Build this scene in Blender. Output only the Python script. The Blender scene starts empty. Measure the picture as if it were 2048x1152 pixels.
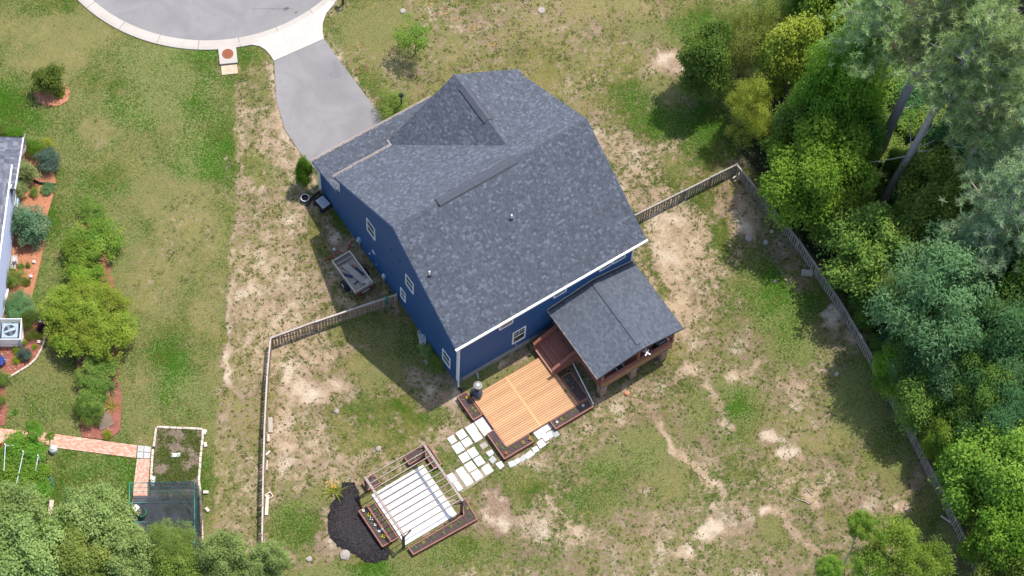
import bpy, math, random
import numpy as np
from mathutils import Vector, Matrix

random.seed(7)
RNG = np.random.default_rng(11)
SC = bpy.context.scene
COL = SC.collection

# ------------------------------------------------------------------ camera, sky, sun, exposure
FPX = 5000.0                                   # focal length in photo pixels (2048 wide)
CAM_POS = np.array([-34.07421439, -50.41371725, 134.34015653])
CAM_R = np.array([[0.83600013, -0.54787557, 0.03059654],
                  [0.47873835, 0.75548252, 0.44727592],
                  [0.2681667, 0.35927499, -0.89387253]])
cd = bpy.data.cameras.new("camera"); cam = bpy.data.objects.new("camera", cd); COL.objects.link(cam)
cd.sensor_width = 36.0; cd.lens = FPX / 2048 * 36.0; cd.clip_start = 1.0; cd.clip_end = 6000.0
r, u, f = [Vector(CAM_R[i]) for i in range(3)]
cam.matrix_world = Matrix(((r.x, u.x, -f.x, CAM_POS[0]), (r.y, u.y, -f.y, CAM_POS[1]), (r.z, u.z, -f.z, CAM_POS[2]), (0, 0, 0, 1)))
SC.camera = cam

SUN_TO = Vector((0.385, 0.065, 1.0)).normalized()
sun_el = math.asin(SUN_TO.z); sun_az = math.atan2(SUN_TO.x, SUN_TO.y)
world = bpy.data.worlds.new("World"); SC.world = world; world.use_nodes = True
wn = world.node_tree; wn.nodes.clear()
sky = wn.nodes.new("ShaderNodeTexSky"); sky.sky_type = 'NISHITA'; sky.sun_disc = False
sky.sun_elevation = sun_el; sky.sun_rotation = sun_az
sky.air_density = 1.0; sky.dust_density = 1.5; sky.ozone_density = 1.0
bg = wn.nodes.new("ShaderNodeBackground"); bg.inputs[1].default_value = 0.15
wo = wn.nodes.new("ShaderNodeOutputWorld")
wn.links.new(sky.outputs[0], bg.inputs[0]); wn.links.new(bg.outputs[0], wo.inputs[0])
sl = bpy.data.lights.new("sun", 'SUN'); sl.energy = 2.7; sl.angle = math.radians(0.6); sl.color = (1.0, 0.95, 0.88)
so = bpy.data.objects.new("sun", sl); COL.objects.link(so)
so.rotation_euler = SUN_TO.to_track_quat('Z', 'Y').to_euler(); so.location = (40, 0, 90)
SC.view_settings.view_transform = 'Standard'; SC.view_settings.look = 'None'
SC.view_settings.exposure = 1.0; SC.view_settings.gamma = 1.0; SC.view_settings.use_curve_mapping = False

# ------------------------------------------------------------------ surveying helpers
def _plane(px, py, ax, val):
    d = np.array([(px - 1024) / FPX, -(py - 576) / FPX, 1.0]) @ CAM_R
    t = (val - CAM_POS[ax]) / d[ax]
    return CAM_POS + t * d
def at(px, py, z=0.0):
    p = _plane(px, py, 2, z); return float(p[0]), float(p[1])
def atx(px, py, x):
    p = _plane(px, py, 0, x); return float(p[1]), float(p[2])
def aty(px, py, y):
    p = _plane(px, py, 1, y); return float(p[0]), float(p[2])
def to_px(x, y, z=0.0):
    q0 = (x - CAM_POS[0]); q1 = (y - CAM_POS[1]); q2 = (z - CAM_POS[2])
    a = CAM_R[0, 0] * q0 + CAM_R[0, 1] * q1 + CAM_R[0, 2] * q2
    b = CAM_R[1, 0] * q0 + CAM_R[1, 1] * q1 + CAM_R[1, 2] * q2
    c = CAM_R[2, 0] * q0 + CAM_R[2, 1] * q1 + CAM_R[2, 2] * q2
    return 1024 + FPX * a / c, 576 - FPX * b / c
def inpoly(px, py, poly):
    px = np.asarray(px); py = np.asarray(py)
    r_ = np.zeros(px.shape, bool); n = len(poly)
    for i in range(n):
        x0, y0 = poly[i]; x1, y1 = poly[(i + 1) % n]
        c = ((y0 > py) != (y1 > py))
        with np.errstate(divide='ignore', invalid='ignore'):
            xi = (x1 - x0) * (py - y0) / ((y1 - y0) if y1 != y0 else 1e-9) + x0
        r_ ^= c & (px < xi)
    return r_
def vnoise(x, y, scale, seed):
    x = np.asarray(x) * scale; y = np.asarray(y) * scale
    xi = np.floor(x).astype(np.int64); yi = np.floor(y).astype(np.int64)
    fx = x - xi; fy = y - yi; fx = fx * fx * (3 - 2 * fx); fy = fy * fy * (3 - 2 * fy)
    def h(a, b):
        n = (a * 374761393 + b * 668265263 + seed * 1442695041) & 0x7fffffff
        n = ((n ^ (n >> 13)) * 1274126177) & 0x7fffffff
        return ((n ^ (n >> 16)) & 0xffff) / 65535.0
    return (h(xi, yi) * (1 - fx) + h(xi + 1, yi) * fx) * (1 - fy) + (h(xi, yi + 1) * (1 - fx) + h(xi + 1, yi + 1) * fx) * fy
def fbm(x, y, scale, seed, o=3):
    s = 0; a = 1; t = 0
    for i in range(o):
        s = s + a * vnoise(x, y, scale * 2 ** i, seed + i * 17); t += a; a *= .55
    return s / t

# ------------------------------------------------------------------ materials
class NT:
    def __init__(s, m): s.t = m.node_tree; s.n = s.t.nodes; s.l = s.t.links
    def new(s, k, **kw):
        n = s.n.new(k)
        for a, v in kw.items(): setattr(n, a, v)
        return n
    def link(s, a, b): s.l.new(a, b)
    def pos(s):
        return s.new("ShaderNodeNewGeometry").outputs["Position"]
    def noise(s, scale, detail=3, rough=.55, vec=None, dist=0.0):
        n = s.new("ShaderNodeTexNoise"); n.inputs["Scale"].default_value = scale
        n.inputs["Detail"].default_value = detail; n.inputs["Roughness"].default_value = rough
        n.inputs["Distortion"].default_value = dist
        s.link(vec if vec else s.pos(), n.inputs["Vector"]); return n.outputs["Fac"]
    def math(s, op, a, b=None, c=None, clamp=False):
        n = s.new("ShaderNodeMath", operation=op, use_clamp=clamp)
        for i, v in enumerate((a, b, c)):
            if v is None: continue
            if isinstance(v, (int, float)): n.inputs[i].default_value = v
            else: s.link(v, n.inputs[i])
        return n.outputs[0]
    def mix(s, fac, a, b, blend='MIX'):
        n = s.new("ShaderNodeMix", data_type='RGBA', blend_type=blend)
        for k, v in (("Factor", fac), ("A", a), ("B", b)):
            i = [q for q in n.inputs if q.name == k and (q.type == 'RGBA' or k == "Factor")][0]
            if isinstance(v, (int, float)): i.default_value = v
            elif isinstance(v, tuple): i.default_value = (*v[:3], 1)
            else: s.link(v, i)
        return [o for o in n.outputs if o.type == 'RGBA'][0]
    def ramp(s, fac, stops):
        n = s.new("ShaderNodeValToRGB"); e = n.color_ramp.elements
        while len(e) < len(stops): e.new(.5)
        for i, (p, c) in enumerate(stops): e[i].position = p; e[i].color = (*c, 1)
        s.link(fac, n.inputs[0]); return n.outputs[0]
    def step(s, v, lo, hi):
        n = s.new("ShaderNodeMapRange", interpolation_type='SMOOTHSTEP'); n.clamp = True
        n.inputs["From Min"].default_value = lo; n.inputs["From Max"].default_value = hi
        s.link(v, n.inputs["Value"]); return n.outputs["Result"]
    def attr(s, name):
        n = s.new("ShaderNodeAttribute", attribute_name=name); return n.outputs["Fac"]
    def bump(s, h, strength, dist=.02):
        n = s.new("ShaderNodeBump"); n.inputs["Strength"].default_value = strength; n.inputs["Distance"].default_value = dist
        s.link(h, n.inputs["Height"]); return n.outputs["Normal"]
    def scalepos(s, sx, sy, sz, rz=0):
        n = s.new("ShaderNodeMapping"); n.inputs["Scale"].default_value = (sx, sy, sz); n.inputs["Rotation"].default_value = (0, 0, rz)
        s.link(s.pos(), n.inputs["Vector"]); return n.outputs[0]

def newmat(name):
    m = bpy.data.materials.new(name); m.use_nodes = True
    t = NT(m); t.n.clear(); return m, t
def finish(t, col, rough=.8, normal=None, spec=.3, metal=0.0):
    b = t.new("ShaderNodeBsdfPrincipled"); o = t.new("ShaderNodeOutputMaterial")
    if isinstance(col, tuple): b.inputs["Base Color"].default_value = (*col, 1)
    else: t.link(col, b.inputs["Base Color"])
    b.inputs["Roughness"].default_value = rough; b.inputs["Specular IOR Level"].default_value = spec; b.inputs["Metallic"].default_value = metal
    if normal is not None: t.link(normal, b.inputs["Normal"])
    t.link(b.outputs[0], o.inputs[0]); return b
def surf(name, c, c2=None, rough=.8, scale=3.0, stretch=None, grain=14.0, bump=.15, spec=.3, metal=0.0, orand=0.0, gmix=.35):
    """plain weathered surface: two colours blended by noise, a finer grain, per-object variation"""
    m, t = newmat(name)
    c2 = c2 or tuple(x * .72 for x in c)
    vec = t.scalepos(*stretch) if stretch else None
    n1 = t.noise(scale, 4, .6, vec); n2 = t.noise(grain, 3, .6, vec)
    fac = t.math('ADD', t.math('MULTIPLY', n1, 1 - gmix), t.math('MULTIPLY', n2, gmix))
    fac = t.step(fac, .3, .7)
    col = t.mix(fac, c2, c)
    if orand:
        oi = t.new("ShaderNodeObjectInfo")
        k = t.math('MULTIPLY_ADD', oi.outputs["Random"], 2 * orand, 1 - orand)
        h = t.new("ShaderNodeHueSaturation"); t.link(k, h.inputs["Value"]); t.link(col, h.inputs["Color"]); col = h.outputs[0]
    nrm = t.bump(n2, bump, .02) if bump else None
    finish(t, col, rough, nrm, spec, metal); return m
def leafmat(name, c_lo, c_hi, trans=.5, rough=.7):
    m, t = newmat(name)
    fac = t.attr("tone")
    n = t.noise(.9, 2, .5)
    fac = t.math('ADD', t.math('MULTIPLY', fac, .75), t.math('MULTIPLY', t.step(n, .3, .7), .25))
    col = t.mix(fac, c_lo, c_hi)
    oi = t.new("ShaderNodeObjectInfo")
    h = t.new("ShaderNodeHueSaturation")
    t.link(t.math('MULTIPLY_ADD', oi.outputs["Random"], .03, .485), h.inputs["Hue"])
    t.link(t.math('MULTIPLY_ADD', oi.outputs["Random"], .3, .85), h.inputs["Value"]); t.link(col, h.inputs["Color"]); col = h.outputs[0]
    d = t.new("ShaderNodeBsdfPrincipled"); t.link(col, d.inputs["Base Color"]); d.inputs["Roughness"].default_value = rough
    d.inputs["Specular IOR Level"].default_value = .12
    tr = t.new("ShaderNodeBsdfTranslucent"); t.link(t.mix(.4, col, (.30, .40, .05)), tr.inputs["Color"])
    mx = t.new("ShaderNodeMixShader"); mx.inputs[0].default_value = trans
    t.link(d.outputs[0], mx.inputs[1]); t.link(tr.outputs[0], mx.inputs[2])
    o = t.new("ShaderNodeOutputMaterial"); t.link(mx.outputs[0], o.inputs[0]); return m
def tonemat(name, stops, rough=.75, spec=.35, grain=30, gamt=.25):
    m, t = newmat(name)
    col = t.ramp(t.attr("tone"), stops)
    n = t.noise(grain, 2, .6); n2 = t.noise(.8, 3, .6)
    k = t.math('ADD', t.math('MULTIPLY', n, gamt), t.math('MULTIPLY', n2, .12)); k = t.math('ADD', k, 1 - .5 * (gamt + .12))
    h = t.new("ShaderNodeHueSaturation"); t.link(k, h.inputs["Value"]); t.link(col, h.inputs["Color"])
    finish(t, h.outputs[0], rough, t.bump(n, .2, .01), spec); return m
def cheap(name, c, rough=.6, spec=.4, metal=0.0):
    return surf(name, c, tuple(x * .85 for x in c), rough, 5, None, 40, .05, spec, metal)

MAT = {}
def mats():
    M = MAT
    M['shingle'] = tonemat("grey_shingle", [(0, (.060, .066, .078)), (.35, (.074, .082, .098)), (.65, (.088, .098, .118)), (.85, (.100, .112, .135)), (1, (.122, .137, .165))], .92, .15)
    M['shingle3'] = tonemat("porch_shingle", [(0, (.058, .065, .078)), (.5, (.082, .092, .110)), (1, (.115, .130, .156))], .92, .15)
    M['shingle_n'] = tonemat("dark_shingle", [(0, (.060, .064, .085)), (.5, (.10, .105, .13)), (1, (.16, .165, .19))], .7, .4)
    M['felt'] = surf("roof_felt", (.045, .048, .056), (.03, .032, .038), .9)
    M['vent_plastic'] = surf("ridge_vent_shingle", (.080, .088, .106), (.058, .064, .077), .7, 6, None, 60, .2)
    M['white'] = surf("white_trim", (.78, .77, .75), (.66, .64, .62), .45, 2, None, 20, .03, .4)
    M['gutter'] = surf("white_gutter", (.80, .78, .75), (.68, .62, .57), .35, 1.5, None, 9, .02, .5)
    M['gutter_b'] = surf("beige_gutter", (.56, .47, .40), (.44, .36, .30), .4, 1.5, None, 9, .02, .5)
    M['blue'] = surf("blue_siding", (.022, .073, .178), (.019, .065, .160), .6, 1.2, None, 12, .05, .35)
    M['blue_edge'] = surf("blue_vent", (.10, .24, .50), None, .5)
    M['foundation'] = surf("foundation_block", (.36, .32, .28), (.24, .21, .18), .9, 3, None, 18, .4, .2, 0, .1)
    m, t = newmat("window_glass")
    n = t.noise(2.0, 2, .5)
    finish(t, t.mix(n, (.012, .016, .018), (.05, .055, .05)), .06, None, .9); M['glass'] = m
    M['cedar'] = surf("cedar_plank", (.52, .285, .14), (.43, .225, .10), .62, 3, (.6, 9, 9), 7, .12, .3, 0, .12)
    M['cedar_y'] = surf("yellow_pine_plank", (.54, .315, .135), (.48, .27, .11), .62, 3, (9, .6, 9), 7, .12, .3, 0, .05)
    M['redwood'] = surf("red_brown_stain", (.31, .120, .080), (.22, .085, .06), .55, 2, (2, 2, 2), 14, .12, .35, 0, .12)
    M['redwood_floor'] = surf("red_brown_boards", (.36, .150, .105), (.26, .105, .075), .5, 2, (1, 6, 6), 8, .12, .35, 0, .10)
    M['rail_tan'] = surf("tan_rail_board", (.46, .27, .11), (.34, .19, .075), .6, 2, None, 10, .1)
    M['planter'] = surf("planter_board", (.17, .065, .045), (.11, .04, .03), .7, 3, None, 16, .15, .3, 0, .12)
    M['planter_edge'] = surf("planter_rim", (.30, .135, .095), (.22, .09, .06), .7, 3, None, 16, .15)
    M['soil'] = surf("planter_soil", (.095, .068, .062), (.055, .038, .036), .95, 14, None, 45, .8, .1)
    M['mulch_black'] = surf("black_mulch", (.042, .034, .033), (.020, .017, .017), .9, 8, None, 30, 1.0, .2)
    M['mulch_red'] = surf("red_mulch", (.30, .115, .08), (.18, .068, .05), .9, 3, None, 24, .9, .1)
    M['mulch_chip'] = tonemat("mulch_chips", [(0, (.16, .055, .04)), (.5, (.32, .13, .09)), (1, (.50, .28, .21))], .9, .1)
    M['mulch_chip_b'] = tonemat("black_mulch_chips", [(0, (.010, .009, .011)), (.6, (.03, .027, .031)), (1, (.085, .078, .08))], .85, .3)
    M['pergola'] = surf("pergola_wood", (.105, .062, .045), (.07, .04, .03), .7, 3, None, 16, .12)
    M['pergola_top'] = surf("pergola_beam_and_lit_top_wood", (.36, .29, .25), (.25, .19, .16), .7, 3, None, 12, .12)  # beams; also the painted sunlit tops of the rafters
    M['paver'] = surf("white_paver", (.62, .60, .57), (.50, .48, .455), .8, 2, None, 26, .12, .2, 0, .06)
    M['stone'] = surf("grey_flagstone", (.46, .46, .44), (.36, .36, .345), .85, 5, None, 26, .3, .2, 0, .25)
    M['concrete'] = surf("kerb_concrete", (.42, .375, .325), (.36, .315, .27), .85, .9, None, 16, .12, .2)
    M['apron'] = surf("apron_concrete", (.455, .415, .37), (.40, .362, .322), .85, .7, None, 14, .08, .2)
    M['sand'] = surf("sandy_edge", (.52, .40, .29), (.40, .29, .19), .95, 2, None, 20, .4)
    M['picket'] = surf("weathered_picket", (.27, .235, .20), (.18, .155, .13), .85, 4, (8, 8, 1), 10, .15, .2, 0, .22)
    M['picket_top'] = surf("weathered_fence_cap", (.34, .305, .265), (.24, .21, .18), .85, 3, None, 14, .15, .2, 0, .08)
    M['picket_l'] = surf("brown_picket", (.36, .25, .175), (.24, .165, .115), .85, 4, (8, 8, 1), 10, .15, .2, 0, .22)
    M['picket_top_l'] = surf("pale_fence_cap", (.46, .40, .345), (.33, .28, .235), .85, 3, None, 14, .15, .2, 0, .08)
    M['bark'] = surf("pine_bark", (.46, .40, .38), (.28, .235, .225), .9, 4, (5, 5, 1.2), 14, .6, .1)
    M['bark2'] = surf("grey_bark", (.14, .115, .09), (.075, .06, .047), .9, 4, (5, 5, 1.2), 14, .5, .1)
    M['dead'] = surf("dead_limb_bark", (.42, .39, .34), (.28, .25, .215), .9, 4, None, 14, .3, .1)
    M['black'] = cheap("black_plastic", (.014, .014, .016), .5, .4)
    M['iron'] = cheap("black_iron", (.018, .018, .02), .45, .5)
    M['darkgrey'] = cheap("dark_grey_fabric", (.035, .037, .045), .8, .2)
    M['lidgrey'] = cheap("grey_plastic_lid", (.30, .33, .37), .5, .4)
    M['grey'] = cheap("grey_metal", (.35, .36, .38), .45, .5)
    M['lgrey'] = cheap("pale_grey_plastic", (.52, .55, .55), .5, .4)
    M['aclid'] = cheap("blue_grey_ac_metal", (.30, .40, .50), .45, .5)
    M['acfan'] = cheap("ac_fan_blade", (.10, .13, .17), .5, .5)
    M['copper'] = surf("rusty_copper_pipe", (.12, .055, .038), (.07, .03, .022), .5, 5, None, 20, .2, .5, .3)
    M['bluegrey'] = cheap("dark_blue_grey_clay", (.05, .065, .095), .6, .4)
    M['capgrey'] = surf("pale_cap_metal", (.24, .225, .21), (.17, .16, .15), .5, 6, None, 25, .1, .5)
    M['rust'] = surf("rusted_iron", (.28, .095, .045), (.19, .062, .03), .8, 8, None, 40, .4)
    M['terracotta'] = surf("terracotta", (.50, .22, .12), (.42, .17, .09), .8)
    M['hose'] = cheap("green_hose_rubber", (.012, .20, .135), .45, .4)
    M['greenmetal'] = cheap("teal_painted_steel", (.02, .23, .19), .5, .4)
    M['greenbox'] = cheap("green_plastic_bucket", (.03, .30, .10), .5, .4)
    M['oldwood'] = surf("weathered_grey_wood", (.42, .37, .315), (.29, .25, .205), .85, 3, (4, 4, 4), 16, .25, .2, 0, .12)
    M['paletimber'] = surf("pale_cut_timber", (.58, .50, .40), (.45, .375, .285), .8, 3, None, 12, .15, .2, 0, .12)
    M['rubber'] = cheap("black_rubber_tyre", (.018, .018, .019), .8, .3)
    M['redpaint'] = cheap("faded_red_paint", (.28, .045, .035), .6, .3)
    M['bluepaint'] = cheap("navy_plastic", (.015, .025, .08), .5, .4)
    M['orange_paint'] = surf("orange_marking_paint", (.46, .27, .07), (.33, .21, .07), .9, 9, None, 40, .1)
    M['red_paint'] = surf("red_marking_paint", (.33, .14, .08), (.24, .12, .07), .9, 9, None, 40, .1)
    M['brick'] = surf("salmon_brick_paver", (.60, .31, .225), (.50, .235, .165), .85, 1.5, None, 22, .2, .2, 0, .12)
    M['brickgrey'] = surf("grey_concrete_slab", (.44, .43, .405), (.36, .35, .33), .85, 2, None, 22, .2, .2, 0, .06)
    M['edging'] = surf("pale_edging_stone", (.56, .47, .385), (.44, .35, .275), .9, 4, None, 24, .3, .2, 0, .15)
    M['lavender'] = surf("lavender_siding", (.40, .435, .56), (.37, .40, .52), .6, 1, None, 12, .03, .3)
    M['porchblue'] = cheap("blue_grey_porch_paint", (.16, .25, .38), .6, .3)
    M['purple_leaf'] = leafmat("purple_leaf", (.05, .03, .05), (.13, .06, .10))
    M['flower_o'] = cheap("orange_petal", (.62, .28, .09), .7, .2)
    M['flower_y'] = cheap("yellow_petal", (.75, .45, .02), .7, .2)
    M['flower_w'] = cheap("white_petal", (.78, .76, .72), .7, .2)
    M['flower_r'] = cheap("red_petal", (.45, .05, .02), .7, .2)
    M['flagred'] = cheap("flag_red_cloth", (.45, .06, .07), .8, .2)
    M['flagblue'] = cheap("flag_blue_cloth", (.03, .05, .20), .8, .2)
    M['white_cloth'] = cheap("white_cloth", (.74, .73, .72), .8, .2)
    M['litter'] = surf("forest_litter", (.12, .08, .05), (.06, .042, .026), .95, 3, None, 20, .6, .1)
    M['rock'] = surf("pale_rock", (.36, .31, .265), (.26, .22, .185), .9, 4, None, 20, .5, .2)
    # foliage
    L = leafmat
    M['maple'] = L("maple_leaf", (0.06, 0.18, 0.018), (0.34, 0.47, 0.055))
    M['oak_dark'] = L("oak_leaf", (0.05, 0.155, 0.028), (0.25, 0.37, 0.07))
    M['oak_blue'] = L("blue_green_leaf", (0.07, 0.185, 0.08), (0.25, 0.43, 0.18))
    M['dark'] = L("deep_green_leaf", (0.042, 0.13, 0.05), (0.13, 0.27, 0.1))
    M['yellowgreen'] = L("yellow_green_leaf", (0.23, 0.29, 0.03), (0.52, 0.54, 0.09))
    M['feather'] = L("feathery_leaf", (0.19, 0.26, 0.05), (0.42, 0.48, 0.12))
    M['mid'] = L("mid_green_leaf", (0.075, 0.175, 0.03), (0.34, 0.44, 0.09))
    M['bright'] = L("bright_green_leaf", (0.07, 0.195, 0.022), (0.36, 0.49, 0.075))
    M['ash'] = L("grey_green_leaf", (0.15, 0.255, 0.065), (0.47, 0.57, 0.2))
    M['needle'] = L("pine_needle", (0.16, 0.25, 0.075), (0.47, 0.585, 0.245), .25)
    M['needle_b'] = L("blue_pine_needle", (0.15, 0.25, 0.12), (0.42, 0.54, 0.28), .25)
    M['arbor'] = L("arborvitae_spray", (0.051, 0.170, 0.014), (0.178, 0.357, 0.031))
    M['juniper'] = L("juniper_spray", (0.08, 0.2, 0.085), (0.22, 0.36, 0.15))
    M['lilac'] = L("blue_green_shrub_leaf", (0.09, 0.21, 0.12), (0.26, 0.4, 0.24))
    M['greyshrub'] = L("dark_grey_shrub_leaf", (0.051, 0.094, 0.072), (0.145, 0.203, 0.160))
    M['blade'] = L("grass_blade", (0.075, 0.119, 0.020), (0.250, 0.237, 0.075), .35)
    M['lime'] = L("lime_leaf", (0.143, 0.242, 0.011), (0.352, 0.440, 0.033))
    M['redleaf'] = L("red_leaf", (0.192, 0.024, 0.018), (0.384, 0.072, 0.036))
    M['bright_y'] = L("pale_yellow_green_leaf", (0.15, 0.24, 0.045), (0.4, 0.48, 0.12))
    M['golden'] = L("fresh_yellow_green_leaf", (.15, .235, .022), (.42, .50, .075))
    M['vine'] = L("vine_leaf", (0.078, 0.215, 0.021), (0.240, 0.410, 0.052))
mats()

# ground material -------------------------------------------------
def ground_mat():
    m, t = newmat("ground_soil_and_grass")
    bare, lush, soil, lit, dry = [t.attr(k) for k in ("bare", "lush", "soil", "litter", "dry")]
    n_l = t.noise(.55, 3, .6); n1 = t.noise(1.7, 4, .62, None, .5); n2 = t.noise(4.6, 4, .72, None, .4); n3 = t.noise(11, 3, .68); n4 = t.noise(30, 2, .65)
    mixn = t.math('ADD', t.math('ADD', t.math('MULTIPLY', n1, .24), t.math('MULTIPLY', n2, .40)), t.math('MULTIPLY', n3, .36))
    thr = t.math('MULTIPLY_ADD', bare, .205, .365)
    cover = t.step(t.math('SUBTRACT', mixn, thr), -.034, .040)
    # grass colours
    gl = t.math('MULTIPLY_ADD', lush, 1.45, -.24); gl = t.math('ADD', gl, t.math('MULTIPLY', t.math('SUBTRACT', n1, .5), 1.1)); gl = t.math('ADD', gl, t.math('MULTIPLY', t.math('SUBTRACT', n2, .5), 1.5)); gl = t.math('ADD', gl, t.math('MULTIPLY', t.math('SUBTRACT', n3, .5), 1.1), None, True)
    g = t.ramp(gl, [(0, (.165, .140, .056)), (.3, (.098, .103, .026)), (.6, (.050, .076, .012)), (.85, (.031, .068, .008)), (1, (.036, .088, .010))])
    straw = t.step(t.math('ADD', t.math('ADD', t.math('MULTIPLY', n3, .6), t.math('MULTIPLY', n4, .4)), t.math('MULTIPLY', dry, .32)), .56, .72)
    g = t.mix(t.math('MULTIPLY', straw, .5), g, (.235, .20, .095))
    dk = t.step(n2, .52, .72)
    g = t.mix(t.math('MULTIPLY', dk, t.math('MULTIPLY_ADD', bare, .55, .3)), g, (.028, .040, .011))
    # soil colours
    s = t.mix(t.step(n1, .35, .65), (.40, .305, .215), (.30, .218, .143))
    s = t.mix(soil, s, t.mix(n2, (.235, .165, .122), (.15, .098, .068)))
    pale = t.step(t.math('ADD', n_l, t.math('MULTIPLY', bare, .30)), .74, .96)
    s = t.mix(t.math('MULTIPLY', pale, .75), s, (.54, .45, .345))
    s = t.mix(t.step(n4, .45, .7), s, t.mix(.5, s, (.20, .15, .10)))
    s = t.mix(t.math('MULTIPLY', t.step(n3, .50, .64), .55), s, (.30, .235, .13))
    col = t.mix(cover, s, g)
    # separate dark tussocks standing in the thin places
    vo = t.new('ShaderNodeTexVoronoi'); vo.inputs['Scale'].default_value = 4.2; vo.inputs['Randomness'].default_value = 1.0
    wv = t.new('ShaderNodeVectorMath', operation='ADD'); t.link(t.pos(), wv.inputs[0])
    cn = t.new('ShaderNodeTexNoise'); cn.inputs['Scale'].default_value = 9; t.link(t.pos(), cn.inputs['Vector'])
    sc = t.new('ShaderNodeVectorMath', operation='SCALE'); sc.inputs['Scale'].default_value = .16; t.link(cn.outputs['Color'], sc.inputs[0]); t.link(sc.outputs[0], wv.inputs[1]); t.link(wv.outputs[0], vo.inputs['Vector'])
    sep = t.new('ShaderNodeSeparateColor'); t.link(vo.outputs['Color'], sep.inputs[0])
    rad = t.math('MULTIPLY', t.math('SUBTRACT', t.math('ADD', sep.outputs[0], t.math('MULTIPLY', t.math('SUBTRACT', n1, .5), 1.6)), t.math('MULTIPLY_ADD', t.math('ABSOLUTE', t.math('SUBTRACT', bare, .62)), .75, .16)), .60)
    tus = t.step(t.math('SUBTRACT', rad, vo.outputs['Distance']), -.05, .09)
    tus = t.math('MULTIPLY', tus, t.step(bare, .25, .5))
    col = t.mix(t.math('MULTIPLY', tus, .88), col, t.mix(lush, (.082, .074, .026), (.034, .056, .012)))
    hv = t.new('ShaderNodeHueSaturation'); t.link(t.math('ADD', t.math('MULTIPLY_ADD', n2, 1.1, -.55), t.math('ADD', t.math('MULTIPLY', n4, 1.2), t.math('MULTIPLY_ADD', n3, 1.5, -0.28))), hv.inputs['Value']); hv.inputs['Saturation'].default_value = 1.08; t.link(col, hv.inputs['Color']); col = hv.outputs[0]
    lc = t.mix(t.step(n2, .35, .65), (.050, .044, .026), (.026, .034, .014))
    lc = t.mix(t.step(n3, .60, .72), lc, (.10, .075, .045))
    col = t.mix(lit, col, lc)
    h = t.math('ADD', t.math('MULTIPLY', n3, .6), t.math('MULTIPLY', t.math('MULTIPLY', n4, .9), 1)); h = t.math('ADD', h, t.math('MULTIPLY', cover, .5))
    finish(t, col, .95, t.bump(h, .75, .06), .15); return m
MAT['ground'] = ground_mat()
def asphalt_mat():
    m, t = newmat("worn_asphalt")
    n0 = t.noise(.35, 4, .6, None, .8); n1 = t.noise(2.5, 4, .6); n2 = t.noise(50, 2, .7)
    c = t.mix(t.step(n0, .3, .7), (.188, .176, .171), (.232, .218, .21))
    c = t.mix(t.math('MULTIPLY', t.step(n1, .5, .75), .35), c, (.158, .15, .148))
    c = t.mix(t.math('MULTIPLY', t.step(n2, .55, .75), .4), c, (.19, .187, .19))
    finish(t, c, .9, t.bump(n2, .3, .01), .2); return m
MAT['asphalt'] = asphalt_mat()
def net_mat():
    m, t = newmat("black_garden_net")
    d = t.new("ShaderNodeBsdfDiffuse"); d.inputs["Color"].default_value = (.045, .050, .058, 1)
    tr = t.new("ShaderNodeBsdfTransparent"); mx = t.new("ShaderNodeMixShader")
    n = t.noise(1.6, 3, .6)
    t.link(t.math('MULTIPLY_ADD', n, .8, .18), mx.inputs[0])
    t.link(tr.outputs[0], mx.inputs[1]); t.link(d.outputs[0], mx.inputs[2])
    o = t.new("ShaderNodeOutputMaterial"); t.link(mx.outputs[0], o.inputs[0]); return m
MAT['net'] = net_mat()

# ------------------------------------------------------------------ object helpers
ORG = {}
def thing(name, label, cat, loc=(0, 0, 0), group=None, kind=None):
    o = bpy.data.objects.new(name, None); COL.objects.link(o); o.location = loc; o.empty_display_size = .3
    ORG[o.name] = Vector(loc); tag(o, label, cat, group, kind); return o
def tag(o, label=None, cat=None, group=None, kind=None):
    if label: o['label'] = label
    if cat: o['category'] = cat
    if group: o['group'] = group
    if kind: o['kind'] = kind
    return o
def inst(name, mesh, parent, loc, rot=(0, 0, 0), scale=(1, 1, 1)):
    o = bpy.data.objects.new(name, mesh); COL.objects.link(o)
    l = Vector(loc)
    if parent is not None:
        o.parent = parent; l = l - ORG[parent.name]; ORG[o.name] = Vector(loc)
    else: ORG[o.name] = Vector(loc)
    o.location = l; o.rotation_euler = rot; o.scale = scale; return o
def setmat(o, m):
    for i, s in enumerate(o.material_slots):
        s.link = 'OBJECT'; s.material = m if not isinstance(m, (list, tuple)) else m[i]
    return o

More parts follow.
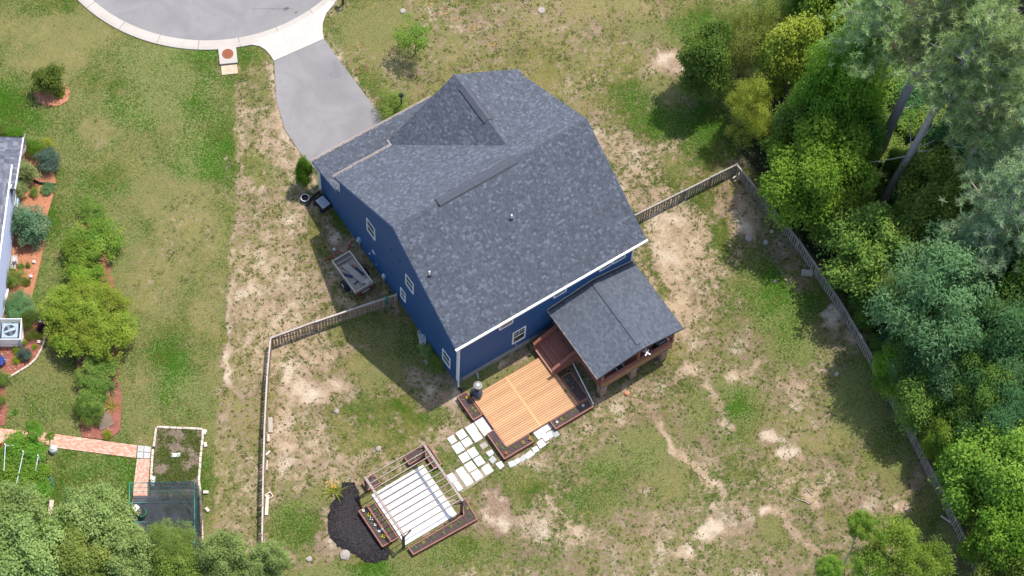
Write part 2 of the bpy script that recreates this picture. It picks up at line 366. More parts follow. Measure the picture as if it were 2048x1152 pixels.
class MB:
    def __init__(s, T=None): s.v = []; s.f = []; s.m = []; s.t = []; s.T = T
    def add(s, vs, fs, mi=0, tone=.5):
        b = len(s.v)
        for p in vs:
            p = Vector(p); s.v.append(s.T @ p if s.T else p); s.t.append(tone)
        for f_ in fs: s.f.append([b + i for i in f_]); s.m.append(mi)
        return s
    def bx(s, x0, x1, y0, y1, z0, z1, mi=0, tone=.5):
        return s.add([(x0, y0, z0), (x1, y0, z0), (x1, y1, z0), (x0, y1, z0), (x0, y0, z1), (x1, y0, z1), (x1, y1, z1), (x0, y1, z1)],
                     [(0, 3, 2, 1), (4, 5, 6, 7), (0, 1, 5, 4), (1, 2, 6, 5), (2, 3, 7, 6), (3, 0, 4, 7)], mi, tone)
    def ob(s, c, size, rz=0, ry=0, rx=0, mi=0, tone=.5):
        R = Matrix.Translation(Vector(c)) @ Matrix.Rotation(rz, 4, 'Z') @ Matrix.Rotation(ry, 4, 'Y') @ Matrix.Rotation(rx, 4, 'X')
        a, b, h = size[0] / 2, size[1] / 2, size[2] / 2
        vs = [R @ Vector((x, y, z)) for z in (-h, h) for x, y in ((-a, -b), (a, -b), (a, b), (-a, b))]
        return s.add(vs, [(0, 3, 2, 1), (4, 5, 6, 7), (0, 1, 5, 4), (1, 2, 6, 5), (2, 3, 7, 6), (3, 0, 4, 7)], mi, tone)
    def bar(s, p0, p1, w, h, mi=0, up=(0, 0, 1)):
        p0, p1 = Vector(p0), Vector(p1); d = (p1 - p0).normalized(); upv = Vector(up)
        if abs(d.dot(upv)) > .99: upv = Vector((1, 0, 0))
        a = d.cross(upv).normalized() * (w / 2); b = a.cross(d).normalized() * (h / 2)
        vs = [p0 - a - b, p0 + a - b, p0 + a + b, p0 - a + b, p1 - a - b, p1 + a - b, p1 + a + b, p1 - a + b]
        return s.add(vs, [(0, 3, 2, 1), (4, 5, 6, 7), (0, 1, 5, 4), (1, 2, 6, 5), (2, 3, 7, 6), (3, 0, 4, 7)], mi)
    def tube(s, pts, rad, n=8, mi=0, cap=True, tone=.5):
        pts = [Vector(p) for p in pts]
        if not isinstance(rad, (list, tuple)): rad = [rad] * len(pts)
        vs = []; fs = []
        for i, p in enumerate(pts):
            d = (pts[min(i + 1, len(pts) - 1)] - pts[max(i - 1, 0)]).normalized()
            a = d.cross(Vector((0, 0, 1)));
            if a.length < .05: a = d.cross(Vector((1, 0, 0)))
            a.normalize(); b = d.cross(a)
            for k in range(n):
                q = 2 * math.pi * k / n; vs.append(p + (a * math.cos(q) + b * math.sin(q)) * rad[i])
        for i in range(len(pts) - 1):
            for k in range(n):
                k2 = (k + 1) % n; fs.append((i * n + k, i * n + k2, (i + 1) * n + k2, (i + 1) * n + k))
        if cap: fs.append(tuple(range(n))[::-1]); fs.append(tuple((len(pts) - 1) * n + k for k in range(n)))
        return s.add(vs, fs, mi, tone)
    def prism(s, poly, z0, z1, mi=0, side=None):
        n = len(poly)
        a = sum(poly[i][0] * poly[(i + 1) % n][1] - poly[(i + 1) % n][0] * poly[i][1] for i in range(n))
        if a < 0: poly = poly[::-1]
        s.add([(x, y, z0) for x, y in poly] + [(x, y, z1) for x, y in poly], [tuple(range(n, 2 * n))], mi)
        b = len(s.v) - 2 * n
        for i in range(n):
            j = (i + 1) % n; s.f.append([b + i, b + j, b + n + j, b + n + i]); s.m.append(mi if side is None else side)
        return s
    def mesh(s, name, mats, org=Vector((0, 0, 0)), smooth=False, tone=False):
        me = bpy.data.meshes.new(name)
        me.from_pydata([tuple(v - org) for v in s.v], [], s.f)
        for m in (mats if isinstance(mats, (list, tuple)) else [mats]): me.materials.append(m)
        if any(s.m): me.polygons.foreach_set("material_index", s.m)
        if smooth: me.polygons.foreach_set("use_smooth", [True] * len(s.f))
        if tone:
            a = me.attributes.new("tone", 'FLOAT', 'POINT'); a.data.foreach_set("value", s.t)
        me.update(); return me
    def build(s, name, mats, parent=None, smooth=False, tone=False, loc=None):
        org = ORG[parent.name] if parent is not None else (Vector(loc) if loc is not None else Vector((0, 0, 0)))
        me = s.mesh(name, mats, org, smooth, tone)
        o = bpy.data.objects.new(name, me); COL.objects.link(o)
        if parent is not None: o.parent = parent; ORG[o.name] = org
        else: o.location = org; ORG[o.name] = org
        return o

def np_mesh(name, verts, quads, tone, mat_list, tris=None):
    """fast mesh from numpy: verts (N,3), quads (Q,4)"""
    me = bpy.data.meshes.new(name); me.vertices.add(len(verts)); me.vertices.foreach_set("co", np.ascontiguousarray(verts, np.float32).ravel())
    fs = quads if tris is None else tris; k = fs.shape[1]
    me.loops.add(fs.size); me.loops.foreach_set("vertex_index", np.ascontiguousarray(fs, np.int32).ravel())
    me.polygons.add(len(fs)); me.polygons.foreach_set("loop_start", np.arange(0, fs.size, k, dtype=np.int32))
    me.polygons.foreach_set("loop_total", np.full(len(fs), k, np.int32))
    a = me.attributes.new("tone", 'FLOAT', 'POINT'); a.data.foreach_set("value", np.ascontiguousarray(tone, np.float32))
    for m in mat_list: me.materials.append(m)
    me.update(calc_edges=True); me.validate(); return me

def leaf_quads(C, Nrm, size, aspect, tone, rng, fold=.18):
    n = len(C)
    Nrm = Nrm / np.linalg.norm(Nrm, axis=1, keepdims=True)
    a = rng.normal(size=(n, 3)); T = a - (a * Nrm).sum(1, keepdims=True) * Nrm; T /= np.linalg.norm(T, axis=1, keepdims=True)
    B = np.cross(Nrm, T); s = size[:, None]
    v = np.stack([C - T * s * .5, C + B * s * aspect * .5 + Nrm * s * fold, C + T * s * .5, C - B * s * aspect * .5 + Nrm * s * fold], 1).reshape(-1, 3)
    q = np.arange(4 * n).reshape(n, 4); return v, q, np.repeat(tone, 4)

def crown_mesh(name, n, nl, leaf, aspect, rng, lobe=(.28, .45), flat=1.0, up=.9, conic=0.0, mat=None, jitter=.28, spray=1, lower=.75):
    """unit-radius crown: leaves on the shells of many lobes arranged over an ellipsoid, with gaps between the lobes"""
    L = []; R = []; tries = 0
    while len(L) < nl:
        tries += 1
        d = rng.normal(size=3); d /= np.linalg.norm(d)
        if d[2] < -lower: continue
        rl = rng.uniform(*lobe); rad = (1 - rl * .75) * rng.uniform(.55, 1.18)
        p = d * rad
        if conic: p[:2] *= (1 - conic * (p[2] * .5 + .5)) * 1.15
        if tries < 400 and any(np.linalg.norm(p - q) < .5 * min(rl, r2) for q, r2 in zip(L, R)): continue
        L.append(p); R.append(rl)
    for _ in range(max(4, nl // 5)):      # a few small boughs stick out of the outline
        d = rng.normal(size=3); d /= np.linalg.norm(d); d[2] = abs(d[2]) * .8 - .2
        L.append(d * rng.uniform(.85, 1.12)); R.append(lobe[0] * rng.uniform(.5, .85))
    L.append(np.zeros(3)); R.append(.55)
    L = np.array(L); R = np.array(R)
    w = R ** 2; idx = rng.choice(len(L), n // spray, p=w / w.sum())
    d = rng.normal(size=(n // spray, 3)); d /= np.linalg.norm(d, axis=1, keepdims=True)
    d[:, 2] = np.where(d[:, 2] < -.35, -d[:, 2], d[:, 2])
    rr = R[idx][:, None] * (1 - np.abs(rng.normal(size=(n // spray, 1))) * .16)
    lump = 1 + .18 * np.sin(d[:, :1] * 7 + idx[:, None]) * np.cos(d[:, 1:2] * 6 + idx[:, None] * 2)
    C = L[idx] + d * rr * lump
    nr = d * .7 + np.array([0, 0, up]) + rng.normal(size=d.shape) * jitter
    tone0 = np.clip(rng.uniform(0, 1, len(L))[idx] * .55 + rng.uniform(0, .45, len(idx)), 0, 1)
    if spray > 1:
        C = np.repeat(C, spray, 0) + rng.normal(size=(len(C) * spray, 3)) * leaf * .9; nr = np.repeat(nr, spray, 0) + rng.normal(size=(len(nr) * spray, 3)) * .35; tone0 = np.repeat(tone0, spray)
    C[:, 2] *= flat
    v, q, t = leaf_quads(C, nr, rng.uniform(.65, 1.3, len(C)) * leaf, aspect, np.clip(tone0 + rng.normal(size=len(C)) * .12, 0, 1), rng)
    return np_mesh(name, v, q, t, [mat or MAT['mid']])

CR = {}
def crowns():
    r_ = np.random.default_rng(5)
    CR['broad'] = [crown_mesh("broadleaf_crown", 24000, 34, .075, .62, r_, (.24, .42), spray=3) for _ in range(4)]
    CR['big'] = [crown_mesh("large_crown", 38000, 60, .052, .6, r_, (.18, .34), spray=4) for _ in range(3)]
    CR['tuft'] = [crown_mesh("tufted_crown", 26000, 75, .070, .34, r_, (.14, .26), spray=6) for _ in range(3)]
    CR['leafy'] = [crown_mesh("leafy_crown", 22000, 70, .080, .46, r_, (.14, .28), spray=5) for _ in range(3)]
    CR['feather'] = [crown_mesh("feathery_crown", 24000, 50, .055, .28, r_, (.16, .32), spray=4, jitter=.7) for _ in range(2)]
    CR['shrub'] = [crown_mesh("shrub_crown", 3600, 22, .115, .55, r_, (.25, .42), spray=2) for _ in range(3)]
    CR['fine'] = [crown_mesh("fine_shrub_crown", 5200, 26, .075, .5, r_, (.28, .45), spray=2, jitter=.5) for _ in range(2)]
    CR['cone'] = [crown_mesh("cone_crown", 12000, 34, .07, .5, r_, (.2, .36), spray=2, conic=.62, lower=1.1) for _ in range(2)]
    CR['airy'] = [crown_mesh("airy_crown", 2400, 34, .085, .5, r_, (.12, .26), spray=3, jitter=.6)]
    CR['spread'] = [crown_mesh("spreading_crown", 7000, 60, .085, .42, r_, (.10, .22), spray=5) for _ in range(2)]
crowns()
CRI = {}
def crown(kind, parent, loc, scale, mat, name="crown", rz=None):
    k = CRI.get(kind, 0); CRI[kind] = k + 1
    me = CR[kind][k % len(CR[kind])]
    o = inst(name, me, parent, loc, (0, 0, random.uniform(0, 6.28) if rz is None else rz), scale)
    return setmat(o, MAT[mat])
def trunk_mb(x, y, h, r0, top, nl=5, spread=1.0, lean=(0, 0)):
    mb = MB(); n = 5
    pts = [(x + lean[0] * (i / n) ** 1.5 + random.uniform(-.04, .04), y + lean[1] * (i / n) ** 1.5 + random.uniform(-.04, .04), h * i / n) for i in range(n + 1)]
    pts[0] = (x, y, -.1)
    mb.tube(pts, [r0 * (1 - .14 * i) for i in range(n + 1)], 7)
    tp = Vector(pts[-1])
    for i in range(nl):
        a = i * 2.4 + random.uniform(-.4, .4); z0 = random.uniform(.45, .98); b = Vector(pts[0]).lerp(tp, z0)
        e = b + Vector((math.cos(a) * spread, math.sin(a) * spread, random.uniform(.4, 1) * (top - b.z)))
        m = b.lerp(e, .5) + Vector((0, 0, -.12 * spread))
        mb.tube([b, m, e], [r0 * .45, r0 * .28, r0 * .1], 5)
    mb.tube([tp, tp + Vector((random.uniform(-.2, .2), random.uniform(-.2, .2), (top - tp.z) * .8))], [r0 * .4, r0 * .1], 5)
    return mb
def tree(name, label, cat, px, py, rpx, zc, rz, kind, mat, group=None, ry=None, bark='bark2', trunk=True, lean=(0, 0)):
    """px,py: where the crown's middle is seen; rpx crown radius in photo pixels; zc height of its middle; rz half-height"""
    x, y = at(px, py, zc); R = rpx / 33.3
    b = (x - lean[0], y - lean[1], 0)
    t = thing(name, label, cat, b, group)
    if trunk: trunk_mb(b[0], b[1], max(zc - rz * .45, .3), max(.05, R * .055), zc + rz * .4, 5, R * .55, lean).build("trunk", MAT[bark], t)
    crown(kind, t, (x, y, zc), (R, (ry or rpx) / 33.3, rz), mat); return t
def shrub(name, label, px, py, rpx, h, kind, mat, cat="shrub", group=None, ry=None, stem=True):
    R = rpx / 33.3; x, y = at(px, py, h * .5)
    t = thing(name, label, cat, (x, y, 0), group)
    if stem:
        mb = MB()
        for i in range(4):
            a = i * 1.6 + random.random(); mb.tube([(x, y, 0), (x + math.cos(a) * R * .5, y + math.sin(a) * R * .5, h * .55)], [.025, .01], 5)
        mb.build("stem", MAT['bark2'], t)
    crown(kind, t, (x, y, h * .5), (R, (ry or rpx) / 33.3, h * .52), mat, "foliage"); return t
def blades_mesh(name, n, ln, wd, rng, droop=.5, rad=.08):
    V = []; Q = []; T = []
    for i in range(n):
        a = rng.uniform(0, 2 * np.pi); d = np.array([np.cos(a), np.sin(a), 0]); p = np.array([-d[1], d[0], 0]) * wd * .5
        l = ln * rng.uniform(.6, 1.1); el = rng.uniform(.35, 1.25); b0 = d * rng.uniform(0, rad)
        prev = b0; k = 3
        for j in range(k + 1):
            tt = j / k; q = b0 + d * (l * tt * np.cos(el) + .25 * l * tt * tt * droop) + np.array([0, 0, l * tt * np.sin(el) - droop * l * .45 * tt * tt])
            w = p * (1 - .85 * tt); V += [q - w, q + w]; T += [rng.uniform(0, 1)] * 2
            if j: b = len(V); Q.append([b - 4, b - 3, b - 1, b - 2])
    return np_mesh(name, np.array(V), np.array(Q), np.array(T), [MAT['blade']])
BL = [blades_mesh("blade_clump", 46, .75, .035, np.random.default_rng(i)) for i in range(2)]
def bladeplant(name, label, px, py, size, mat, cat="plant", group=None, flowers=None):
    x, y = at(px, py, .2)
    t = thing(name, label, cat, (x, y, 0), group)
    setmat(inst("leaves", random.choice(BL), t, (x, y, 0), (0, 0, random.uniform(0, 6)), (size, size, size)), MAT[mat])
    if flowers:
        mb = MB()
        for i in range(9):
            a = random.uniform(0, 6.28); q = random.uniform(.05, .32) * size; z = random.uniform(.5, .75) * size
            c = Vector((x + math.cos(a) * q, y + .22 + math.sin(a) * q, z))
            for k in range(5):
                b = k * 1.257; mb.add([c, c + Vector((math.cos(b) * .045, math.sin(b) * .045, .03)), c + Vector((math.cos(b + .6) * .055, math.sin(b + .6) * .055, .015)), c + Vector((math.cos(b + 1.2) * .045, math.sin(b + 1.2) * .045, .03))], [(0, 1, 2, 3)])
        mb.build("blossom", MAT[flowers], t)
    return t

# ------------------------------------------------------------------ the ground
ROAD_C = (4.95, 37.15); R_IN, R_OUT = 10.25, 10.95
FOREST = [(1478, 300), (1500, 330), (1540, 400), (1600, 470), (1690, 595), (1772, 725), (1852, 860), (1922, 1000), (1990, 1150), (2000, 1400), (2700, 1500), (2700, -700), (1660, -700), (1620, 0), (1570, 140), (1500, 250)]
def build_ground():
    fx = np.arange(-36, 52.01, .25); fy = np.arange(-36, 44.01, .25)
    xs = np.concatenate([[-2500, -900, -300, -120, -60], fx, [70, 120, 300, 900, 2500]])
    ys = np.concatenate([[-2500, -900, -300, -120, -60], fy, [60, 120, 300, 900, 2500]])
    X, Y = np.meshgrid(xs, ys, indexing='ij'); PX, PY = to_px(X, Y)
    wx = (fbm(X, Y, .55, 3) - .5) * 46 + (fbm(X, Y, 1.8, 9, 2) - .5) * 22; wy = (fbm(X, Y, .55, 5) - .5) * 40 + (fbm(X, Y, 1.8, 21, 2) - .5) * 20
    A = {k: np.full(X.shape, v) for k, v in dict(bare=.42, lush=.5, soil=.3, dry=.45, litter=0.).items()}
    def blend(w, d):
        for k, v in d.items(): A[k] = A[k] * (1 - w) + v * w
    def sm(e0, e1, x):
        t = np.clip((x - e0) / (e1 - e0), 0, 1); return t * t * (3 - 2 * t)
    ax, ay = PX + wx * .5, PY + wy * .5
    xb = np.interp(ay, [-300, 130, 300, 600, 860, 1152, 1500], [482, 472, 466, 455, 452, 440, 430])
    blend(1 - sm(-9, 9, PX + wx * .25 - xb), dict(bare=.16, lush=.70, dry=.42, soil=.3))
    def region(poly, d, soft=1.0):
        blend(inpoly(ax, ay, poly).astype(float), d)
    region([(472, 130), (548, 125), (600, 310), (680, 450), (790, 600), (540, 690), (455, 700)], dict(bare=.72, lush=.34, dry=.55, soil=.3))
    region([(440, 690), (540, 690), (520, 1152), (430, 1152)], dict(bare=.52, lush=.34, dry=.65, soil=.3))
    region([(540, 680), (790, 600), (915, 770), (960, 830), (720, 1000), (700, 1200), (520, 1200)], dict(bare=.68, lush=.46, dry=.5, soil=.35))
    region([(620, 0), (1400, 0), (1400, 120), (1180, 240), (900, 200), (760, 240)], dict(bare=.50, lush=.38, dry=.55, soil=.4))
    region([(1170, 240), (1400, 200), (1480, 340), (1480, 560), (1380, 720), (1290, 480)], dict(bare=.74, lush=.36, dry=.4, soil=.2))
    region([(950, 860), (1200, 800), (1400, 730), (1480, 420), (1560, 480), (2000, 1152), (700, 1200)], dict(bare=.58, lush=.54, dry=.55, soil=.5))
    G_ = lambda l, b=.1, **k: dict(lush=l, bare=b, **k)
    S_ = lambda b, s=.2, **k: dict(bare=b, soil=s, **k)
    blobs = [
        (300, 100, 90, 55, G_(.95)), (350, 200, 110, 70, G_(.85, .12)), (390, 310, 50, 60, G_(.95)), (250, 235, 60, 40, G_(.92)), (40, 240, 70, 30, G_(.82, .1)), (130, 60, 150, 36, G_(.46, .1, dry=.66)),
        (100, 118, 80, 34, G_(.42, .14, dry=.72)), (190, 262, 40, 32, G_(.34, .3, dry=.72)), (330, 395, 75, 50, G_(.46, .2, dry=.72)), (380, 480, 70, 90, G_(.42, .42, dry=.72)), (315, 560, 70, 75, G_(.46, .36, dry=.72)),
        (290, 765, 45, 16, G_(.46, .45)), (300, 880, 60, 20, G_(.4, .35)), (410, 375, 60, 26, G_(.46, .3, dry=.66)), (430, 106, 70, 18, G_(.85, .05)), (420, 700, 40, 90, G_(.5, .2)), (200, 930, 80, 60, G_(.85, .06)), (110, 805, 70, 50, G_(.82, .1)), (380, 800, 50, 60, G_(.82, .14)),
        (240, 330, 60, 50, G_(.45, .12)), (420, 600, 35, 80, G_(.5, .35, dry=.66)),
        (520, 175, 30, 60, G_(.42, .45, soil=.5)), (505, 110, 40, 16, G_(.75, .12)), (545, 270, 40, 80, S_(.7, .15)), (520, 335, 40, 36, G_(.5, .34)), (590, 460, 70, 36, S_(.78, .15)), (500, 480, 36, 60, S_(.72)), (550, 600, 90, 66, S_(.8, .15)),
        (490, 560, 30, 60, S_(.75)), (640, 555, 60, 50, S_(.78, .2)), (660, 460, 45, 50, S_(.55, .7)), (520, 700, 26, 60, S_(.72, .15)), (620, 780, 55, 28, S_(1.2, 0)), (664, 770, 22, 24, S_(1.2, 0)), (575, 800, 30, 14, S_(1, 0)), (640, 715, 26, 20, S_(1.05, 0)),
        (720, 650, 50, 40, G_(.62, .2)), (800, 680, 70, 60, G_(.62, .12)), (760, 735, 60, 45, G_(.62, .2)), (880, 792, 50, 22, S_(.95, .8)), (870, 690, 40, 60, G_(.62, .1)), (740, 812, 60, 36, G_(.6, .24)), (800, 780, 40, 26, S_(.62, .5)), (840, 830, 50, 24, G_(.6, .2)),
        (640, 880, 110, 50, S_(.72, .2)), (562, 850, 24, 80, S_(.95, .1)), (700, 870, 60, 40, G_(.5, .45)), (760, 870, 60, 26, G_(.58, .28)), (590, 1050, 60, 66, G_(.85, .08)), (635, 995, 34, 34, G_(.6, .25)), (720, 1143, 170, 26, G_(.92, .06)), (890, 1105, 120, 36, G_(.85, .1)), (590, 965, 50, 24, S_(.55)),
        (650, 1085, 40, 22, S_(.9, .7)), (988, 1020, 26, 62, S_(1.2, .75)), (990, 958, 40, 14, S_(.9, .3)), (878, 930, 30, 34, G_(.62, .3)), (860, 900, 20, 14, S_(.9, .3)), (1030, 985, 40, 24, G_(.55, .35)),
        (1060, 1050, 55, 40, S_(.85, .4)), (1100, 1110, 90, 30, S_(.62, .6)), (1150, 1062, 40, 18, S_(.85, .2)), (1040, 958, 80, 26, G_(.55, .36)), (1080, 918, 50, 24, S_(.8, .2)), (1150, 880, 80, 28, S_(.62, .2)), (1240, 858, 50, 26, S_(.6, .2)), (1260, 800, 60, 24, S_(.7, .2)),
        (1372, 742, 28, 15, S_(1.4, 0)), (1290, 905, 90, 60, G_(.86, .08)), (1230, 930, 60, 46, G_(.75, .18)), (1180, 1000, 80, 30, G_(.68, .25)), (1340, 960, 40, 60, G_(.6, .22)), (1480, 840, 40, 50, G_(.75, .14)), (1470, 790, 60, 34, G_(.6, .25)), (1390, 690, 34, 60, G_(.5, .55)), (1400, 840, 34, 50, G_(.68, .24)),
        (1593, 781, 26, 12, S_(1.0, .5)), (1550, 872, 32, 12, S_(.95, .9)), (1572, 912, 24, 12, S_(1.05, .3)), (1555, 1022, 32, 10, S_(1.2, .1)), (1462, 1040, 50, 46, S_(.8, .9)), (1415, 1058, 34, 18, S_(1.1, .1)), (1368, 1095, 24, 14, S_(1, .1)), (1628, 1002, 18, 14, S_(1.2, .05)), (1680, 955, 60, 40, S_(.66, .3)), (1795, 1020, 22, 18, S_(1, .2)),
        (1715, 1020, 30, 22, S_(.9, .9)), (1650, 880, 60, 46, dict(lush=.2, dry=.95, bare=.38)), (1600, 840, 60, 30, dict(lush=.4, dry=.6, bare=.45)), (1720, 800, 70, 90, G_(.82, .04)), (1790, 900, 60, 70, G_(.72, .12)), (1850, 1010, 40, 60, G_(.62, .2)), (1770, 930, 46, 28, G_(.65, .2)), (1835, 955, 24, 52, S_(.75, .95)), (1840, 1045, 60, 30, G_(.62, .16)), (1885, 1095, 36, 50, dict(lush=.3, dry=.85, bare=.35)), (1560, 1060, 40, 30, G_(.55, .2)),
        (1570, 620, 70, 60, G_(.82, .06)), (1530, 585, 24, 44, G_(.95, .04)), (1600, 690, 70, 46, G_(.76, .1)), (1500, 560, 46, 54, G_(.55, .26)), (1664, 638, 26, 18, S_(1.2, .05)), (1700, 668, 22, 12, S_(1.2, .05)), (1480, 425, 44, 60, S_(.9, .85)), (1500, 455, 26, 18, S_(1.2, .15)), (1497, 475, 12, 10, S_(1.4, 0)), (1562, 500, 40, 36, S_(.7, .9)), (1612, 560, 34, 26, S_(.66, .9)), (1430, 470, 28, 60, G_(.5, .36)), (1410, 390, 36, 26, G_(.5, .42)),
        (1310, 380, 60, 70, S_(.84, .25)), (1340, 520, 80, 130, S_(.90, .18)), (1345, 470, 40, 60, S_(1.0, .1)), (1410, 600, 36, 46, S_(.76, .2)), (1330, 650, 40, 50, S_(.85, .2)), (1225, 230, 50, 40, S_(.55, .3)),
        (1330, 240, 70, 50, G_(.72, .14)), (1280, 190, 70, 36, G_(.62, .32)), (1350, 330, 46, 36, dict(lush=.5, bare=.4, dry=.7)), (1405, 260, 46, 70, G_(.7, .16)), (1330, 122, 44, 22, S_(1.1, .4)), (1385, 60, 80, 46, G_(.78, .14)), (1290, 60, 50, 34, G_(.55, .3)), (1190, 110, 80, 50, S_(.55, .5)), (950, 50, 70, 36, S_(.66, .5)), (1010, 100, 60, 36, S_(.56, .5)),
        (750, 60, 90, 56, G_(.6, .15)), (720, 170, 40, 36, G_(.5, .2)), (870, 190, 80, 34, dict(lush=.36, bare=.42)), (1150, 25, 60, 26, dict(dry=.8, bare=.35)), (1240, 18, 70, 20, dict(dry=.8, bare=.3)), (1500, 300, 40, 30, S_(.8, .9)), (1440, 300, 36, 30, G_(.5, .3)),
        (458, 146, 24, 16, S_(.5, .8))]
    for bx_, by_, rx, ry, d in blobs:
        q = np.sqrt(((PX + wx - bx_) / rx) ** 2 + ((PY + wy - by_) / ry) ** 2)
        blend(.92 * (1 - sm(.55, 1.2, q)), d)
    def stroke(pts, w, d, wob=.6):
        best = np.full(X.shape, 1e9)
        for (x0, y0), (x1, y1) in zip(pts[:-1], pts[1:]):
            dx, dy = x1 - x0, y1 - y0; qx, qy = PX + wx * wob, PY + wy * wob
            t = np.clip(((qx - x0) * dx + (qy - y0) * dy) / (dx * dx + dy * dy), 0, 1)
            best = np.minimum(best, np.hypot(qx - x0 - t * dx, qy - y0 - t * dy))
        blend(.86 * (1 - sm(.35, 1.9, best / w)), {k: min(v, 1.02) if k == 'bare' else v for k, v in d.items()})
    for pts, w, d in [
        ([(468, 280), (457, 480)], 5, G_(.62, .05)), ([(453, 300), (455, 420)], 3, S_(.6)), ([(462, 555), (460, 770)], 5, S_(1.1, .1)), ([(505, 570), (535, 610), (572, 652)], 6, S_(1.2, .1)), ([(600, 690), (612, 725), (625, 752)], 5, S_(1.1, .1)), ([(585, 725), (560, 790)], 5, S_(1.05, .1)),
        ([(655, 440), (675, 480), (695, 512)], 9, S_(1.05, .7)), ([(395, 415), (450, 400)], 5, G_(.6, .05)), ([(1200, 800), (1290, 775), (1390, 738)], 11, S_(.85, .2)), ([(1305, 815), (1320, 850), (1337, 882), (1350, 902)], 8, S_(1.05, .2)), ([(1345, 902), (1380, 925), (1405, 960), (1437, 985)], 9, S_(1.4, 0)),
        ([(1422, 778), (1440, 815), (1465, 866)], 8, S_(1.15, .15)), ([(1460, 757), (1500, 745), (1522, 728)], 8, S_(1.3, .05)), ([(1570, 1040), (1598, 1072), (1626, 1098)], 8, S_(1.3, .05)), ([(1080, 980), (1130, 1030)], 4, S_(.95, .1)), ([(1390, 800), (1400, 850)], 3, G_(.3, .1)),
        ([(546, 130), (551, 200), (564, 255), (600, 312)], 4.5, S_(1.1, .05)), ([(655, 92), (702, 152), (768, 238)], 3.5, S_(.95, .1)), ([(1230, 860), (1300, 1000), (1330, 1060)], 5, S_(.62, .2)), ([(770, 800), (850, 835)], 5, G_(.7, .1)),
        ([(1300, 370), (1475, 345)], 6, G_(.45, .5)), ([(1290, 500), (1330, 600)], 7, G_(.5, .45)), ([(925, 768), (1000, 726)], 8, G_(.85, .05)), ([(1000, 726), (1090, 680)], 10, S_(.9, .8)),
        ([(1160, 770), (1195, 800), (1260, 770), (1330, 735)], 12, S_(.66, .5))]:
        stroke(pts, w, d)
    pv = fbm(X, Y, .22, 41, 4) - .5; pv2 = fbm(X, Y, .30, 57, 4) - .5; pv3 = fbm(X, Y, .38, 63, 4) - .5; pv4 = fbm(X, Y, 1.1, 71, 3) - .5
    A['lush'] += pv * .75 + pv4 * .35; A['dry'] += pv2 * 1.3; A['soil'] = np.clip(A['soil'] + pv3 * 1.5, 0, 1); A['bare'] += (pv2 * .45 + pv4 * .45) * np.clip(A['bare'] * 2.2, .25, 1)
    fo = inpoly(PX + wx * .35, PY + wy * .35, FOREST).astype(float); A['litter'] = fo
    far = np.hypot(X - 5, Y - 3) > 60
    A['bare'][far] = .3; A['lush'][far] = .5
    Z = (fbm(X, Y, .6, 31) - .5) * .05
    Z[np.hypot(X - 5, Y - 3) > 55] = 0
    nx, ny = X.shape
    v = np.stack([X.ravel(), Y.ravel(), Z.ravel() - .03], 1)
    i = np.arange(nx - 1)[:, None] * ny + np.arange(ny - 1)[None]
    q = np.stack([i, i + ny, i + ny + 1, i + 1], -1).reshape(-1, 4)
    me = np_mesh("ground", v, q, np.zeros(len(v)), [MAT['ground']])
    for k in A:
        a = me.attributes.new(k, 'FLOAT', 'POINT'); a.data.foreach_set("value", np.clip(A[k], 0, 1.5).astype(np.float32).ravel())
    o = bpy.data.objects.new("ground", me); COL.objects.link(o); tag(o, "lawn and bare sandy soil around the blue house", kind="structure")
    # grass tufts
    n = 70000
    r_ = np.random.default_rng(3); x = r_.uniform(-30, 48, n); y = r_.uniform(-30, 40, n); px, py = to_px(x, y)
    ix = np.clip(((x + 36) / .25).astype(int) + 5, 0, nx - 1); iy = np.clip(((y + 36) / .25).astype(int) + 5, 0, ny - 1)
    bb = A['bare'][ix, iy]; cov = np.where(bb < .3, .10, np.clip(1.1 - np.abs(bb - .5) * 1.8, 0, 1)) * np.clip((fbm(x, y, 1.7, 77) - .40) * 3.5, 0, 1) - A['litter'][ix, iy]
    keep = (r_.uniform(0, 1, n) < np.clip(cov, .0, 1)) & (px > -60) & (px < 2110) & (py > -60) & (py < 1210) & (A['litter'][ix, iy] < .5)
    for poly in NOGRASS: keep &= ~inpoly(px, py, poly)
    keep &= np.hypot(x - ROAD_C[0], y - ROAD_C[1]) > R_OUT + .1
    keep &= ~((x > -.1) & (x < 12.4) & (y > -.05) & (y < 15.4))
    x = x[keep]; y = y[keep]; lu = A['lush'][ix, iy][keep]; bk = bb[keep]; m = len(x)
    V = []; T = []
    for b in range(5):
        a = r_.uniform(0, 6.28, m); h = r_.uniform(.03, .08, m); w = r_.uniform(.02, .045, m); ln = r_.uniform(.05, .13, m)
        ox = x + r_.normal(size=m) * .07; oy = y + r_.normal(size=m) * .07; ca, sa = np.cos(a), np.sin(a); z0 = np.full(m, -.03)
        V.append(np.stack([np.stack([ox - sa * w, oy + ca * w, z0], 1), np.stack([ox + sa * w, oy - ca * w, z0], 1), np.stack([ox + ca * ln, oy + sa * ln, h], 1)], 1))
        T.append(np.repeat(np.clip((1 - lu * .9) * (1 - .75 * np.clip(bk, 0, 1)) + r_.normal(size=m) * .2, 0, 1), 3))
    V = np.concatenate(V).reshape(-1, 3); T = np.concatenate(T)
    me = np_mesh("grass", V, None, T, [MAT['blade']], np.arange(len(V)).reshape(-1, 3))
    g = bpy.data.objects.new("grass", me); COL.objects.link(g); tag(g, "short uneven grass tufts scattered over the lawns", kind="stuff")

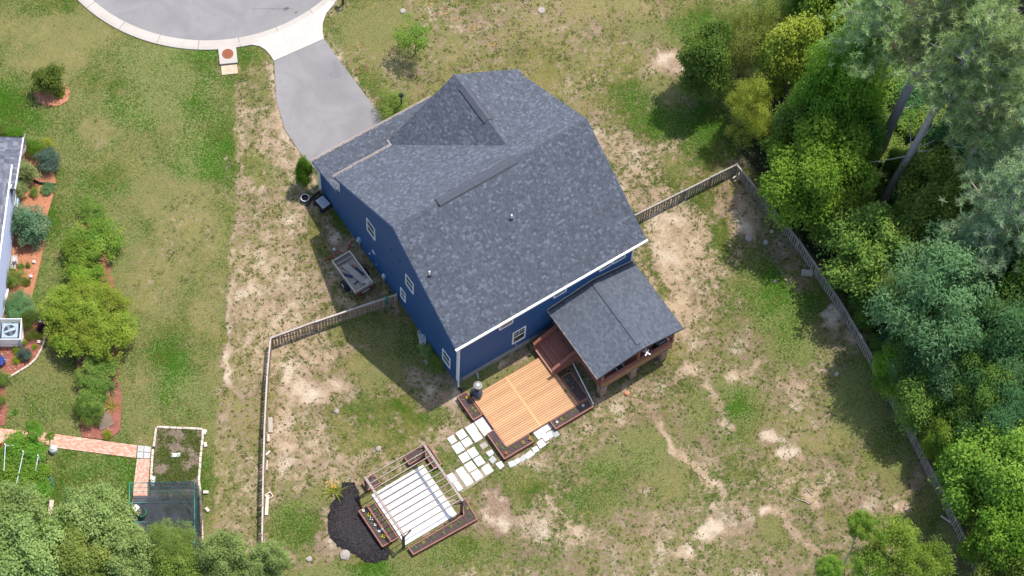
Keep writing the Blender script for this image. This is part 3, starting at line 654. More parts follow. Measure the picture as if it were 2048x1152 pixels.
def road():
    n = 96; cx, cy = ROAD_C
    ring = [(cx + R_IN * math.cos(2 * math.pi * i / n), cy + R_IN * math.sin(2 * math.pi * i / n)) for i in range(n)]
    o = MB().prism(ring, -.05, .02).build("road", MAT['asphalt']); tag(o, "grey asphalt turning circle of the cul-de-sac", kind="structure")
    s = MB().bx(cx - 4, cx + 4, cy + R_IN - 1, cy + 120, -.06, .016).build("road", MAT['asphalt']); tag(s, "grey asphalt street leading away from the turning circle", kind="structure")
    sp = MB()
    for px, py, rx, ry in ((572, 18, .22, .14), (592, 25, .12, .07), (545, 18, .05, .03)):
        x, y = at(px, py); sp.prism([(x + rx * math.cos(a * .5236) * random.uniform(.8, 1.2), y + ry * math.sin(a * .5236) * random.uniform(.8, 1.2)) for a in range(12)], .02, .0245)
    x0, y0 = at(505, 18); x1, y1 = at(585, 18); sp.bar((x0, y0, .023), (x1, y1, .023), .03, .003)
    sp.build("oil_stain", cheap("dark_oil_stain", (.105, .10, .10)), o)
    k = thing("kerb", "rolled pale concrete kerb round the turning circle", None, (cx, cy, 0), kind="structure")
    seg = 26; prof = [(R_IN, .004), (R_IN + .25, .035), (R_IN + .5, .055), (R_OUT, .03), (R_OUT, -.1)]
    for i in range(seg):
        a0 = 2 * math.pi * i / seg + .0011; a1 = 2 * math.pi * (i + 1) / seg - .0011; mb = MB(); st = 6; vs = []; fs = []
        mid = (a0 + a1) / 2
        if abs(mid - math.pi / 2) < .38: continue
        for j in range(st + 1):
            a = a0 + (a1 - a0) * j / st
            pr = prof
            for rr, z in pr:
                # the kerb dips to nothing where the drive apron meets the road
                d = abs((a + math.pi / 2 + math.pi) % (2 * math.pi) - math.pi) ; flat = 1 if d > .36 else max(.16, (d - .16) / .2)
                vs.append((cx + rr * math.cos(a), cy + rr * math.sin(a), .022 + (z * flat if z > 0 else z)))
        m = len(prof)
        for j in range(st):
            for q in range(m - 1): fs.append((j * m + q, (j + 1) * m + q, (j + 1) * m + q + 1, j * m + q + 1))
        fs.append(tuple(range(m))); fs.append(tuple(st * m + q for q in range(m))[::-1])
        mb.add(vs, fs).build("kerb_section", MAT['concrete'], k)
    dv = [at(548, 122), at(648, 78), (5.85, 21.5), (5.9, 17.6), (5.9, 15.30), (.42, 15.30), (.45, 16.6), (.31, 18.38), (.36, 20.25), (1.01, 22.38)]
    o = MB().prism(dv, -.05, .012).build("driveway", MAT['asphalt']); tag(o, "grey asphalt driveway leading to the blue house", kind="structure")
    w = MB()
    w.prism([at(665, 122), at(672, 124), at(684, 148), at(680, 155), at(664, 157), at(657, 150), at(659, 143), at(667, 148)], .012, .0165)
    w.build("damp_stain", cheap("damp_asphalt", (.150, .143, .140)), o)
    ap = [at(476, 91), at(505, 90), at(520, 93), at(531, 100), at(540, 110), at(548, 122), at(648, 78), at(645, 62), at(646, 45), at(652, 28), at(670, 6)]
    arc = [(cx + (R_OUT - .35) * math.cos(a), cy + (R_OUT - .35) * math.sin(a)) for a in np.linspace(math.atan2(at(664, 3)[1] - cy, at(664, 3)[0] - cx), math.atan2(at(478, 84)[1] - cy, at(478, 84)[0] - cx), 12)]
    o = MB().prism(ap + arc, -.05, .046).build("apron", MAT['apron']); tag(o, "pale concrete apron joining the driveway to the road", kind="structure")
    # storm drain
    x, y = at(456, 112); t = thing("storm_drain", "concrete storm drain slab with a round rusty lid beside the kerb", "drain", (x, y, 0))
    a = math.atan2(y - cy, x - cx); T = Matrix.Translation((x, y, 0)) @ Matrix.Rotation(a, 4, 'Z')
    MB(T).bx(-.62, .62, -.56, .56, -.05, .13).build("slab", MAT['concrete'], t)
    MB(T).bx(.625, .68, -.5, .5, -.02, .09).build("opening", MAT['iron'], t)
    MB(T).bx(.69, 1.35, -.5, .5, -.05, .03).build("apron_pad", MAT['sand'], t)
    mb = MB(T); mb.tube([(-.08, .0, .13), (-.08, .0, .15)], .36, 28); c = mb.build("manhole_cover", MAT['rust'], t)
    mb = MB(T)
    for rr in (.12, .22, .31):
        for k2 in range(20):
            q = k2 * math.pi / 10; mb.ob((-.08 + rr * math.cos(q), rr * math.sin(q), .155), (.03, .05, .012), q)
    mb.build("lid_stud", MAT['rust'], t)['kind'] = 'stuff'
def P(ox, oy, s, pts): return [(ox + a / s, oy + b / s) for a, b in pts]
MULCH_BLACK = P(620, 800, 3.3875, [(225, 560), (300, 558), (330, 615), (335, 690), (352, 735), (330, 760), (485, 985), (545, 1035), (530, 1075), (440, 1105), (370, 1092), (300, 1045), (200, 1002), (150, 950), (120, 880), (125, 780), (150, 700), (195, 645)])
NOGRASS = [MULCH_BLACK, [(548, 122), (648, 78), (768, 240), (632, 345), (560, 250)], [(476, 85), (548, 122), (648, 78), (645, 40), (670, 0), (600, 30)],
           [(914, 790), (1070, 700), (1165, 740), (1190, 810), (1010, 930), (960, 850)], [(735, 985), (845, 925), (960, 1035), (825, 1105), (790, 1090)], [(888, 875), (965, 835), (1000, 930), (915, 985)],
           [(0, 260), (48, 270), (110, 300), (100, 560), (90, 700), (0, 760)], [(0, 855), (275, 890), (410, 850), (400, 1080), (260, 1080), (270, 905), (0, 905)]]
build_ground(); road()

# ------------------------------------------------------------------ shingled roof surfaces
def tab_mesh(w, e, th, tone, mat):
    mb = MB()
    mb.add([(0, 0, 0), (w, 0, 0), (0, 0, th), (w, 0, th), (0, e, th * .35), (w, e, th * .35)], [(2, 3, 5, 4), (0, 1, 3, 2), (0, 2, 4), (1, 5, 3)], 0, tone)
    mb.m[1] = 1
    return mb.mesh("shingle", [MAT[mat], MAT['butt']], tone=True)
TABS = {}
MAT['butt'] = surf('asphalt_shingle_edge', (.018, .019, .022), None, .95, 5, None, 40, 0)
def shingle_field(roof, mat, O, sd, td, poly, expo=.145, widths=(.10, .15, .22), indiv=0, regular=False, bias=.45, name="shingle_field"):
    """lay courses of tabs over a convex polygon given in (along, up) metres; the first `indiv` tabs become objects"""
    O, sd, td = Vector(O), Vector(sd).normalized(), Vector(td).normalized(); nrm = sd.cross(td).normalized()
    if nrm.z < 0: nrm = -nrm
    flip = sd.cross(td).z < 0
    T0 = min(p[1] for p in poly); T1 = max(p[1] for p in poly); n = len(poly)
    def ext(t):
        xs = []
        for i in range(n):
            (a, b), (c, d) = poly[i], poly[(i + 1) % n]
            if (b - t) * (d - t) <= 0 and b != d: xs.append(a + (c - a) * (t - b) / (d - b))
        return (min(xs), max(xs)) if len(xs) >= 2 else None
    mb = MB(); count = 0; t = T0; row = 0
    R = Matrix((sd, td, nrm)).transposed().to_4x4()
    while t < T1 - .02:
        t1 = min(t + expo, T1); e0 = ext(t + 1e-4); e1 = ext(t1 - 1e-4)
        if e0 and e1:
            lo, hi = min(e0[0], e1[0]), max(e0[1], e1[1]); s = lo - random.uniform(0, .3)
            if regular: s = lo - (row % 2) * widths[0] * .5
            while s < hi:
                w = widths[0] if regular else random.choice(widths)
                a, b = s, s + w - .006
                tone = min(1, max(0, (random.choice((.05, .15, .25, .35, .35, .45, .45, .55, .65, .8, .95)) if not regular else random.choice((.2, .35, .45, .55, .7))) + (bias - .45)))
                th = random.choice((.018, .024, .030, .040)) if not regular else random.choice((.018, .028))
                q = [max(a, e0[0]), min(b, e0[1]), max(a, e1[0]), min(b, e1[1])]
                if q[1] - q[0] > .01 or q[3] - q[2] > .01:
                    whole = q[0] == a and q[2] == a and q[1] == b and q[3] == b
                    if count < indiv and whole and not flip:
                        key = (round(w, 3), th, round(tone, 2), mat)
                        if key not in TABS: TABS[key] = tab_mesh(w - .006, expo + .012, th, tone, mat)
                        loc = O + sd * a + td * t + nrm * .004
                        o = inst("shingle", TABS[key], roof, loc); o.rotation_euler = R.to_euler(); count += 1
                    else:
                        for k in (1, 3):
                            if q[k] < q[k - 1]: q[k] = q[k - 1] = (q[k] + q[k - 1]) / 2
                        tt = t1 + .012
                        P_ = lambda s_, t_, h_: O + sd * s_ + td * t_ + nrm * (h_ + .004)
                        vs = [P_(q[0], t, 0), P_(q[1], t, 0), P_(q[0], t, th), P_(q[1], t, th), P_(q[2], tt, th * .35), P_(q[3], tt, th * .35)]
                        mb.add(vs, [(2, 3, 5, 4), (0, 1, 3, 2), (0, 2, 4), (1, 5, 3)], 0, tone); mb.m[-3] = 1
                s += w
        t += expo; row += 1
    if mb.v:
        o = mb.build(name, [MAT[mat], MAT['butt']], roof, tone=True); o['kind'] = 'stuff'
def ridge_caps(roof, p0, p1, dn0, dn1, step=.26, w=.17, mat='shingle', name="ridge_cap"):
    p0, p1 = Vector(p0), Vector(p1); L = (p1 - p0).length; d = (p1 - p0).normalized(); n = int(L / step)
    a, b = Vector(dn0).normalized(), Vector(dn1).normalized()
    for i in range(n):
        c = p0 + d * (i * step); e = c + d * (step + .02); mb = MB(); h0, h1 = .045, .028; tone = random.choice((.3, .45, .5, .6, .75))
        z = Vector((0, 0, 1))
        mb.add([c + z * h0, e + z * h1, e + a * w + z * h1 * .8, c + a * w + z * h0 * .8, e + b * w + z * h1 * .8, c + b * w + z * h0 * .8], [(0, 1, 2, 3), (1, 0, 5, 4), (0, 3, 5)], 0, tone)
        mb.build(name, MAT[mat], roof, tone=True)

# ------------------------------------------------------------------ the blue house
HX, HY = 12.2, 13.0; ZE = 5.43; ZR = 9.70; YR = 6.5; XL, XR = -.26, 12.96
SL = (ZR - ZE) / (YR + .12)
def laps(mb, p0, p1, zlo, zfun, nrm, lap=.155, z_end=None):
    """lapped boards between ground points p0 and p1; zfun(s) gives the wall's top"""
    p0, p1 = Vector((*p0, 0)), Vector((*p1, 0)); L = (p1 - p0).length; d = (p1 - p0) / L; n = Vector((*nrm, 0))
    z = zlo; S = np.linspace(0, L, 61); top = np.array([zfun(s) for s in S]); zt = top.max()
    while z < zt - .01:
        z1 = min(z + lap, zt); ok = S[top > z + .01]
        if len(ok) < 2: break
        def cut(zz):
            g = np.where(top >= zz - 1e-6)[0]
            if len(g) == 0: return None
            i, j = g[0], g[-1]; a = S[i]; b = S[j]
            if i > 0: a = S[i - 1] + (S[i] - S[i - 1]) * (zz - top[i - 1]) / max(1e-6, top[i] - top[i - 1])
            if j < len(S) - 1: b = S[j] + (S[j + 1] - S[j]) * (top[j] - zz) / max(1e-6, top[j] - top[j + 1])
            return a, b
        c0 = cut(z + 1e-4) or (ok[0], ok[-1]); c1 = cut(z1 - 1e-4) or ((c0[0] + c0[1]) / 2,) * 2
        q = [p0 + d * c0[0] + n * .026 + Vector((0, 0, z)), p0 + d * c0[1] + n * .026 + Vector((0, 0, z)), p0 + d * c1[1] + n * .006 + Vector((0, 0, z1)), p0 + d * c1[0] + n * .006 + Vector((0, 0, z1)), p0 + d * c0[0] + n * .004 + Vector((0, 0, z)), p0 + d * c0[1] + n * .004 + Vector((0, 0, z))]
        mb.add(q, [(0, 1, 2, 3), (4, 5, 1, 0)]); z += lap
def window(parent, O, sd, nrm, w, h, muntins=False, wide_sill=False):
    """double hung window: O lower corner on the wall, sd along, nrm outward"""
    O, sd, nrm = Vector(O), Vector(sd), Vector(nrm); T = Matrix((sd, nrm, Vector((0, 0, 1)))).transposed().to_4x4(); T.translation = O
    t = .075; mb = MB(T)
    mb.bx(0, t, 0, .055, 0, h); mb.bx(w - t, w, 0, .055, 0, h); mb.bx(t, w - t, 0, .055, h - t, h); mb.bx(t, w - t, 0, .07, 0, t * (1.5 if wide_sill else 1))
    o = mb.build("window", MAT['white'], parent)
    MB(T).bx(t, w - t, .0, .022, t, h - t).build("pane", MAT['glass'], o)
    MB(T).bx(t + .002, w - t - .002, .024, .048, h * .5 - .03, h * .5 + .03).build("meeting_rail", MAT['white'], o)
    m = MB(T)
    if muntins:
        m.bx(w * .5 - .011, w * .5 + .011, .024, .034, h * .5 + .031, h - t); m.bx(t, w - t, .0245, .033, h * .74 - .011, h * .74 + .011)
        m.build("muntin", MAT['white'], o)
    return o
def house():
    H = thing("house", "two storey blue house with dark grey shingle roofs", "house", (0, 0, 0))
    fl = MB(); fl.bx(.03, HX - .03, .03, HY - .01, -.2, .62); fl.bx(.03, 8.0, HY, 15.30, -.2, .22)
    fl.build("foundation", MAT['foundation'], H)
    blk = MB()
    for i in range(31):
        for j in range(3):
            x0 = .04 + i * .4 - (j % 2) * .2
            if x0 < .03: x0 = .035
            if x0 + .39 < HX: blk.bx(x0, x0 + .385, .0, .028, -.02 + j * .2, .17 + j * .2)
    blk.build("foundation_block", MAT['foundation'], H)
    bb = MB(); bb.bx(.05, HX - .05, .05, HY - .05, .3, 5.2); bb.bx(.05, 8.0, HY - .04, 15.28, .2, 2.9)
    bb.add([(.05, .05, 5.2), (.05, HY - .05, 5.2), (.05, YR, 9.3), (HX - .05, .05, 5.2), (HX - .05, HY - .05, 5.2), (HX - .05, YR, 9.3)], [(0, 2, 1), (3, 4, 5), (0, 3, 5, 2), (1, 2, 5, 4)])
    bb.build("wall_core", MAT['blue'], H)
    gz = lambda s: min(ZE + (s - 0 + .12) * SL - .10, ZE + (HY - s + .12) * SL - .10)
    mb = MB(); laps(mb, (0, 0), (0, HY), .22, gz, (-1, 0)); laps(mb, (0, HY), (0, 15.34), .22, lambda s: 3.5 - s * .22, (-1, 0)); mb.build("siding", MAT['blue'], H)
    mb = MB(); laps(mb, (HX, 0), (0, 0), .64, lambda s: ZE - .1, (0, -1)); mb.build("siding", MAT['blue'], H)
    mb = MB(); laps(mb, (HX, HY), (HX, 0), .22, lambda s: gz(HY - s), (1, 0)); laps(mb, (8.02, 15.34), (8.02, HY), .22, lambda s: 2.9 + s * .22, (1, 0)); mb.build("siding", MAT['blue'], H)
    mb = MB(); laps(mb, (3.9, 13.05), (12.2, 13.05), 3.4, lambda s: 5.4 + (4.5 - abs(s - 4.5)) * .72 if s < 9 else 5.4, (0, 1)); laps(mb, (0, 15.34), (8.02, 15.34), .22, lambda s: 2.9, (0, 1)); mb.build("siding", MAT['blue'], H)
    cb = MB()
    for x, y in ((-.03, -.03), (HX - .07, -.03)): MB().bx(x, x + .10, y, y + .10, .6, ZE - .12).build("corner_board", MAT['white'], H)
    MB().bx(-.03, .06, HY - .06, HY + .03, 3.55, ZE - .1).build("corner_board", MAT['white'], H); MB().bx(-.03, .06, 15.29, 15.37, .2, 2.9).build("corner_board", MAT['white'], H)
    dn = MB()
    dn.tube([(.06, -.16, ZE - .05), (.03, -.09, ZE - .4), (.03, -.09, .35), (-.02, -.22, .12)], .055, 8)
    dn.build("downspout", MAT['gutter'], H)
    dn = MB(); dn.tube([(-.08, 15.5, 2.9), (-.06, 15.42, 2.6), (-.06, 15.42, .3), (-.1, 15.5, .1)], .05, 8); dn.build("downspout", MAT['gutter'], H)
    dn = MB(); dn.tube([(-.06, 13.12, ZE - .1), (-.05, 13.06, ZE - .5), (-.05, 13.06, 4.2), (-.05, 13.2, 3.72)], .045, 8); dn.build("downspout", MAT['gutter'], H)
    MB().tube([(-.05, -.25, .07), (.02, -.6, .06), (.16, -1.1, .06)], .075, 8).build("drain_hose", MAT['black'], H)
    # roof
    z = Vector((0, 0, 1)); R_ = thing_part("roof", H)
    roof = MB(); th = .14
    def slab(poly, mi=0):
        n = len(poly); roof.add([Vector(p) for p in poly] + [Vector(p) - z * th for p in poly], [tuple(range(n)), tuple(range(2 * n - 1, n - 1, -1))] + [(i, (i + 1) % n + 0, (i + 1) % n + n, i + n) for i in range(n)], mi)
    slab([(XL, -.12, ZE), (XR, -.12, ZE), (XR, YR, ZR), (XL, YR, ZR)])
    slab([(XR, HY + .12, ZE), (XL, HY + .12, ZE), (XL, YR, ZR), (XR, YR, ZR)])
    XG, ZG, YG = 8.4, 8.8, 13.55; SG = (ZG - ZE) / 4.6
    yv = HY + .12 - (ZG - ZE) / SL
    slab([(XG, yv, ZG), (XG - 4.6, HY + .12, ZE), (XG - 4.6, YG, ZE), (XG, YG, ZG)])
    slab([(XG + 4.6, YG, ZE), (XG + 4.6, HY + .12, ZE), (XG, yv, ZG), (XG, YG, ZG)])
    GZ0, GZ1, GY0, GY1 = 3.6, 2.95, HY + .01, 15.95
    slab([(-.16, GY1, GZ1), (-.16, GY0, GZ0), (8.3, GY0, GZ0), (8.3, GY1, GZ1)])
    me = roof.mesh("roof", MAT['felt']); R_.data = me
    LR = math.hypot(YR + .12, ZR - ZE)
    shingle_field(R_, 'shingle', (XL, -.13, ZE), (1, 0, 0), (0, YR + .12, ZR - ZE), [(0, 0), (XR - XL, 0), (XR - XL, LR), (0, LR)], indiv=300)
    k = LR / (YR + .12)
    fp = lambda x, y: (XR - x, (HY + .12 - y) * k)
    shingle_field(R_, 'shingle', (XR, HY + .13, ZE), (-1, 0, 0), (0, -(YR + .12), ZR - ZE), [fp(XL, HY + .12), fp(XG - 4.6, HY + .12), fp(XG, yv), fp(XG, YR), fp(XL, YR)], bias=.66)  # lighter tone paints in the front slope's brighter daylight; same shingles as the rear
    shingle_field(R_, 'shingle', (XR, HY + .13, ZE), (-1, 0, 0), (0, -(YR + .12), ZR - ZE), [fp(XG, yv), fp(XR, HY + .12), fp(XR, YR), fp(XG, YR)], bias=.66)  # right part of the front slope, with the same painted-in brightness
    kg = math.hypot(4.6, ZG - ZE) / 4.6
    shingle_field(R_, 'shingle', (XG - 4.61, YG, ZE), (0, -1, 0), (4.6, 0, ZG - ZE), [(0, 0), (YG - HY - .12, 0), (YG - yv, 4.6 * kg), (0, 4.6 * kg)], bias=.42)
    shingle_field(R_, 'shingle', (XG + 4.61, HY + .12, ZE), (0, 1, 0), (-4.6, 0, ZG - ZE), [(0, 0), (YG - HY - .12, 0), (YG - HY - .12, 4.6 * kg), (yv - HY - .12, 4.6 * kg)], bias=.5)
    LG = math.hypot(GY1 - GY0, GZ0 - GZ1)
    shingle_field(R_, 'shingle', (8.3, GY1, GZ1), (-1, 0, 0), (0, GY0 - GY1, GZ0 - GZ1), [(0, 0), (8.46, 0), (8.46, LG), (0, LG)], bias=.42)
    ridge_caps(R_, (XL, YR, ZR), (XR, YR, ZR), (0, -1, -SL), (0, 1, -SL))
    ridge_caps(R_, (XG, YG, ZG), (XG, yv + .1, ZG), (-1, 0, -SG), (1, 0, -SG))
    rv = MB()
    for sgn in (-1, 1): rv.add([(2.75, YR, ZR + .10), (8.0, YR, ZR + .10), (8.0, YR + sgn * .24, ZR + .10 - .24 * SL), (2.75, YR + sgn * .24, ZR + .10 - .24 * SL), (8.0, YR + sgn * .24, ZR + .05 - .26 * SL), (2.75, YR + sgn * .24, ZR + .05 - .26 * SL)], [(0, 1, 2, 3), (3, 2, 4, 5), (0, 3, 5), (1, 4, 2)])
    rv.build("ridge_vent", MAT['vent_plastic'], R_)
    sl_ = MB(); sl_.bx(2.72, 8.03, YR - .285, YR - .245, ZR - .20, ZR - .10); sl_.build("vent_slot", MAT['black'], R_); sl_ = MB(); sl_.bx(2.72, 8.03, YR + .245, YR + .285, ZR - .20, ZR - .085); sl_.build("vent_slot", MAT['black'], R_); sl_ = MB(); sl_.bx(2.70, 2.748, YR - .24, YR + .24, ZR - .05, ZR + .075); sl_.build("vent_slot", MAT['black'], R_)
    rv = MB()
    for sgn in (-1, 1): rv.add([(XG, 9.9, ZG + .1), (XG, 12.6, ZG + .1), (XG + sgn * .24, 12.6, ZG + .1 - .24 * SG), (XG + sgn * .24, 9.9, ZG + .1 - .24 * SG), (XG + sgn * .25, 12.6, ZG - .13), (XG + sgn * .25, 9.9, ZG - .13)], [(0, 1, 2, 3), (3, 2, 4, 5)])
    rv.build("ridge_vent", MAT['vent_plastic'], R_)
    for sx in (-1, 1): MB().bx(XG + sx * .265 - .02, XG + sx * .265 + .02, 9.88, 12.62, ZG - .22, ZG - .085).build("vent_slot", MAT['black'], R_)
    g = MB()
    g.bx(XL - .03, XR + .06, -.27, -.13, ZE - .13, ZE + .005); g.build("gutter", MAT['gutter'], R_)
    g = MB(); g.bx(XL - .02, XG - 4.62, HY + .14, HY + .155, ZE - .12, ZE + .02); g.bx(XL - .02, XG - 4.62, HY + .155, HY + .235, ZE - .12, ZE - .10); g.bx(XL - .02, XG - 4.62, HY + .235, HY + .255, ZE - .12, ZE + .015)
    g.bx(XG - 4.68, XG - 4.62, HY + .14, YG + .02, ZE - .1, ZE + .0); g.build("gutter", MAT['gutter_b'], R_)
    g = MB(); g.bx(-.2, 8.3, GY1 + .005, GY1 + .02, GZ1 - .13, GZ1 + .02); g.bx(-.2, 8.3, GY1 + .02, GY1 + .10, GZ1 - .12, GZ1 - .10); g.bx(-.2, 8.3, GY1 + .10, GY1 + .12, GZ1 - .12, GZ1 + .01); g.build("gutter", MAT['gutter_b'], R_)
    for x0 in (XL - .022, XR - .0):
        for sgn, ye in ((1, -.12), (-1, HY + .12)):
            fa = MB(); fa.add([(x0, ye, ZE - .17), (x0 + .022, ye, ZE - .17), (x0 + .022, YR, ZR - .17), (x0, YR, ZR - .17), (x0, ye, ZE - .004), (x0 + .022, ye, ZE - .004), (x0 + .022, YR, ZR - .004), (x0, YR, ZR - .004)], [(4, 5, 6, 7), (0, 1, 5, 4), (0, 4, 7, 3), (1, 2, 6, 5)]); fa.build("rake_board", MAT['blue_rake'], R_)
    fa = MB(); fa.add([(-.18, GY0, GZ0 - .15), (-.162, GY0, GZ0 - .15), (-.162, GY1, GZ1 - .15), (-.18, GY1, GZ1 - .15), (-.18, GY0, GZ0), (-.162, GY0, GZ0), (-.162, GY1, GZ1), (-.18, GY1, GZ1)], [(4, 5, 6, 7), (0, 4, 7, 3), (1, 2, 6, 5)])
    fa.build("rake_board", MAT['blue_rake'], R_)
    for px, py in ((1023, 438), (859, 551)):
        zz = ZE + 3.0
        for _ in range(6):
            x, y = at(px, py, zz); zz = ZE + (y + .12) * SL
        v = MB(); v.tube([(x, y, zz), (x, y, zz + .5)], .05, 10); o = v.build("vent_pipe", MAT['white'], R_)
        v = MB(); v.tube([(x, y, zz + .02), (x, y, zz + .10)], [.13, .06], 10); v.build("pipe_boot", MAT['black'], o)
    # windows on the left (side) wall
    for y0, y1, z0, z1 in ((8.90, 9.83, 3.92, 5.36), (4.68, 5.55, 4.0, 5.28), (5.58, 6.16, 1.36, 2.5), (.70, 1.54, .96, 2.3)):
        window(H, (-.012, y1, z0), (0, -1, 0), (-1, 0, 0), y1 - y0, z1 - z0)
    for x0, x1, z0, z1, mu in ((3.80, 4.73, 1.28, 2.8, True), (2.80, 3.76, 4.32, 5.25, False), (6.55, 7.47, 4.42, 5.25, False), (9.78, 10.68, 4.45, 5.25, False), (10.73, 11.63, 4.42, 5.25, False)):
        window(H, (x0, -.012, z0), (1, 0, 0), (0, -1, 0), x1 - x0, z1 - z0, mu)
    # front and garage, away from the camera
    gd = MB(); gd.bx(.8, 5.6, 15.37, 15.40, .05, 2.4); gd.build("garage_door", MAT['white'], H)
    for x0 in (5.2, 9.2): window(H, (x0 + 1, 13.085, 3.9), (-1, 0, 0), (0, 1, 0), 1.0, 1.5)
    for y0, z0 in ((3.0, 4.0), (9, 4.0), (4, 1.4), (10, 1.4)): window(H, (HX + .012, y0, z0), (0, 1, 0), (1, 0, 0), .9, 1.4)
    # small fittings on the side wall
    def fit(name, y, z0, sy, sz, sx, m):
        mb = MB(); mb.bx(-.03 - sx, -.03, y - sy / 2, y + sy / 2, z0 - sz / 2, z0 + sz / 2)
        o = mb.build(name, MAT[m], H); return o
    y, zz = atx(718, 480, -.1); o = fit("electric_meter", y, zz, .24, .36, .14, 'aclid')
    MB().tube([(-.19, y, zz + .03), (-.25, y, zz + .03)], .085, 12).build("meter_dial", MAT['lgrey'], o)
    MB().tube([(-.07, y, zz - .18), (-.07, y, -.02)], .03, 6).build("conduit", MAT['grey'], o)
    y, zz = atx(748, 504, -.03); o = fit("wall_vent", y, zz, .3, .15, .06, 'lgrey')
    y, zz = atx(740, 507, -.03); fit("outlet_cover", y, zz, .12, .1, .05, 'lgrey')
    y, zz = atx(753, 528, -.03); fit("outlet_cover", y, zz, .06, .06, .04, 'lgrey')
    y, zz = atx(767, 553, -.1); o = fit("utility_box", y, zz, .22, .34, .14, 'lgrey')
    for k in range(3): MB().bx(-.185, -.172, y - .08, y + .08, zz - .09 + k * .08, zz - .05 + k * .08).build("vent_slit", MAT['grey'], o)
    MB().tube([(-.08, y, zz - .17), (-.08, y, -.02)], .03, 6).build("conduit", MAT['grey'], o)
    x, zz = aty(1031, 688, 0); mb = MB(); mb.tube([(x, -.03, zz), (x, -.1, zz)], .05, 8); mb.build("hose_tap", MAT['grey'], H)
    sky_ = MB()
    for px, py in ((784, 500), (800, 522), (783, 545)):
        y, zz = atx(px, py, 0); sky_.bx(-.05, -.028, y - .04, y + .04, zz - .11, zz + .11)
    sky_.build("wall_bracket", MAT['bluepaint'], H)
def thing_part(name, parent):
    me = bpy.data.meshes.new(name); o = bpy.data.objects.new(name, me); COL.objects.link(o); o.parent = parent; ORG[o.name] = ORG[parent.name]; return o
MAT['blue_rake'] = surf("blue_rake_paint", (.05, .11, .26), None, .55, 3, None, 20, .05)
house()

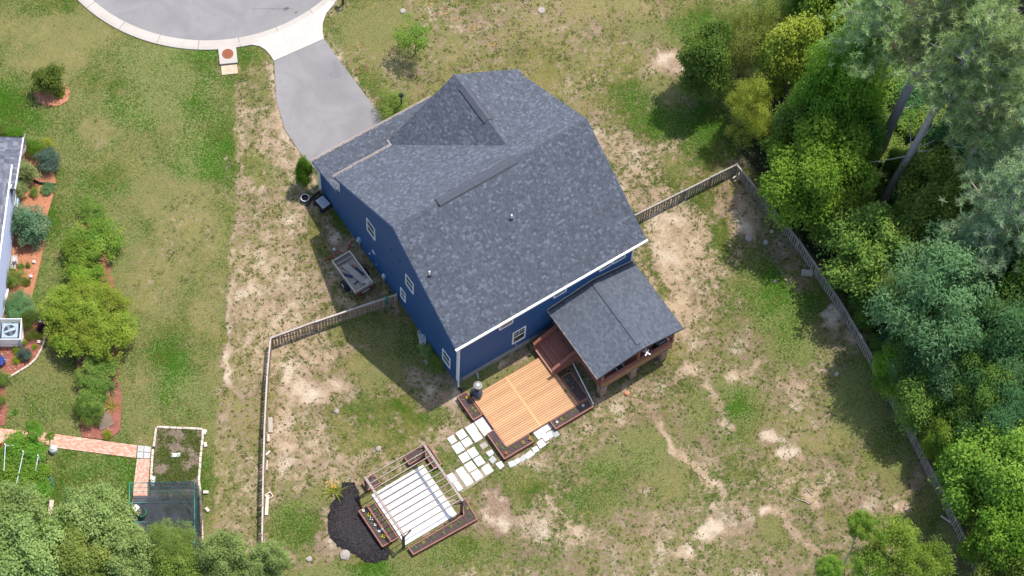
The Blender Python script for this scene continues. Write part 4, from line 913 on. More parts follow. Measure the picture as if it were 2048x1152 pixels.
# ------------------------------------------------------------------ covered porch with its stair
def porch():
    T = thing("covered_porch", "raised red brown porch with a low shingled gable roof on brick piers", "porch", (9.3, -2.6, 0))
    X0, X1, Y0, FZ, RT = 6.68, 11.80, -5.16, 1.22, 1.98
    EZ, RZ, RX0, RX1, RXC, RY = 3.26, 3.82, 6.20, 12.25, 9.36, -5.28
    n = 34; w = (X1 - X0) / n
    for i in range(n):
        MB().bx(X0 + i * w + .004, X0 + (i + 1) * w - .004, Y0 + .05, -.05, FZ - .04, FZ).build("floor_board", MAT['redwood_floor'], T)
    mb = MB(); mb.bx(X0, X1, Y0, Y0 + .045, 1.0, FZ - .045); mb.build("rim_board", MAT['redwood'], T)
    mb = MB(); mb.bx(X0, X0 + .045, Y0 + .05, -.06, 1.0, FZ - .045); mb.build("rim_board", MAT['redwood'], T)
    mb = MB(); mb.bx(X1 - .045, X1, Y0 + .05, -.06, 1.0, FZ - .045); mb.build("rim_board", MAT['redwood'], T)
    for k, x in enumerate((6.69, 8.83, 11.02)):
        for y in (-5.2, -2.7):
            p = MB(); p.bx(x, x + .42, y + .0, y + .42, -.1, .99); o = p.build("brick_pier", MAT['pier'], T)
            if y < -4: MB().bx(x - .03, x + .45, y - .03, y + .45, .985, 1.01).build("pier_cap", MAT['foundation'], o)
    for x in (X0 + .01, 9.2, X1 - .13):
        MB().bx(x, x + .12, Y0 + .02, Y0 + .14, FZ, EZ if abs(x - 9.2) > .1 else 3.7).build("post", MAT['redwood'], T)
    for x in (X0 + .01, X1 - .13):
        MB().bx(x, x + .12, -2.7, -2.58, FZ, EZ).build("post", MAT['redwood'], T)
    # front rail: cap, boards and a tan board between them
    MB().bx(X0 - .03, X1 + .03, Y0 - .05, Y0 + .13, RT - .035, RT).build("rail_cap", MAT['redwood'], T)
    for z0, z1, m, dy in ((1.68, 1.86, 'redwood', -.02), (1.60, 1.665, 'rail_tan', -.075), (1.42, 1.585, 'redwood', -.02), (1.34, 1.405, 'rail_tan', -.055), (1.20, 1.325, 'redwood', -.02)):
        MB().bx(X0 + .005, X1 - .005, Y0 + dy, Y0 + .018, z0, z1).build("rail_board", MAT[m], T)
    for xs, ya, yb in ((X0, Y0 + .14, -2.8), (X1 - .04, Y0 + .14, -.1)):
        for z0, z1 in ((1.30, 1.48), (1.56, 1.74), (1.80, 1.94)): MB().bx(xs, xs + .04, ya, yb, z0, z1).build("rail_board", MAT['redwood'], T)
        MB().bx(xs - .04, xs + .1, ya, yb, RT - .035, RT).build("rail_cap", MAT['redwood'], T)
    b = MB(); b.bx(X0, X1, Y0 + .03, Y0 + .13, EZ - .2, EZ - .07); b.build("beam", MAT['redwood'], T)
    for xx in (X0 + .02, X1 - .12): MB().bx(xx, xx + .1, Y0 + .14, -.1, EZ - .2, EZ - .07).build("beam", MAT['redwood'], T)
    # roof
    R_ = thing_part("roof", T); z = Vector((0, 0, 1)); roof = MB(); th = .09
    for poly in ([(RX0, 0 - .03, EZ), (RX0, RY, EZ), (RXC, RY, RZ), (RXC, -.03, RZ)], [(RXC, -.03, RZ), (RXC, RY, RZ), (RX1, RY, EZ), (RX1, -.03, EZ)]):
        roof.add([Vector(p) - ORG[T.name] for p in poly] + [Vector(p) - z * th - ORG[T.name] for p in poly], [(0, 1, 2, 3), (7, 6, 5, 4)] + [(i, i + 4, (i + 1) % 4 + 4, (i + 1) % 4) for i in range(4)])
    R_.data = roof.mesh("roof", MAT['felt'])
    for xa, sgn in ((RX0, 1), (RX1, -1)):
        wd = abs(RXC - xa); Ls = math.hypot(wd, RZ - EZ)
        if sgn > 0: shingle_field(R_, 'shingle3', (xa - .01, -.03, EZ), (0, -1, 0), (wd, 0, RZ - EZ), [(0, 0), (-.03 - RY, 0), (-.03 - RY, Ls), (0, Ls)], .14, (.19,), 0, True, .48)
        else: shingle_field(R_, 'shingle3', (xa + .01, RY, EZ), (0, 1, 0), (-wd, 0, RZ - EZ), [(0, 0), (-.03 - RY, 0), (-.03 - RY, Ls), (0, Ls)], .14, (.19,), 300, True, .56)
    sl = (RZ - EZ) / (RXC - RX0)
    for i in range(15):
        y1 = -.28 - i * .31; mb = MB(); tz = .5 + random.uniform(-.12, .15)
        for s in (-1, 1): mb.add([(RXC, y1, RZ + .09), (RXC, y1 - .305, RZ + .082), (RXC + s * .2, y1 - .305, RZ + .082 - .2 * sl), (RXC + s * .2, y1, RZ + .09 - .2 * sl), (RXC + s * .21, y1 - .305, RZ - .02), (RXC + s * .21, y1, RZ - .02)], [(0, 1, 2, 3), (3, 2, 4, 5)], 0, tz)
        mb.build("ridge_cap", MAT['shingle3'], R_, tone=True)
    fl = MB()
    for x0, x1, z0, z1 in ((RX0, RXC, EZ, RZ), (RXC, RX1, RZ, EZ)):
        for i in range(14):
            a, b = i / 14, (i + .97) / 14; zc = z0 + (z1 - z0) * (a + b) / 2; xx0, xx1 = x0 + (x1 - x0) * a, x0 + (x1 - x0) * b
            fl.bx(xx0, xx1, -.058, -.034, zc - .02, zc + .12 + (i % 2) * .025)
    fl.build("step_flashing", MAT['flashing'], R_)
    fl = MB()
    for x0, x1, z0, z1 in ((RX0, RXC, EZ, RZ), (RXC, RX1, RZ, EZ)): fl.bar((x0, -.12, z0 + .02), (x1, -.12, z1 + .02), .12, .02)
    fl.build("wall_flashing", MAT['felt'], R_)
    e = MB(); e.bx(RX0 - .03, RX0 - .005, RY, -.03, EZ - .1, EZ + .012); e.build("drip_edge", MAT['flashing'], R_)
    e = MB(); e.bx(RX1 + .005, RX1 + .03, RY, -.03, EZ - .1, EZ + .012); e.build("drip_edge", MAT['felt'], R_)
    for xa in (RX0, RX1):
        e = MB(); e.bar((xa, RY - .012, EZ - .03), (RXC, RY - .012, RZ - .03), .022, .13); e.build("fascia", MAT['felt'], R_)
    # stair down to the deck
    SY0, SY1, SX0 = -2.66, -.62, 5.02; ns = 5; run = (X0 - SX0) / ns; rise = (FZ - .27) / ns
    S = thing_part("stair", T)
    st = MB(); st.prism([(SX0, SY0), (X0, SY0), (X0, SY0 + .05), (SX0, SY0 + .05)], .0, .02)
    S.data = st.mesh("stair", MAT['redwood'], ORG[T.name])
    for i in range(ns):
        x0 = SX0 + i * run; z1 = .27 + (i + 1) * rise
        for j in range(2): MB().bx(x0 - .02 + j * (run / 2 + .008), x0 + run / 2 - .012 + j * (run / 2 + .008) + .012, SY0 + .06, SY1 - .06, z1 - .04, z1).build("tread", MAT['redwood_floor'], S)
        MB().bx(x0, x0 + .025, SY0 + .06, SY1 - .06, z1 - rise, z1 - .041).build("riser", MAT['redwood'], S)
    for y in (SY0, SY1 - .055):
        sk = MB(); sk.add([(SX0 - .02, y, .26), (X0, y, .26), (X0, y, FZ), (SX0 - .02, y, .44), (SX0 - .02, y + .05, .26), (X0, y + .05, .26), (X0, y + .05, FZ), (SX0 - .02, y + .05, .44)], [(0, 1, 2, 3), (7, 6, 5, 4), (3, 2, 6, 7), (0, 3, 7, 4)])
        sk.build("stringer", MAT['redwood'], S)
        yc = y + .025
        MB().bx(SX0 - .03, SX0 + .08, yc - .055, yc + .055, .26, 1.10).build("newel_post", MAT['redwood'], S)
        MB().bar((SX0 - .08, yc, 1.12), (X0, yc, RT + .02), .17, .04).build("handrail", MAT['redwood'], S)
        for dz in (.22, .46): MB().bar((SX0 + .08, yc, 1.12 - dz - .06), (X0, yc, RT - dz), .04, .15).build("rail_board", MAT['redwood'], S)
    # things standing on the porch
    x, y = at(1288, 698, 3.0); y = min(y, -5.0)
    F = thing("ceiling_fan", "white ceiling fan seen under the front edge of the porch roof", "fan", (x, -5.36, 3.0))
    yy = -5.36
    m = MB(); m.tube([(x, yy, 2.98), (x, yy, 3.10)], [.09, .06], 10); m.build("motor", MAT['white'], F)
    MB().bar((x, yy + .05, 3.1), (x, Y0 + .1, 3.5), .03, .03).build("hanger", MAT['white'], F)
    for k in range(4):
        a = k * 1.5708 + .5; MB().ob((x + math.cos(a) * .14, yy + math.sin(a) * .14, 3.04), (.17, .07, .012), a, 0, .15).build("blade", MAT['white'], F)
    x, y = at(1240, 737, 1.7); y = max(y, -4.85)
    Cc = thing("porch_chair", "grey sling chair standing behind the porch rail", "chair", (x, -4.7, FZ)); y = -4.72
    for dx in (-.24, .24):
        for dy in (-.22, .22): MB().tube([(x + dx, y + dy, FZ), (x + dx, y + dy, FZ + .6)], .016, 6).build("leg", MAT['grey'], Cc)
        MB().bx(x + dx - .03, x + dx + .03, y - .26, y + .26, FZ + .6, FZ + .63).build("armrest", MAT['grey'], Cc)
    MB().bx(x - .22, x + .22, y - .22, y + .22, FZ + .4, FZ + .43).build("seat", MAT['darkgrey'], Cc)
    MB().ob((x, y + .24, FZ + .72), (.44, .03, .62), 0, 0, -.15).build("backrest", MAT['darkgrey'], Cc)
    x = 11.1; y = -4.7
    Gr = thing("grill", "black covered grill at the right corner of the porch", "grill", (x, y, FZ))
    MB().bx(x - .32, x + .32, y - .24, y + .24, FZ + .1, FZ + .72).build("cabinet", MAT['iron'], Gr)
    mb = MB(); mb.tube([(x - .36, y, FZ + .74), (x + .36, y, FZ + .74)], .25, 12); mb.build("lid", MAT['iron'], Gr)
    MB().bar((x - .25, y - .27, FZ + .84), (x + .25, y - .27, FZ + .84), .03, .03).build("handle", MAT['grey'], Gr)
    for dx in (-.3, .3): MB().bx(x + dx - .03, x + dx + .03, y - .2, y + .2, FZ, FZ + .1).build("leg", MAT['iron'], Gr)
    # loose downspout extension lying from the porch corner over the planter
    a, b = at(1146, 727, .45), at(1187, 809, .3)
    tag(MB().tube([(a[0], a[1], .5), (b[0], b[1], .33)], .035, 8).build("drain_pipe", MAT['white'], None), "thin white pipe lying across the right hand deck planters", "pipe")
MAT['pier'] = surf("tan_brick_pier", (.36, .22, .165), (.25, .145, .105), .9, 6, None, 24, .5, .2, 0, .1)
MAT['flashing'] = surf("bent_metal_flashing", (.50, .44, .37), (.33, .27, .21), .5, 4, None, 16, .1, .5)
porch()

# ------------------------------------------------------------------ the low deck
def deck():
    X0, X1, Y0, Y1, Z = .24, 5.28, -4.96, -1.24, .26
    T = thing("deck", "low cedar plank deck with a centre board beside the blue house", "deck", (2.7, -3.1, 0))
    xc = 2.62; n = 27; w = (Y1 - Y0) / n
    for i in range(n):
        y0 = Y0 + i * w
        for a, b in ((X0, xc - .085), (xc + .085, X1)):
            MB().bx(a, b, y0 + .010, y0 + w - .010, Z - .035, Z + random.uniform(-.003, .003)).build("plank", MAT['cedar'], T)
    MB().bx(xc - .08, xc + .08, Y0, Y1, Z - .03, Z + .006).build("centre_board", MAT['cedar_y'], T)
    j = MB()
    for y in (Y0 - .03, Y1): j.bx(X0, X1, y, y + .03, .0, Z - .002)
    for x in (X0 - .03, X1): j.bx(x, x + .03, Y0 - .03, Y1 + .03, .0, Z - .004)
    j.bx(X0 + .02, X1 - .02, Y0 + .02, Y1 - .02, .0, .15)
    o = j.build("rim_joist", MAT['redwood'], T); o['kind'] = 'stuff'
deck()

def planter(label, poly, h, z0=0.0, soil=.05, group=None, boards=True, z_dirt=None):
    """box of boards on the ground with dark soil; poly = outer plan in metres"""
    cx = sum(p[0] for p in poly) / len(poly); cy = sum(p[1] for p in poly) / len(poly)
    t = thing("planter", label, "planter", (cx, cy, 0), group); n = len(poly)
    a = sum(poly[i][0] * poly[(i + 1) % n][1] - poly[(i + 1) % n][0] * poly[i][1] for i in range(n))
    if a < 0: poly = poly[::-1]
    for i in range(n):
        p, q = Vector(poly[i]), Vector(poly[(i + 1) % n]); d = (q - p).normalized(); nn = Vector((d.y, -d.x))
        c = [p, q, q - nn * .04 , p - nn * .04]
        k = .0012 * (i % 2)
        MB().prism([(v.x, v.y) for v in c], z0 - .03, h - .025 - k).build("side_board", MAT['planter'], t)
        c = [p + nn * .01, q + nn * .01, q - nn * .055, p - nn * .055]
        MB().prism([(v.x, v.y) for v in c], h - .025, h + k).build("rim", MAT['planter_edge'], t)
    ins = []
    for i in range(n):
        p, q, r2 = Vector(poly[i - 1]), Vector(poly[i]), Vector(poly[(i + 1) % n]); d1 = (q - p).normalized(); d2 = (r2 - q).normalized()
        n1, n2 = Vector((-d1.y, d1.x)), Vector((-d2.y, d2.x)); v = q + (n1 + n2) * (.038 / max(.3, 1 + n1.dot(n2))); ins.append((v.x, v.y))
    mb = MB(); mb.prism(ins, z0 - .02, h - soil)
    x0, x1 = min(p[0] for p in ins), max(p[0] for p in ins); y0, y1 = min(p[1] for p in ins), max(p[1] for p in ins); ch = MB()
    for _ in range(int((x1 - x0) * (y1 - y0) * 70)):
        x, y = random.uniform(x0, x1), random.uniform(y0, y1)
        if not inpoly(np.array([x]), np.array([y]), ins)[0]: continue
        s = random.uniform(.02, .05); ch.ob((x, y, h - soil + .004), (s, s * .6, .02), random.uniform(0, 3), random.uniform(-.4, .4), 0, 0, random.random())
    mb.build("soil", MAT['soil'], t)
    if ch.v: o = ch.build("mulch_chips", MAT['chip_p'], t, tone=True); o['kind'] = 'stuff'
    return t
MAT['chip_p'] = tonemat("planter_chips", [(0, (.045, .028, .026)), (.7, (.12, .085, .08)), (1, (.38, .33, .31))], .9, .1)
def rectw(pts, z):
    w = [at(*p, z) for p in pts]; xs = [p[0] for p in w]; ys = [p[1] for p in w]
    return [(min(xs), min(ys)), (max(xs), min(ys)), (max(xs), max(ys)), (min(xs), max(ys))]
def small_plant(px, py, z, r, mat, label, flower=None, cat="plant", group=None):
    x, y = at(px, py, z); t = thing("flower_plant" if flower else "small_plant", label, cat, (x, y, z), group)
    n = 26; g = np.random.default_rng(int(px * 7 + py)); d = g.normal(size=(n, 3)); d[:, 2] = np.abs(d[:, 2]) * .7; d /= np.linalg.norm(d, axis=1, keepdims=True)
    v, q, tn = leaf_quads(d * r * g.uniform(.3, 1, (n, 1)) , d * .6 + [0, 0, .7], np.full(n, r * .75), .5, g.uniform(0, 1, n), g)
    o = bpy.data.objects.new("leaves", np_mesh("leaves", v, q, tn, [MAT[mat]])); COL.objects.link(o); o.parent = t; ORG[o.name] = ORG[t.name]
    if flower:
        mb = MB()
        for i in range(4):
            a = i * 1.6; c = Vector((x + math.cos(a) * r * .5, y + math.sin(a) * r * .55, z + r * .75))
            for k in range(5): b = k * 1.257 + i; mb.add([c, c + Vector((math.cos(b) * .03, math.sin(b) * .03, .02)), c + Vector((math.cos(b + .6) * .036, math.sin(b + .6) * .036, .01)), c + Vector((math.cos(b + 1.2) * .03, math.sin(b + 1.2) * .03, .02))], [(0, 1, 2, 3)])
        mb.build("blossom", MAT[flower], t)
    return t
def ordl(pts, i, what, axis=0):
    """label by order along the picture's x or y"""
    k = sorted(range(len(pts)), key=lambda j: pts[j][axis]).index(i); n = len(pts); a, b, fr = (("leftmost", "rightmost", "from the left"), ("uppermost", "lowest", "from the top"))[axis]
    return what[0] + (a + " " if k == 0 else b + " " if k == n - 1 else ("second", "third", "fourth", "fifth", "sixth", "seventh", "eighth", "ninth")[k - 1] + " ") + what[1] + ("" if k in (0, n - 1) else " " + fr)
ZP = .34
dk = P(960, 780, 7.2, [(78, 685), (365, 1035), (845, 715), (750, 610), (390, 820), (205, 595)])
w_ = [at(*p, ZP) for p in dk]
xa, ya = w_[0][0], w_[0][1]; yb = w_[1][1]; xb_ = w_[2][0]
planter("L shaped brown planter wrapping the lower corner of the deck", [(-.33, -5.60), (1.72, -5.60), (1.72, -5.005), (.20, -5.005), (.20, -3.70), (-.33, -3.70)], ZP)
pr = rectw(P(960, 780, 7.2, [(1010, 455), (1095, 565), (1625, 225), (1535, 110)]), ZP); planter("long brown planter half in shade along the deck's garden edge", [(pr[0][0], -5.62), (pr[1][0], -5.62), (pr[2][0], -5.005), (pr[3][0], -5.005)], ZP)
pu = rectw(P(880, 640, 3.6, [(860, 430), (930, 385), (1050, 555), (985, 600)]), ZP); planter("dark planter between the deck and the porch stair", [(5.33, -4.96), (6.02, -4.96), (6.02, -3.02), (5.33, -3.02)], ZP)
planter("narrow brown planter at the deck corner next to the patio heater", rectw(P(880, 640, 3.6, [(125, 550), (190, 515), (300, 685), (235, 715)]), ZP), ZP)
LP = [(1013, 894, None, 'mid'), (1046, 886, 'flower_o', 'mid'), (1012, 907, 'flower_o', 'redleaf'), (993, 889, None, 'lime'), (1005, 896, None, 'juniper'), (1030, 895, None, 'mid'), (1060, 878, 'flower_o', 'mid')]
for i, (a, b, fl, mt) in enumerate(LP):
    same = [q for q in LP if (q[2] is None) == (fl is None)]
    small_plant(a, b, ZP - .04, .10 if fl is None else .13, mt, ordl(same, same.index(LP[i]), ("", "green seedling in the L shaped deck planter" if fl is None else "orange flowered plant in the L shaped deck planter")), fl, group="plants in the L shaped deck planter")
LP = [(1114, 845, 'flower_w', 'mid'), (1123, 838, None, 'yellowgreen'), (1133, 833, None, 'mid'), (1166, 812, 'flower_w', 'juniper'), (1150, 820, None, 'mid')]
for i, (a, b, fl, mt) in enumerate(LP): small_plant(a, b, ZP - .04, .10, mt, ordl(LP, i, ("", ("white flowered" if fl else "green") + " plant in the long garden edge planter")), fl, group="plants in the garden edge planter")
LP = ((1134, 760), (1146, 776), (1131, 781))
for i, (a, b) in enumerate(LP): small_plant(a, b, ZP - .04, .11, 'mid', ordl(LP, i, ("", "small plant in the dark planter beside the stair"), 1), group="plants in the stair planter")
for a, b, fl in ((934, 796, 'flower_y'), (945, 817, None), (952, 822, None)): small_plant(a, b, ZP - .04, .10, 'yellowgreen', "yellow flowered plant in the narrow corner planter" if fl else "upper small green plant in the narrow corner planter" if b < 820 else "lower small green plant in the narrow corner planter", fl, group=None if fl else "plants in the narrow corner planter")

# patio heater (chiminea) and the bag beside it
def heater():
    x, y = at(955, 790, .26)
    t = thing("chiminea", "chiminea with a copper pipe and round pale cap on the deck corner", "chiminea", (x, y, .26))
    prof = [(.20, .30), (.26, .36), (.30, .50), (.28, .66), (.20, .80), (.12, .92)]
    mb = MB(); mb.tube([(x, y, z) for r_, z in prof], [r_ for r_, z in prof], 14); mb.build("belly", MAT['bluegrey'], t, True)
    for k in range(3):
        a = k * 2.09; MB().tube([(x + .22 * math.cos(a), y + .22 * math.sin(a), .262), (x + .16 * math.cos(a), y + .16 * math.sin(a), .36)], .02, 6).build("leg", MAT['iron'], t)
    mb = MB(); mb.tube([(x, y, .90), (x, y, 1.62)], [.115, .10], 12); mb.build("pipe", MAT['copper'], t, True)
    mb = MB(); mb.tube([(x, y, 1.03), (x, y, 1.08)], .135, 12); mb.build("collar", MAT['copper'], t)
    mb = MB(); mb.tube([(x, y, 1.63), (x, y, 1.66), (x, y, 1.72)], [.265, .265, .10], 22); c = mb.build("cap", MAT['capgrey'], t)
    mb = MB(); mb.tube([(x, y, 1.715), (x, y, 1.735)], .09, 14); mb.build("cap_disc", MAT['lgrey'], c)
    mb = MB(); mb.bx(x - .1, x + .1, y - .31, y - .26, .40, .60); mb.build("mouth", MAT['black'], t)
    x2, y2 = at(946, 786, .3)
    mb = MB(); mb.prism([(x2 - .15, y2 - .13), (x2 + .13, y2 - .16), (x2 + .17, y2 + .1), (x2 - .05, y2 + .17), (x2 - .17, y2 + .08)], .262, .62)
    b = mb.build("charcoal_bag", MAT['darkgrey'], None, loc=(x2, y2, .262)); tag(b, "dark grey bag leaning beside the chiminea", "bag")
    m2 = MB(); m2.bx(x2 - .06, x2 + .06, y2 - .05, y2 + .05, .621, .68); m2.build("bag_neck", MAT['darkgrey'], b)
    p0 = aty(955, 745, -.1); a, b_ = at(957, 757, .05)
    tag(MB().tube([(1.33, -.08, .28), (a, b_, .06)], .03, 8).build("drain_spout", MAT['lgrey'], None), "short pale pipe coming out of the rear wall base", "pipe")
heater()

# ------------------------------------------------------------------ stepping pavers
MAT['litter_sand'] = surf('packed_soil', (.30, .235, .165), (.22, .18, .115), .95, 4, None, 20, .4)
def pavers():
    pv = thing("paver_path", "white square pavers laid between the deck and the pergola", None, (-1.5, -4, 0), kind="structure")
    big = P(880, 640, 3.6, [(318, 838), (310, 690)]), 
    rows = [P(880, 640, 3.6, q) for q in [[(318, 838), (310, 690)], [(215, 830), (240, 738)], [(255, 885), (272, 792)], [(145, 868), (165, 780)], [(182, 922), (205, 838)], [(80, 898), (95, 822)], [(122, 970), (142, 872)], [(230, 1000), (245, 908)], [(165, 1035), (188, 942)], [(275, 1060), (290, 970)], [(210, 1100), (228, 1008)], [(330, 1122), (350, 1030)], [(258, 1165), (272, 1070)], [(150, 1145), (160, 1050)]]]
    rows += [[(933, 974), (937, 947.5)], [(903.5, 967), (904.5, 943.5)], [(917, 983.5), (915, 960)]]
    for b, t in rows:
        x0, y0 = at(*b, .03); x1, y1 = at(*t, .03)
        if x1 - x0 < .2 or y1 - y0 < .2: continue
        g = .018; k = lambda: random.uniform(-.012, .012)
        MB().prism([(x0 + g + k(), y0 + g + k()), (x1 - g + k(), y0 + g + k()), (x1 - g + k(), y1 - g + k()), (x0 + g + k(), y1 - g + k())], -.04, .03 + random.uniform(-.006, .008)).build("paver", MAT['paver'], pv)
    bd = MB(); bd.prism([at(*p) for p in [(908, 942), (940, 925), (960, 940), (972, 925), (986, 944), (925, 985), (905, 970)]], -.05, -.012); bd.build("sand_joint", MAT['litter_sand'], pv)
    fl = thing("flagstone_path", "grey flagstones curving round the deck planters", None, (1.2, -6, 0), kind="structure")
    st = [(968, 891, .42, .36, 'rock'), (981, 906, .40, .36, 'stone'), (986, 919, .38, .36, 'stone'), (1000, 930, .36, .40, 'paver'), (1024, 927.5, .42, .32, 'stone'), (1035.5, 921.5, .28, .3, 'stone'), (1045.5, 917, .34, .3, 'stone'), (1059, 909.5, .54, .32, 'paver'), (1071, 898.5, .36, .34, 'paver'),
          (1082, 888, .42, .46, 'paver'), (1076.5, 869, .40, .54, 'paver'), (1091, 875, .34, .46, 'paver'), (1088, 858, .60, .44, 'paver'), (1099.5, 869.5, .28, .4, 'paver'), (1101, 851, .34, .44, 'stone'), (1110, 866, .34, .5, 'stone'), (1094, 886, .3, .12, 'rock')]
    for px, py, a, b, m in st:
        x, y = at(px, py, .02); rz = 0 if px > 1070 else random.uniform(-.2, .2); n = 4
        c, s = math.cos(rz), math.sin(rz); pts = []
        for sx, sy in ((-1, -1), (1, -1), (1, 1), (-1, 1)):
            dx, dy = sx * a / 2 + random.uniform(-.03, .03), sy * b / 2 + random.uniform(-.03, .03); pts.append((x + dx * c - dy * s, y + dx * s + dy * c))
        MB().prism(pts, -.05, .022 + random.uniform(-.005, .012)).build("flagstone", MAT[m], fl)
pavers()

# ------------------------------------------------------------------ pergola with its slab, planters and black mulch bed
def pergola():
    X0, X1, Y0, Y1, H = -8.07, -4.16, -6.95, -2.92, 2.1
    sl = thing("pergola_slab", "white paver floor under the pergola", None, (-6.2, -5, 0), kind="structure")
    sx0, sx1, sy0, sy1 = -7.93, -4.42, -6.90, -3.24
    nx, ny = 6, 6
    for i in range(nx):
        for j in range(ny):
            a, b = sx0 + (sx1 - sx0) * i / nx, sx0 + (sx1 - sx0) * (i + 1) / nx; c, d = sy0 + (sy1 - sy0) * j / ny, sy0 + (sy1 - sy0) * (j + 1) / ny
            g = .004
            MB().bx(a + g, b - g, c + g, d - g, -.04, .035 + random.uniform(-.003, .003)).build("paver", MAT['paver'], sl)
    mb = MB()
    T = thing("pergola", "dark brown open pergola with eleven slender rafters", "pergola", (-6.1, -5, 0))
    for x in (X0, X1):
        for y in (Y0, Y1):
            MB().bx(x - .065, x + .065, y - .065, y + .065, -.05, H - .14).build("post", MAT['pergola'], T)
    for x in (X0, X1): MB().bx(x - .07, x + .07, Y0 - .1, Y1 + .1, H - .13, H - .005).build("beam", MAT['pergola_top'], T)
    n = 11
    for i in range(n):
        y = Y0 + .02 + (Y1 - Y0 - .04) * i / (n - 1)
        o = MB().bx(X0 - .03, X1 + .03, y - .022, y + .022, H - .06, H + .03).build("rafter", MAT['pergola'], T)
        MB().bx(X0 - .03, X1 + .03, y - .0225, y + .0225, H + .03, H + .036).build("rafter_lit_top", MAT['pergola_top'], o)  # pale strip paints the sunlit top onto the dark rafter
    for x, sx in ((X0, 1), (X1, -1)):
        for y in (Y0, Y1): MB().bar((x + sx * .07, y, H - .55), (x + sx * .5, y, H - .12), .05, .07).build("brace", MAT['pergola'], T)
    for y, sy in ((Y0, 1), (Y1, -1)):
        for x in (X0, X1): MB().bar((x, y + sy * .07, H - .55), (x, y + sy * .5, H - .12), .05, .07, 0, (1, 0, 0)).build("brace", MAT['pergola'], T)
    q = lambda pts: P(620, 800, 3.3875, pts)
    planter("long brown planter with yellow flowers beside the black mulch", rectw(q([(330, 755), (385, 718), (550, 960), (485, 985)]), .42), .42)
    planter("lower planter under the rafters between slab and flower planter", rectw(q([(392, 722), (440, 695), (595, 935), (556, 955)]), .25), .25)
    planter("angled brown planter along the lower right side of the pergola", [at(*p, .30) for p in q([(665, 1000), (700, 1048), (1135, 808), (1050, 660), (1028, 690), (1040, 778)])], .30)
    planter("short brown planter inside the top left edge of the pergola", rectw(q([(640, 385), (755, 312), (785, 362), (672, 440)]), .30), .30)
    planter("narrow planter at the pergola's top corner post", rectw(q([(772, 325), (797, 300), (893, 434), (842, 466)]), .30), .30)
    planter("small square planter at the pergola's left corner post", rectw(q([(360, 570), (440, 505), (478, 560), (400, 607)]), .28), .28)
    for a, b, fl, mt, lb in [(402, 782, 'flower_y', 'yellowgreen', "yellow flowered plant at the upper end of the mulch side planter"), (498, 928, 'flower_y', 'yellowgreen', "yellow flowered plant at the lower end of the mulch side planter"), (417, 808, 'flower_w', 'juniper', "white flowered plant just below the upper yellow flowers")]:
        p = q([(a, b)])[0]; small_plant(*p, .37, .17, mt, lb, fl)
    LP = [(362, 752), (442, 848), (470, 892), (488, 880)]
    for i, (a, b) in enumerate(LP):
        p = q([(a, b)])[0]; small_plant(*p, .37, .10, 'mid', ordl(LP, i, ("", "small white and green seedling in the mulch side planter"), 0), 'flower_w', group="seedlings in the mulch side planter")
    LP = [(443, 745), (470, 795), (505, 830), (530, 880)]
    for i, (a, b) in enumerate(LP):
        p = q([(a, b)])[0]; small_plant(*p, .21, .10, 'mid', ordl(LP, i, ("", "small seedling in the low planter under the rafters"), 1), group="seedlings in the low planter")
    LP = [(830, 930), (850, 882), (955, 858), (1010, 830), (1065, 735), (1080, 780), (770, 965), (715, 1000), (905, 900)]
    for i, (a, b) in enumerate(LP):
        p = q([(a, b)])[0]; small_plant(*p, .26, .11, random.choice(('mid', 'yellowgreen', 'juniper')), ordl(LP, i, ("", "small seedling in the angled pergola planter"), 0), group="seedlings in the angled planter")
    LP = [(740, 375), (700, 400)]
    for i, (a, b) in enumerate(LP):
        p = q([(a, b)])[0]; small_plant(*p, .26, .09, 'mid', ordl(LP, i, ("", "small seedling in the top left pergola planter"), 0), group="seedlings in the top left planter")
    LP = [(808, 380), (835, 425)]
    for i, (a, b) in enumerate(LP):
        p = q([(a, b)])[0]; small_plant(*p, .26, .09, 'mid', ordl(LP, i, ("", "small seedling in the top corner pergola planter"), 1), group="seedlings in the top corner planter")
    p = q([(447, 545)])[0]; small_plant(*p, .24, .09, 'mid', "small seedling in the square pergola planter")
    mp = [at(*p) for p in MULCH_BLACK]
    m = MB(); dense = []
    for i in range(len(mp)):
        a, b = Vector(mp[i]), Vector(mp[(i + 1) % len(mp)])
        for k in range(4): v = a.lerp(b, k / 4); dense.append((v.x + random.uniform(-.06, .06), v.y + random.uniform(-.06, .06)))
    cx, cy = sum(p[0] for p in dense) / len(dense), sum(p[1] for p in dense) / len(dense)
    N = len(dense); vs = [(x, y, -.02) for x, y in dense]; 
    for f_, z in ((.93, .05), (.6, .085), (.25, .095)): vs += [(cx + (x - cx) * f_, cy + (y - cy) * f_, z + random.uniform(-.015, .015)) for x, y in dense]
    fs = [(k * N + i, k * N + (i + 1) % N, (k + 1) * N + (i + 1) % N, (k + 1) * N + i) for k in range(3) for i in range(N)] + [tuple(3 * N + i for i in range(N))]
    m.add(vs, fs); o = m.build("mulch_bed", MAT['mulch_black'], None, True); tag(o, "rounded bed of black mulch beside the pergola planters", kind="stuff")
    ch = MB()
    xs = [p[0] for p in dense]; ys = [p[1] for p in dense]
    X = np.random.default_rng(9).uniform(min(xs), max(xs), 5200); Y = np.random.default_rng(10).uniform(min(ys), max(ys), 5200); ok = inpoly(X, Y, dense)
    for x, y in zip(X[ok], Y[ok]):
        s = random.uniform(.03, .09); ch.ob((x, y, .085 + random.uniform(-.03, .02)), (s, s * .35, .02), random.uniform(0, 3.14), random.uniform(-.5, .5), random.uniform(-.5, .5), 0, random.random() ** 2)
    o = ch.build("mulch_chips", MAT['mulch_chip_b'], None, tone=True); tag(o, "loose black bark chips on the mulch bed", kind="stuff")
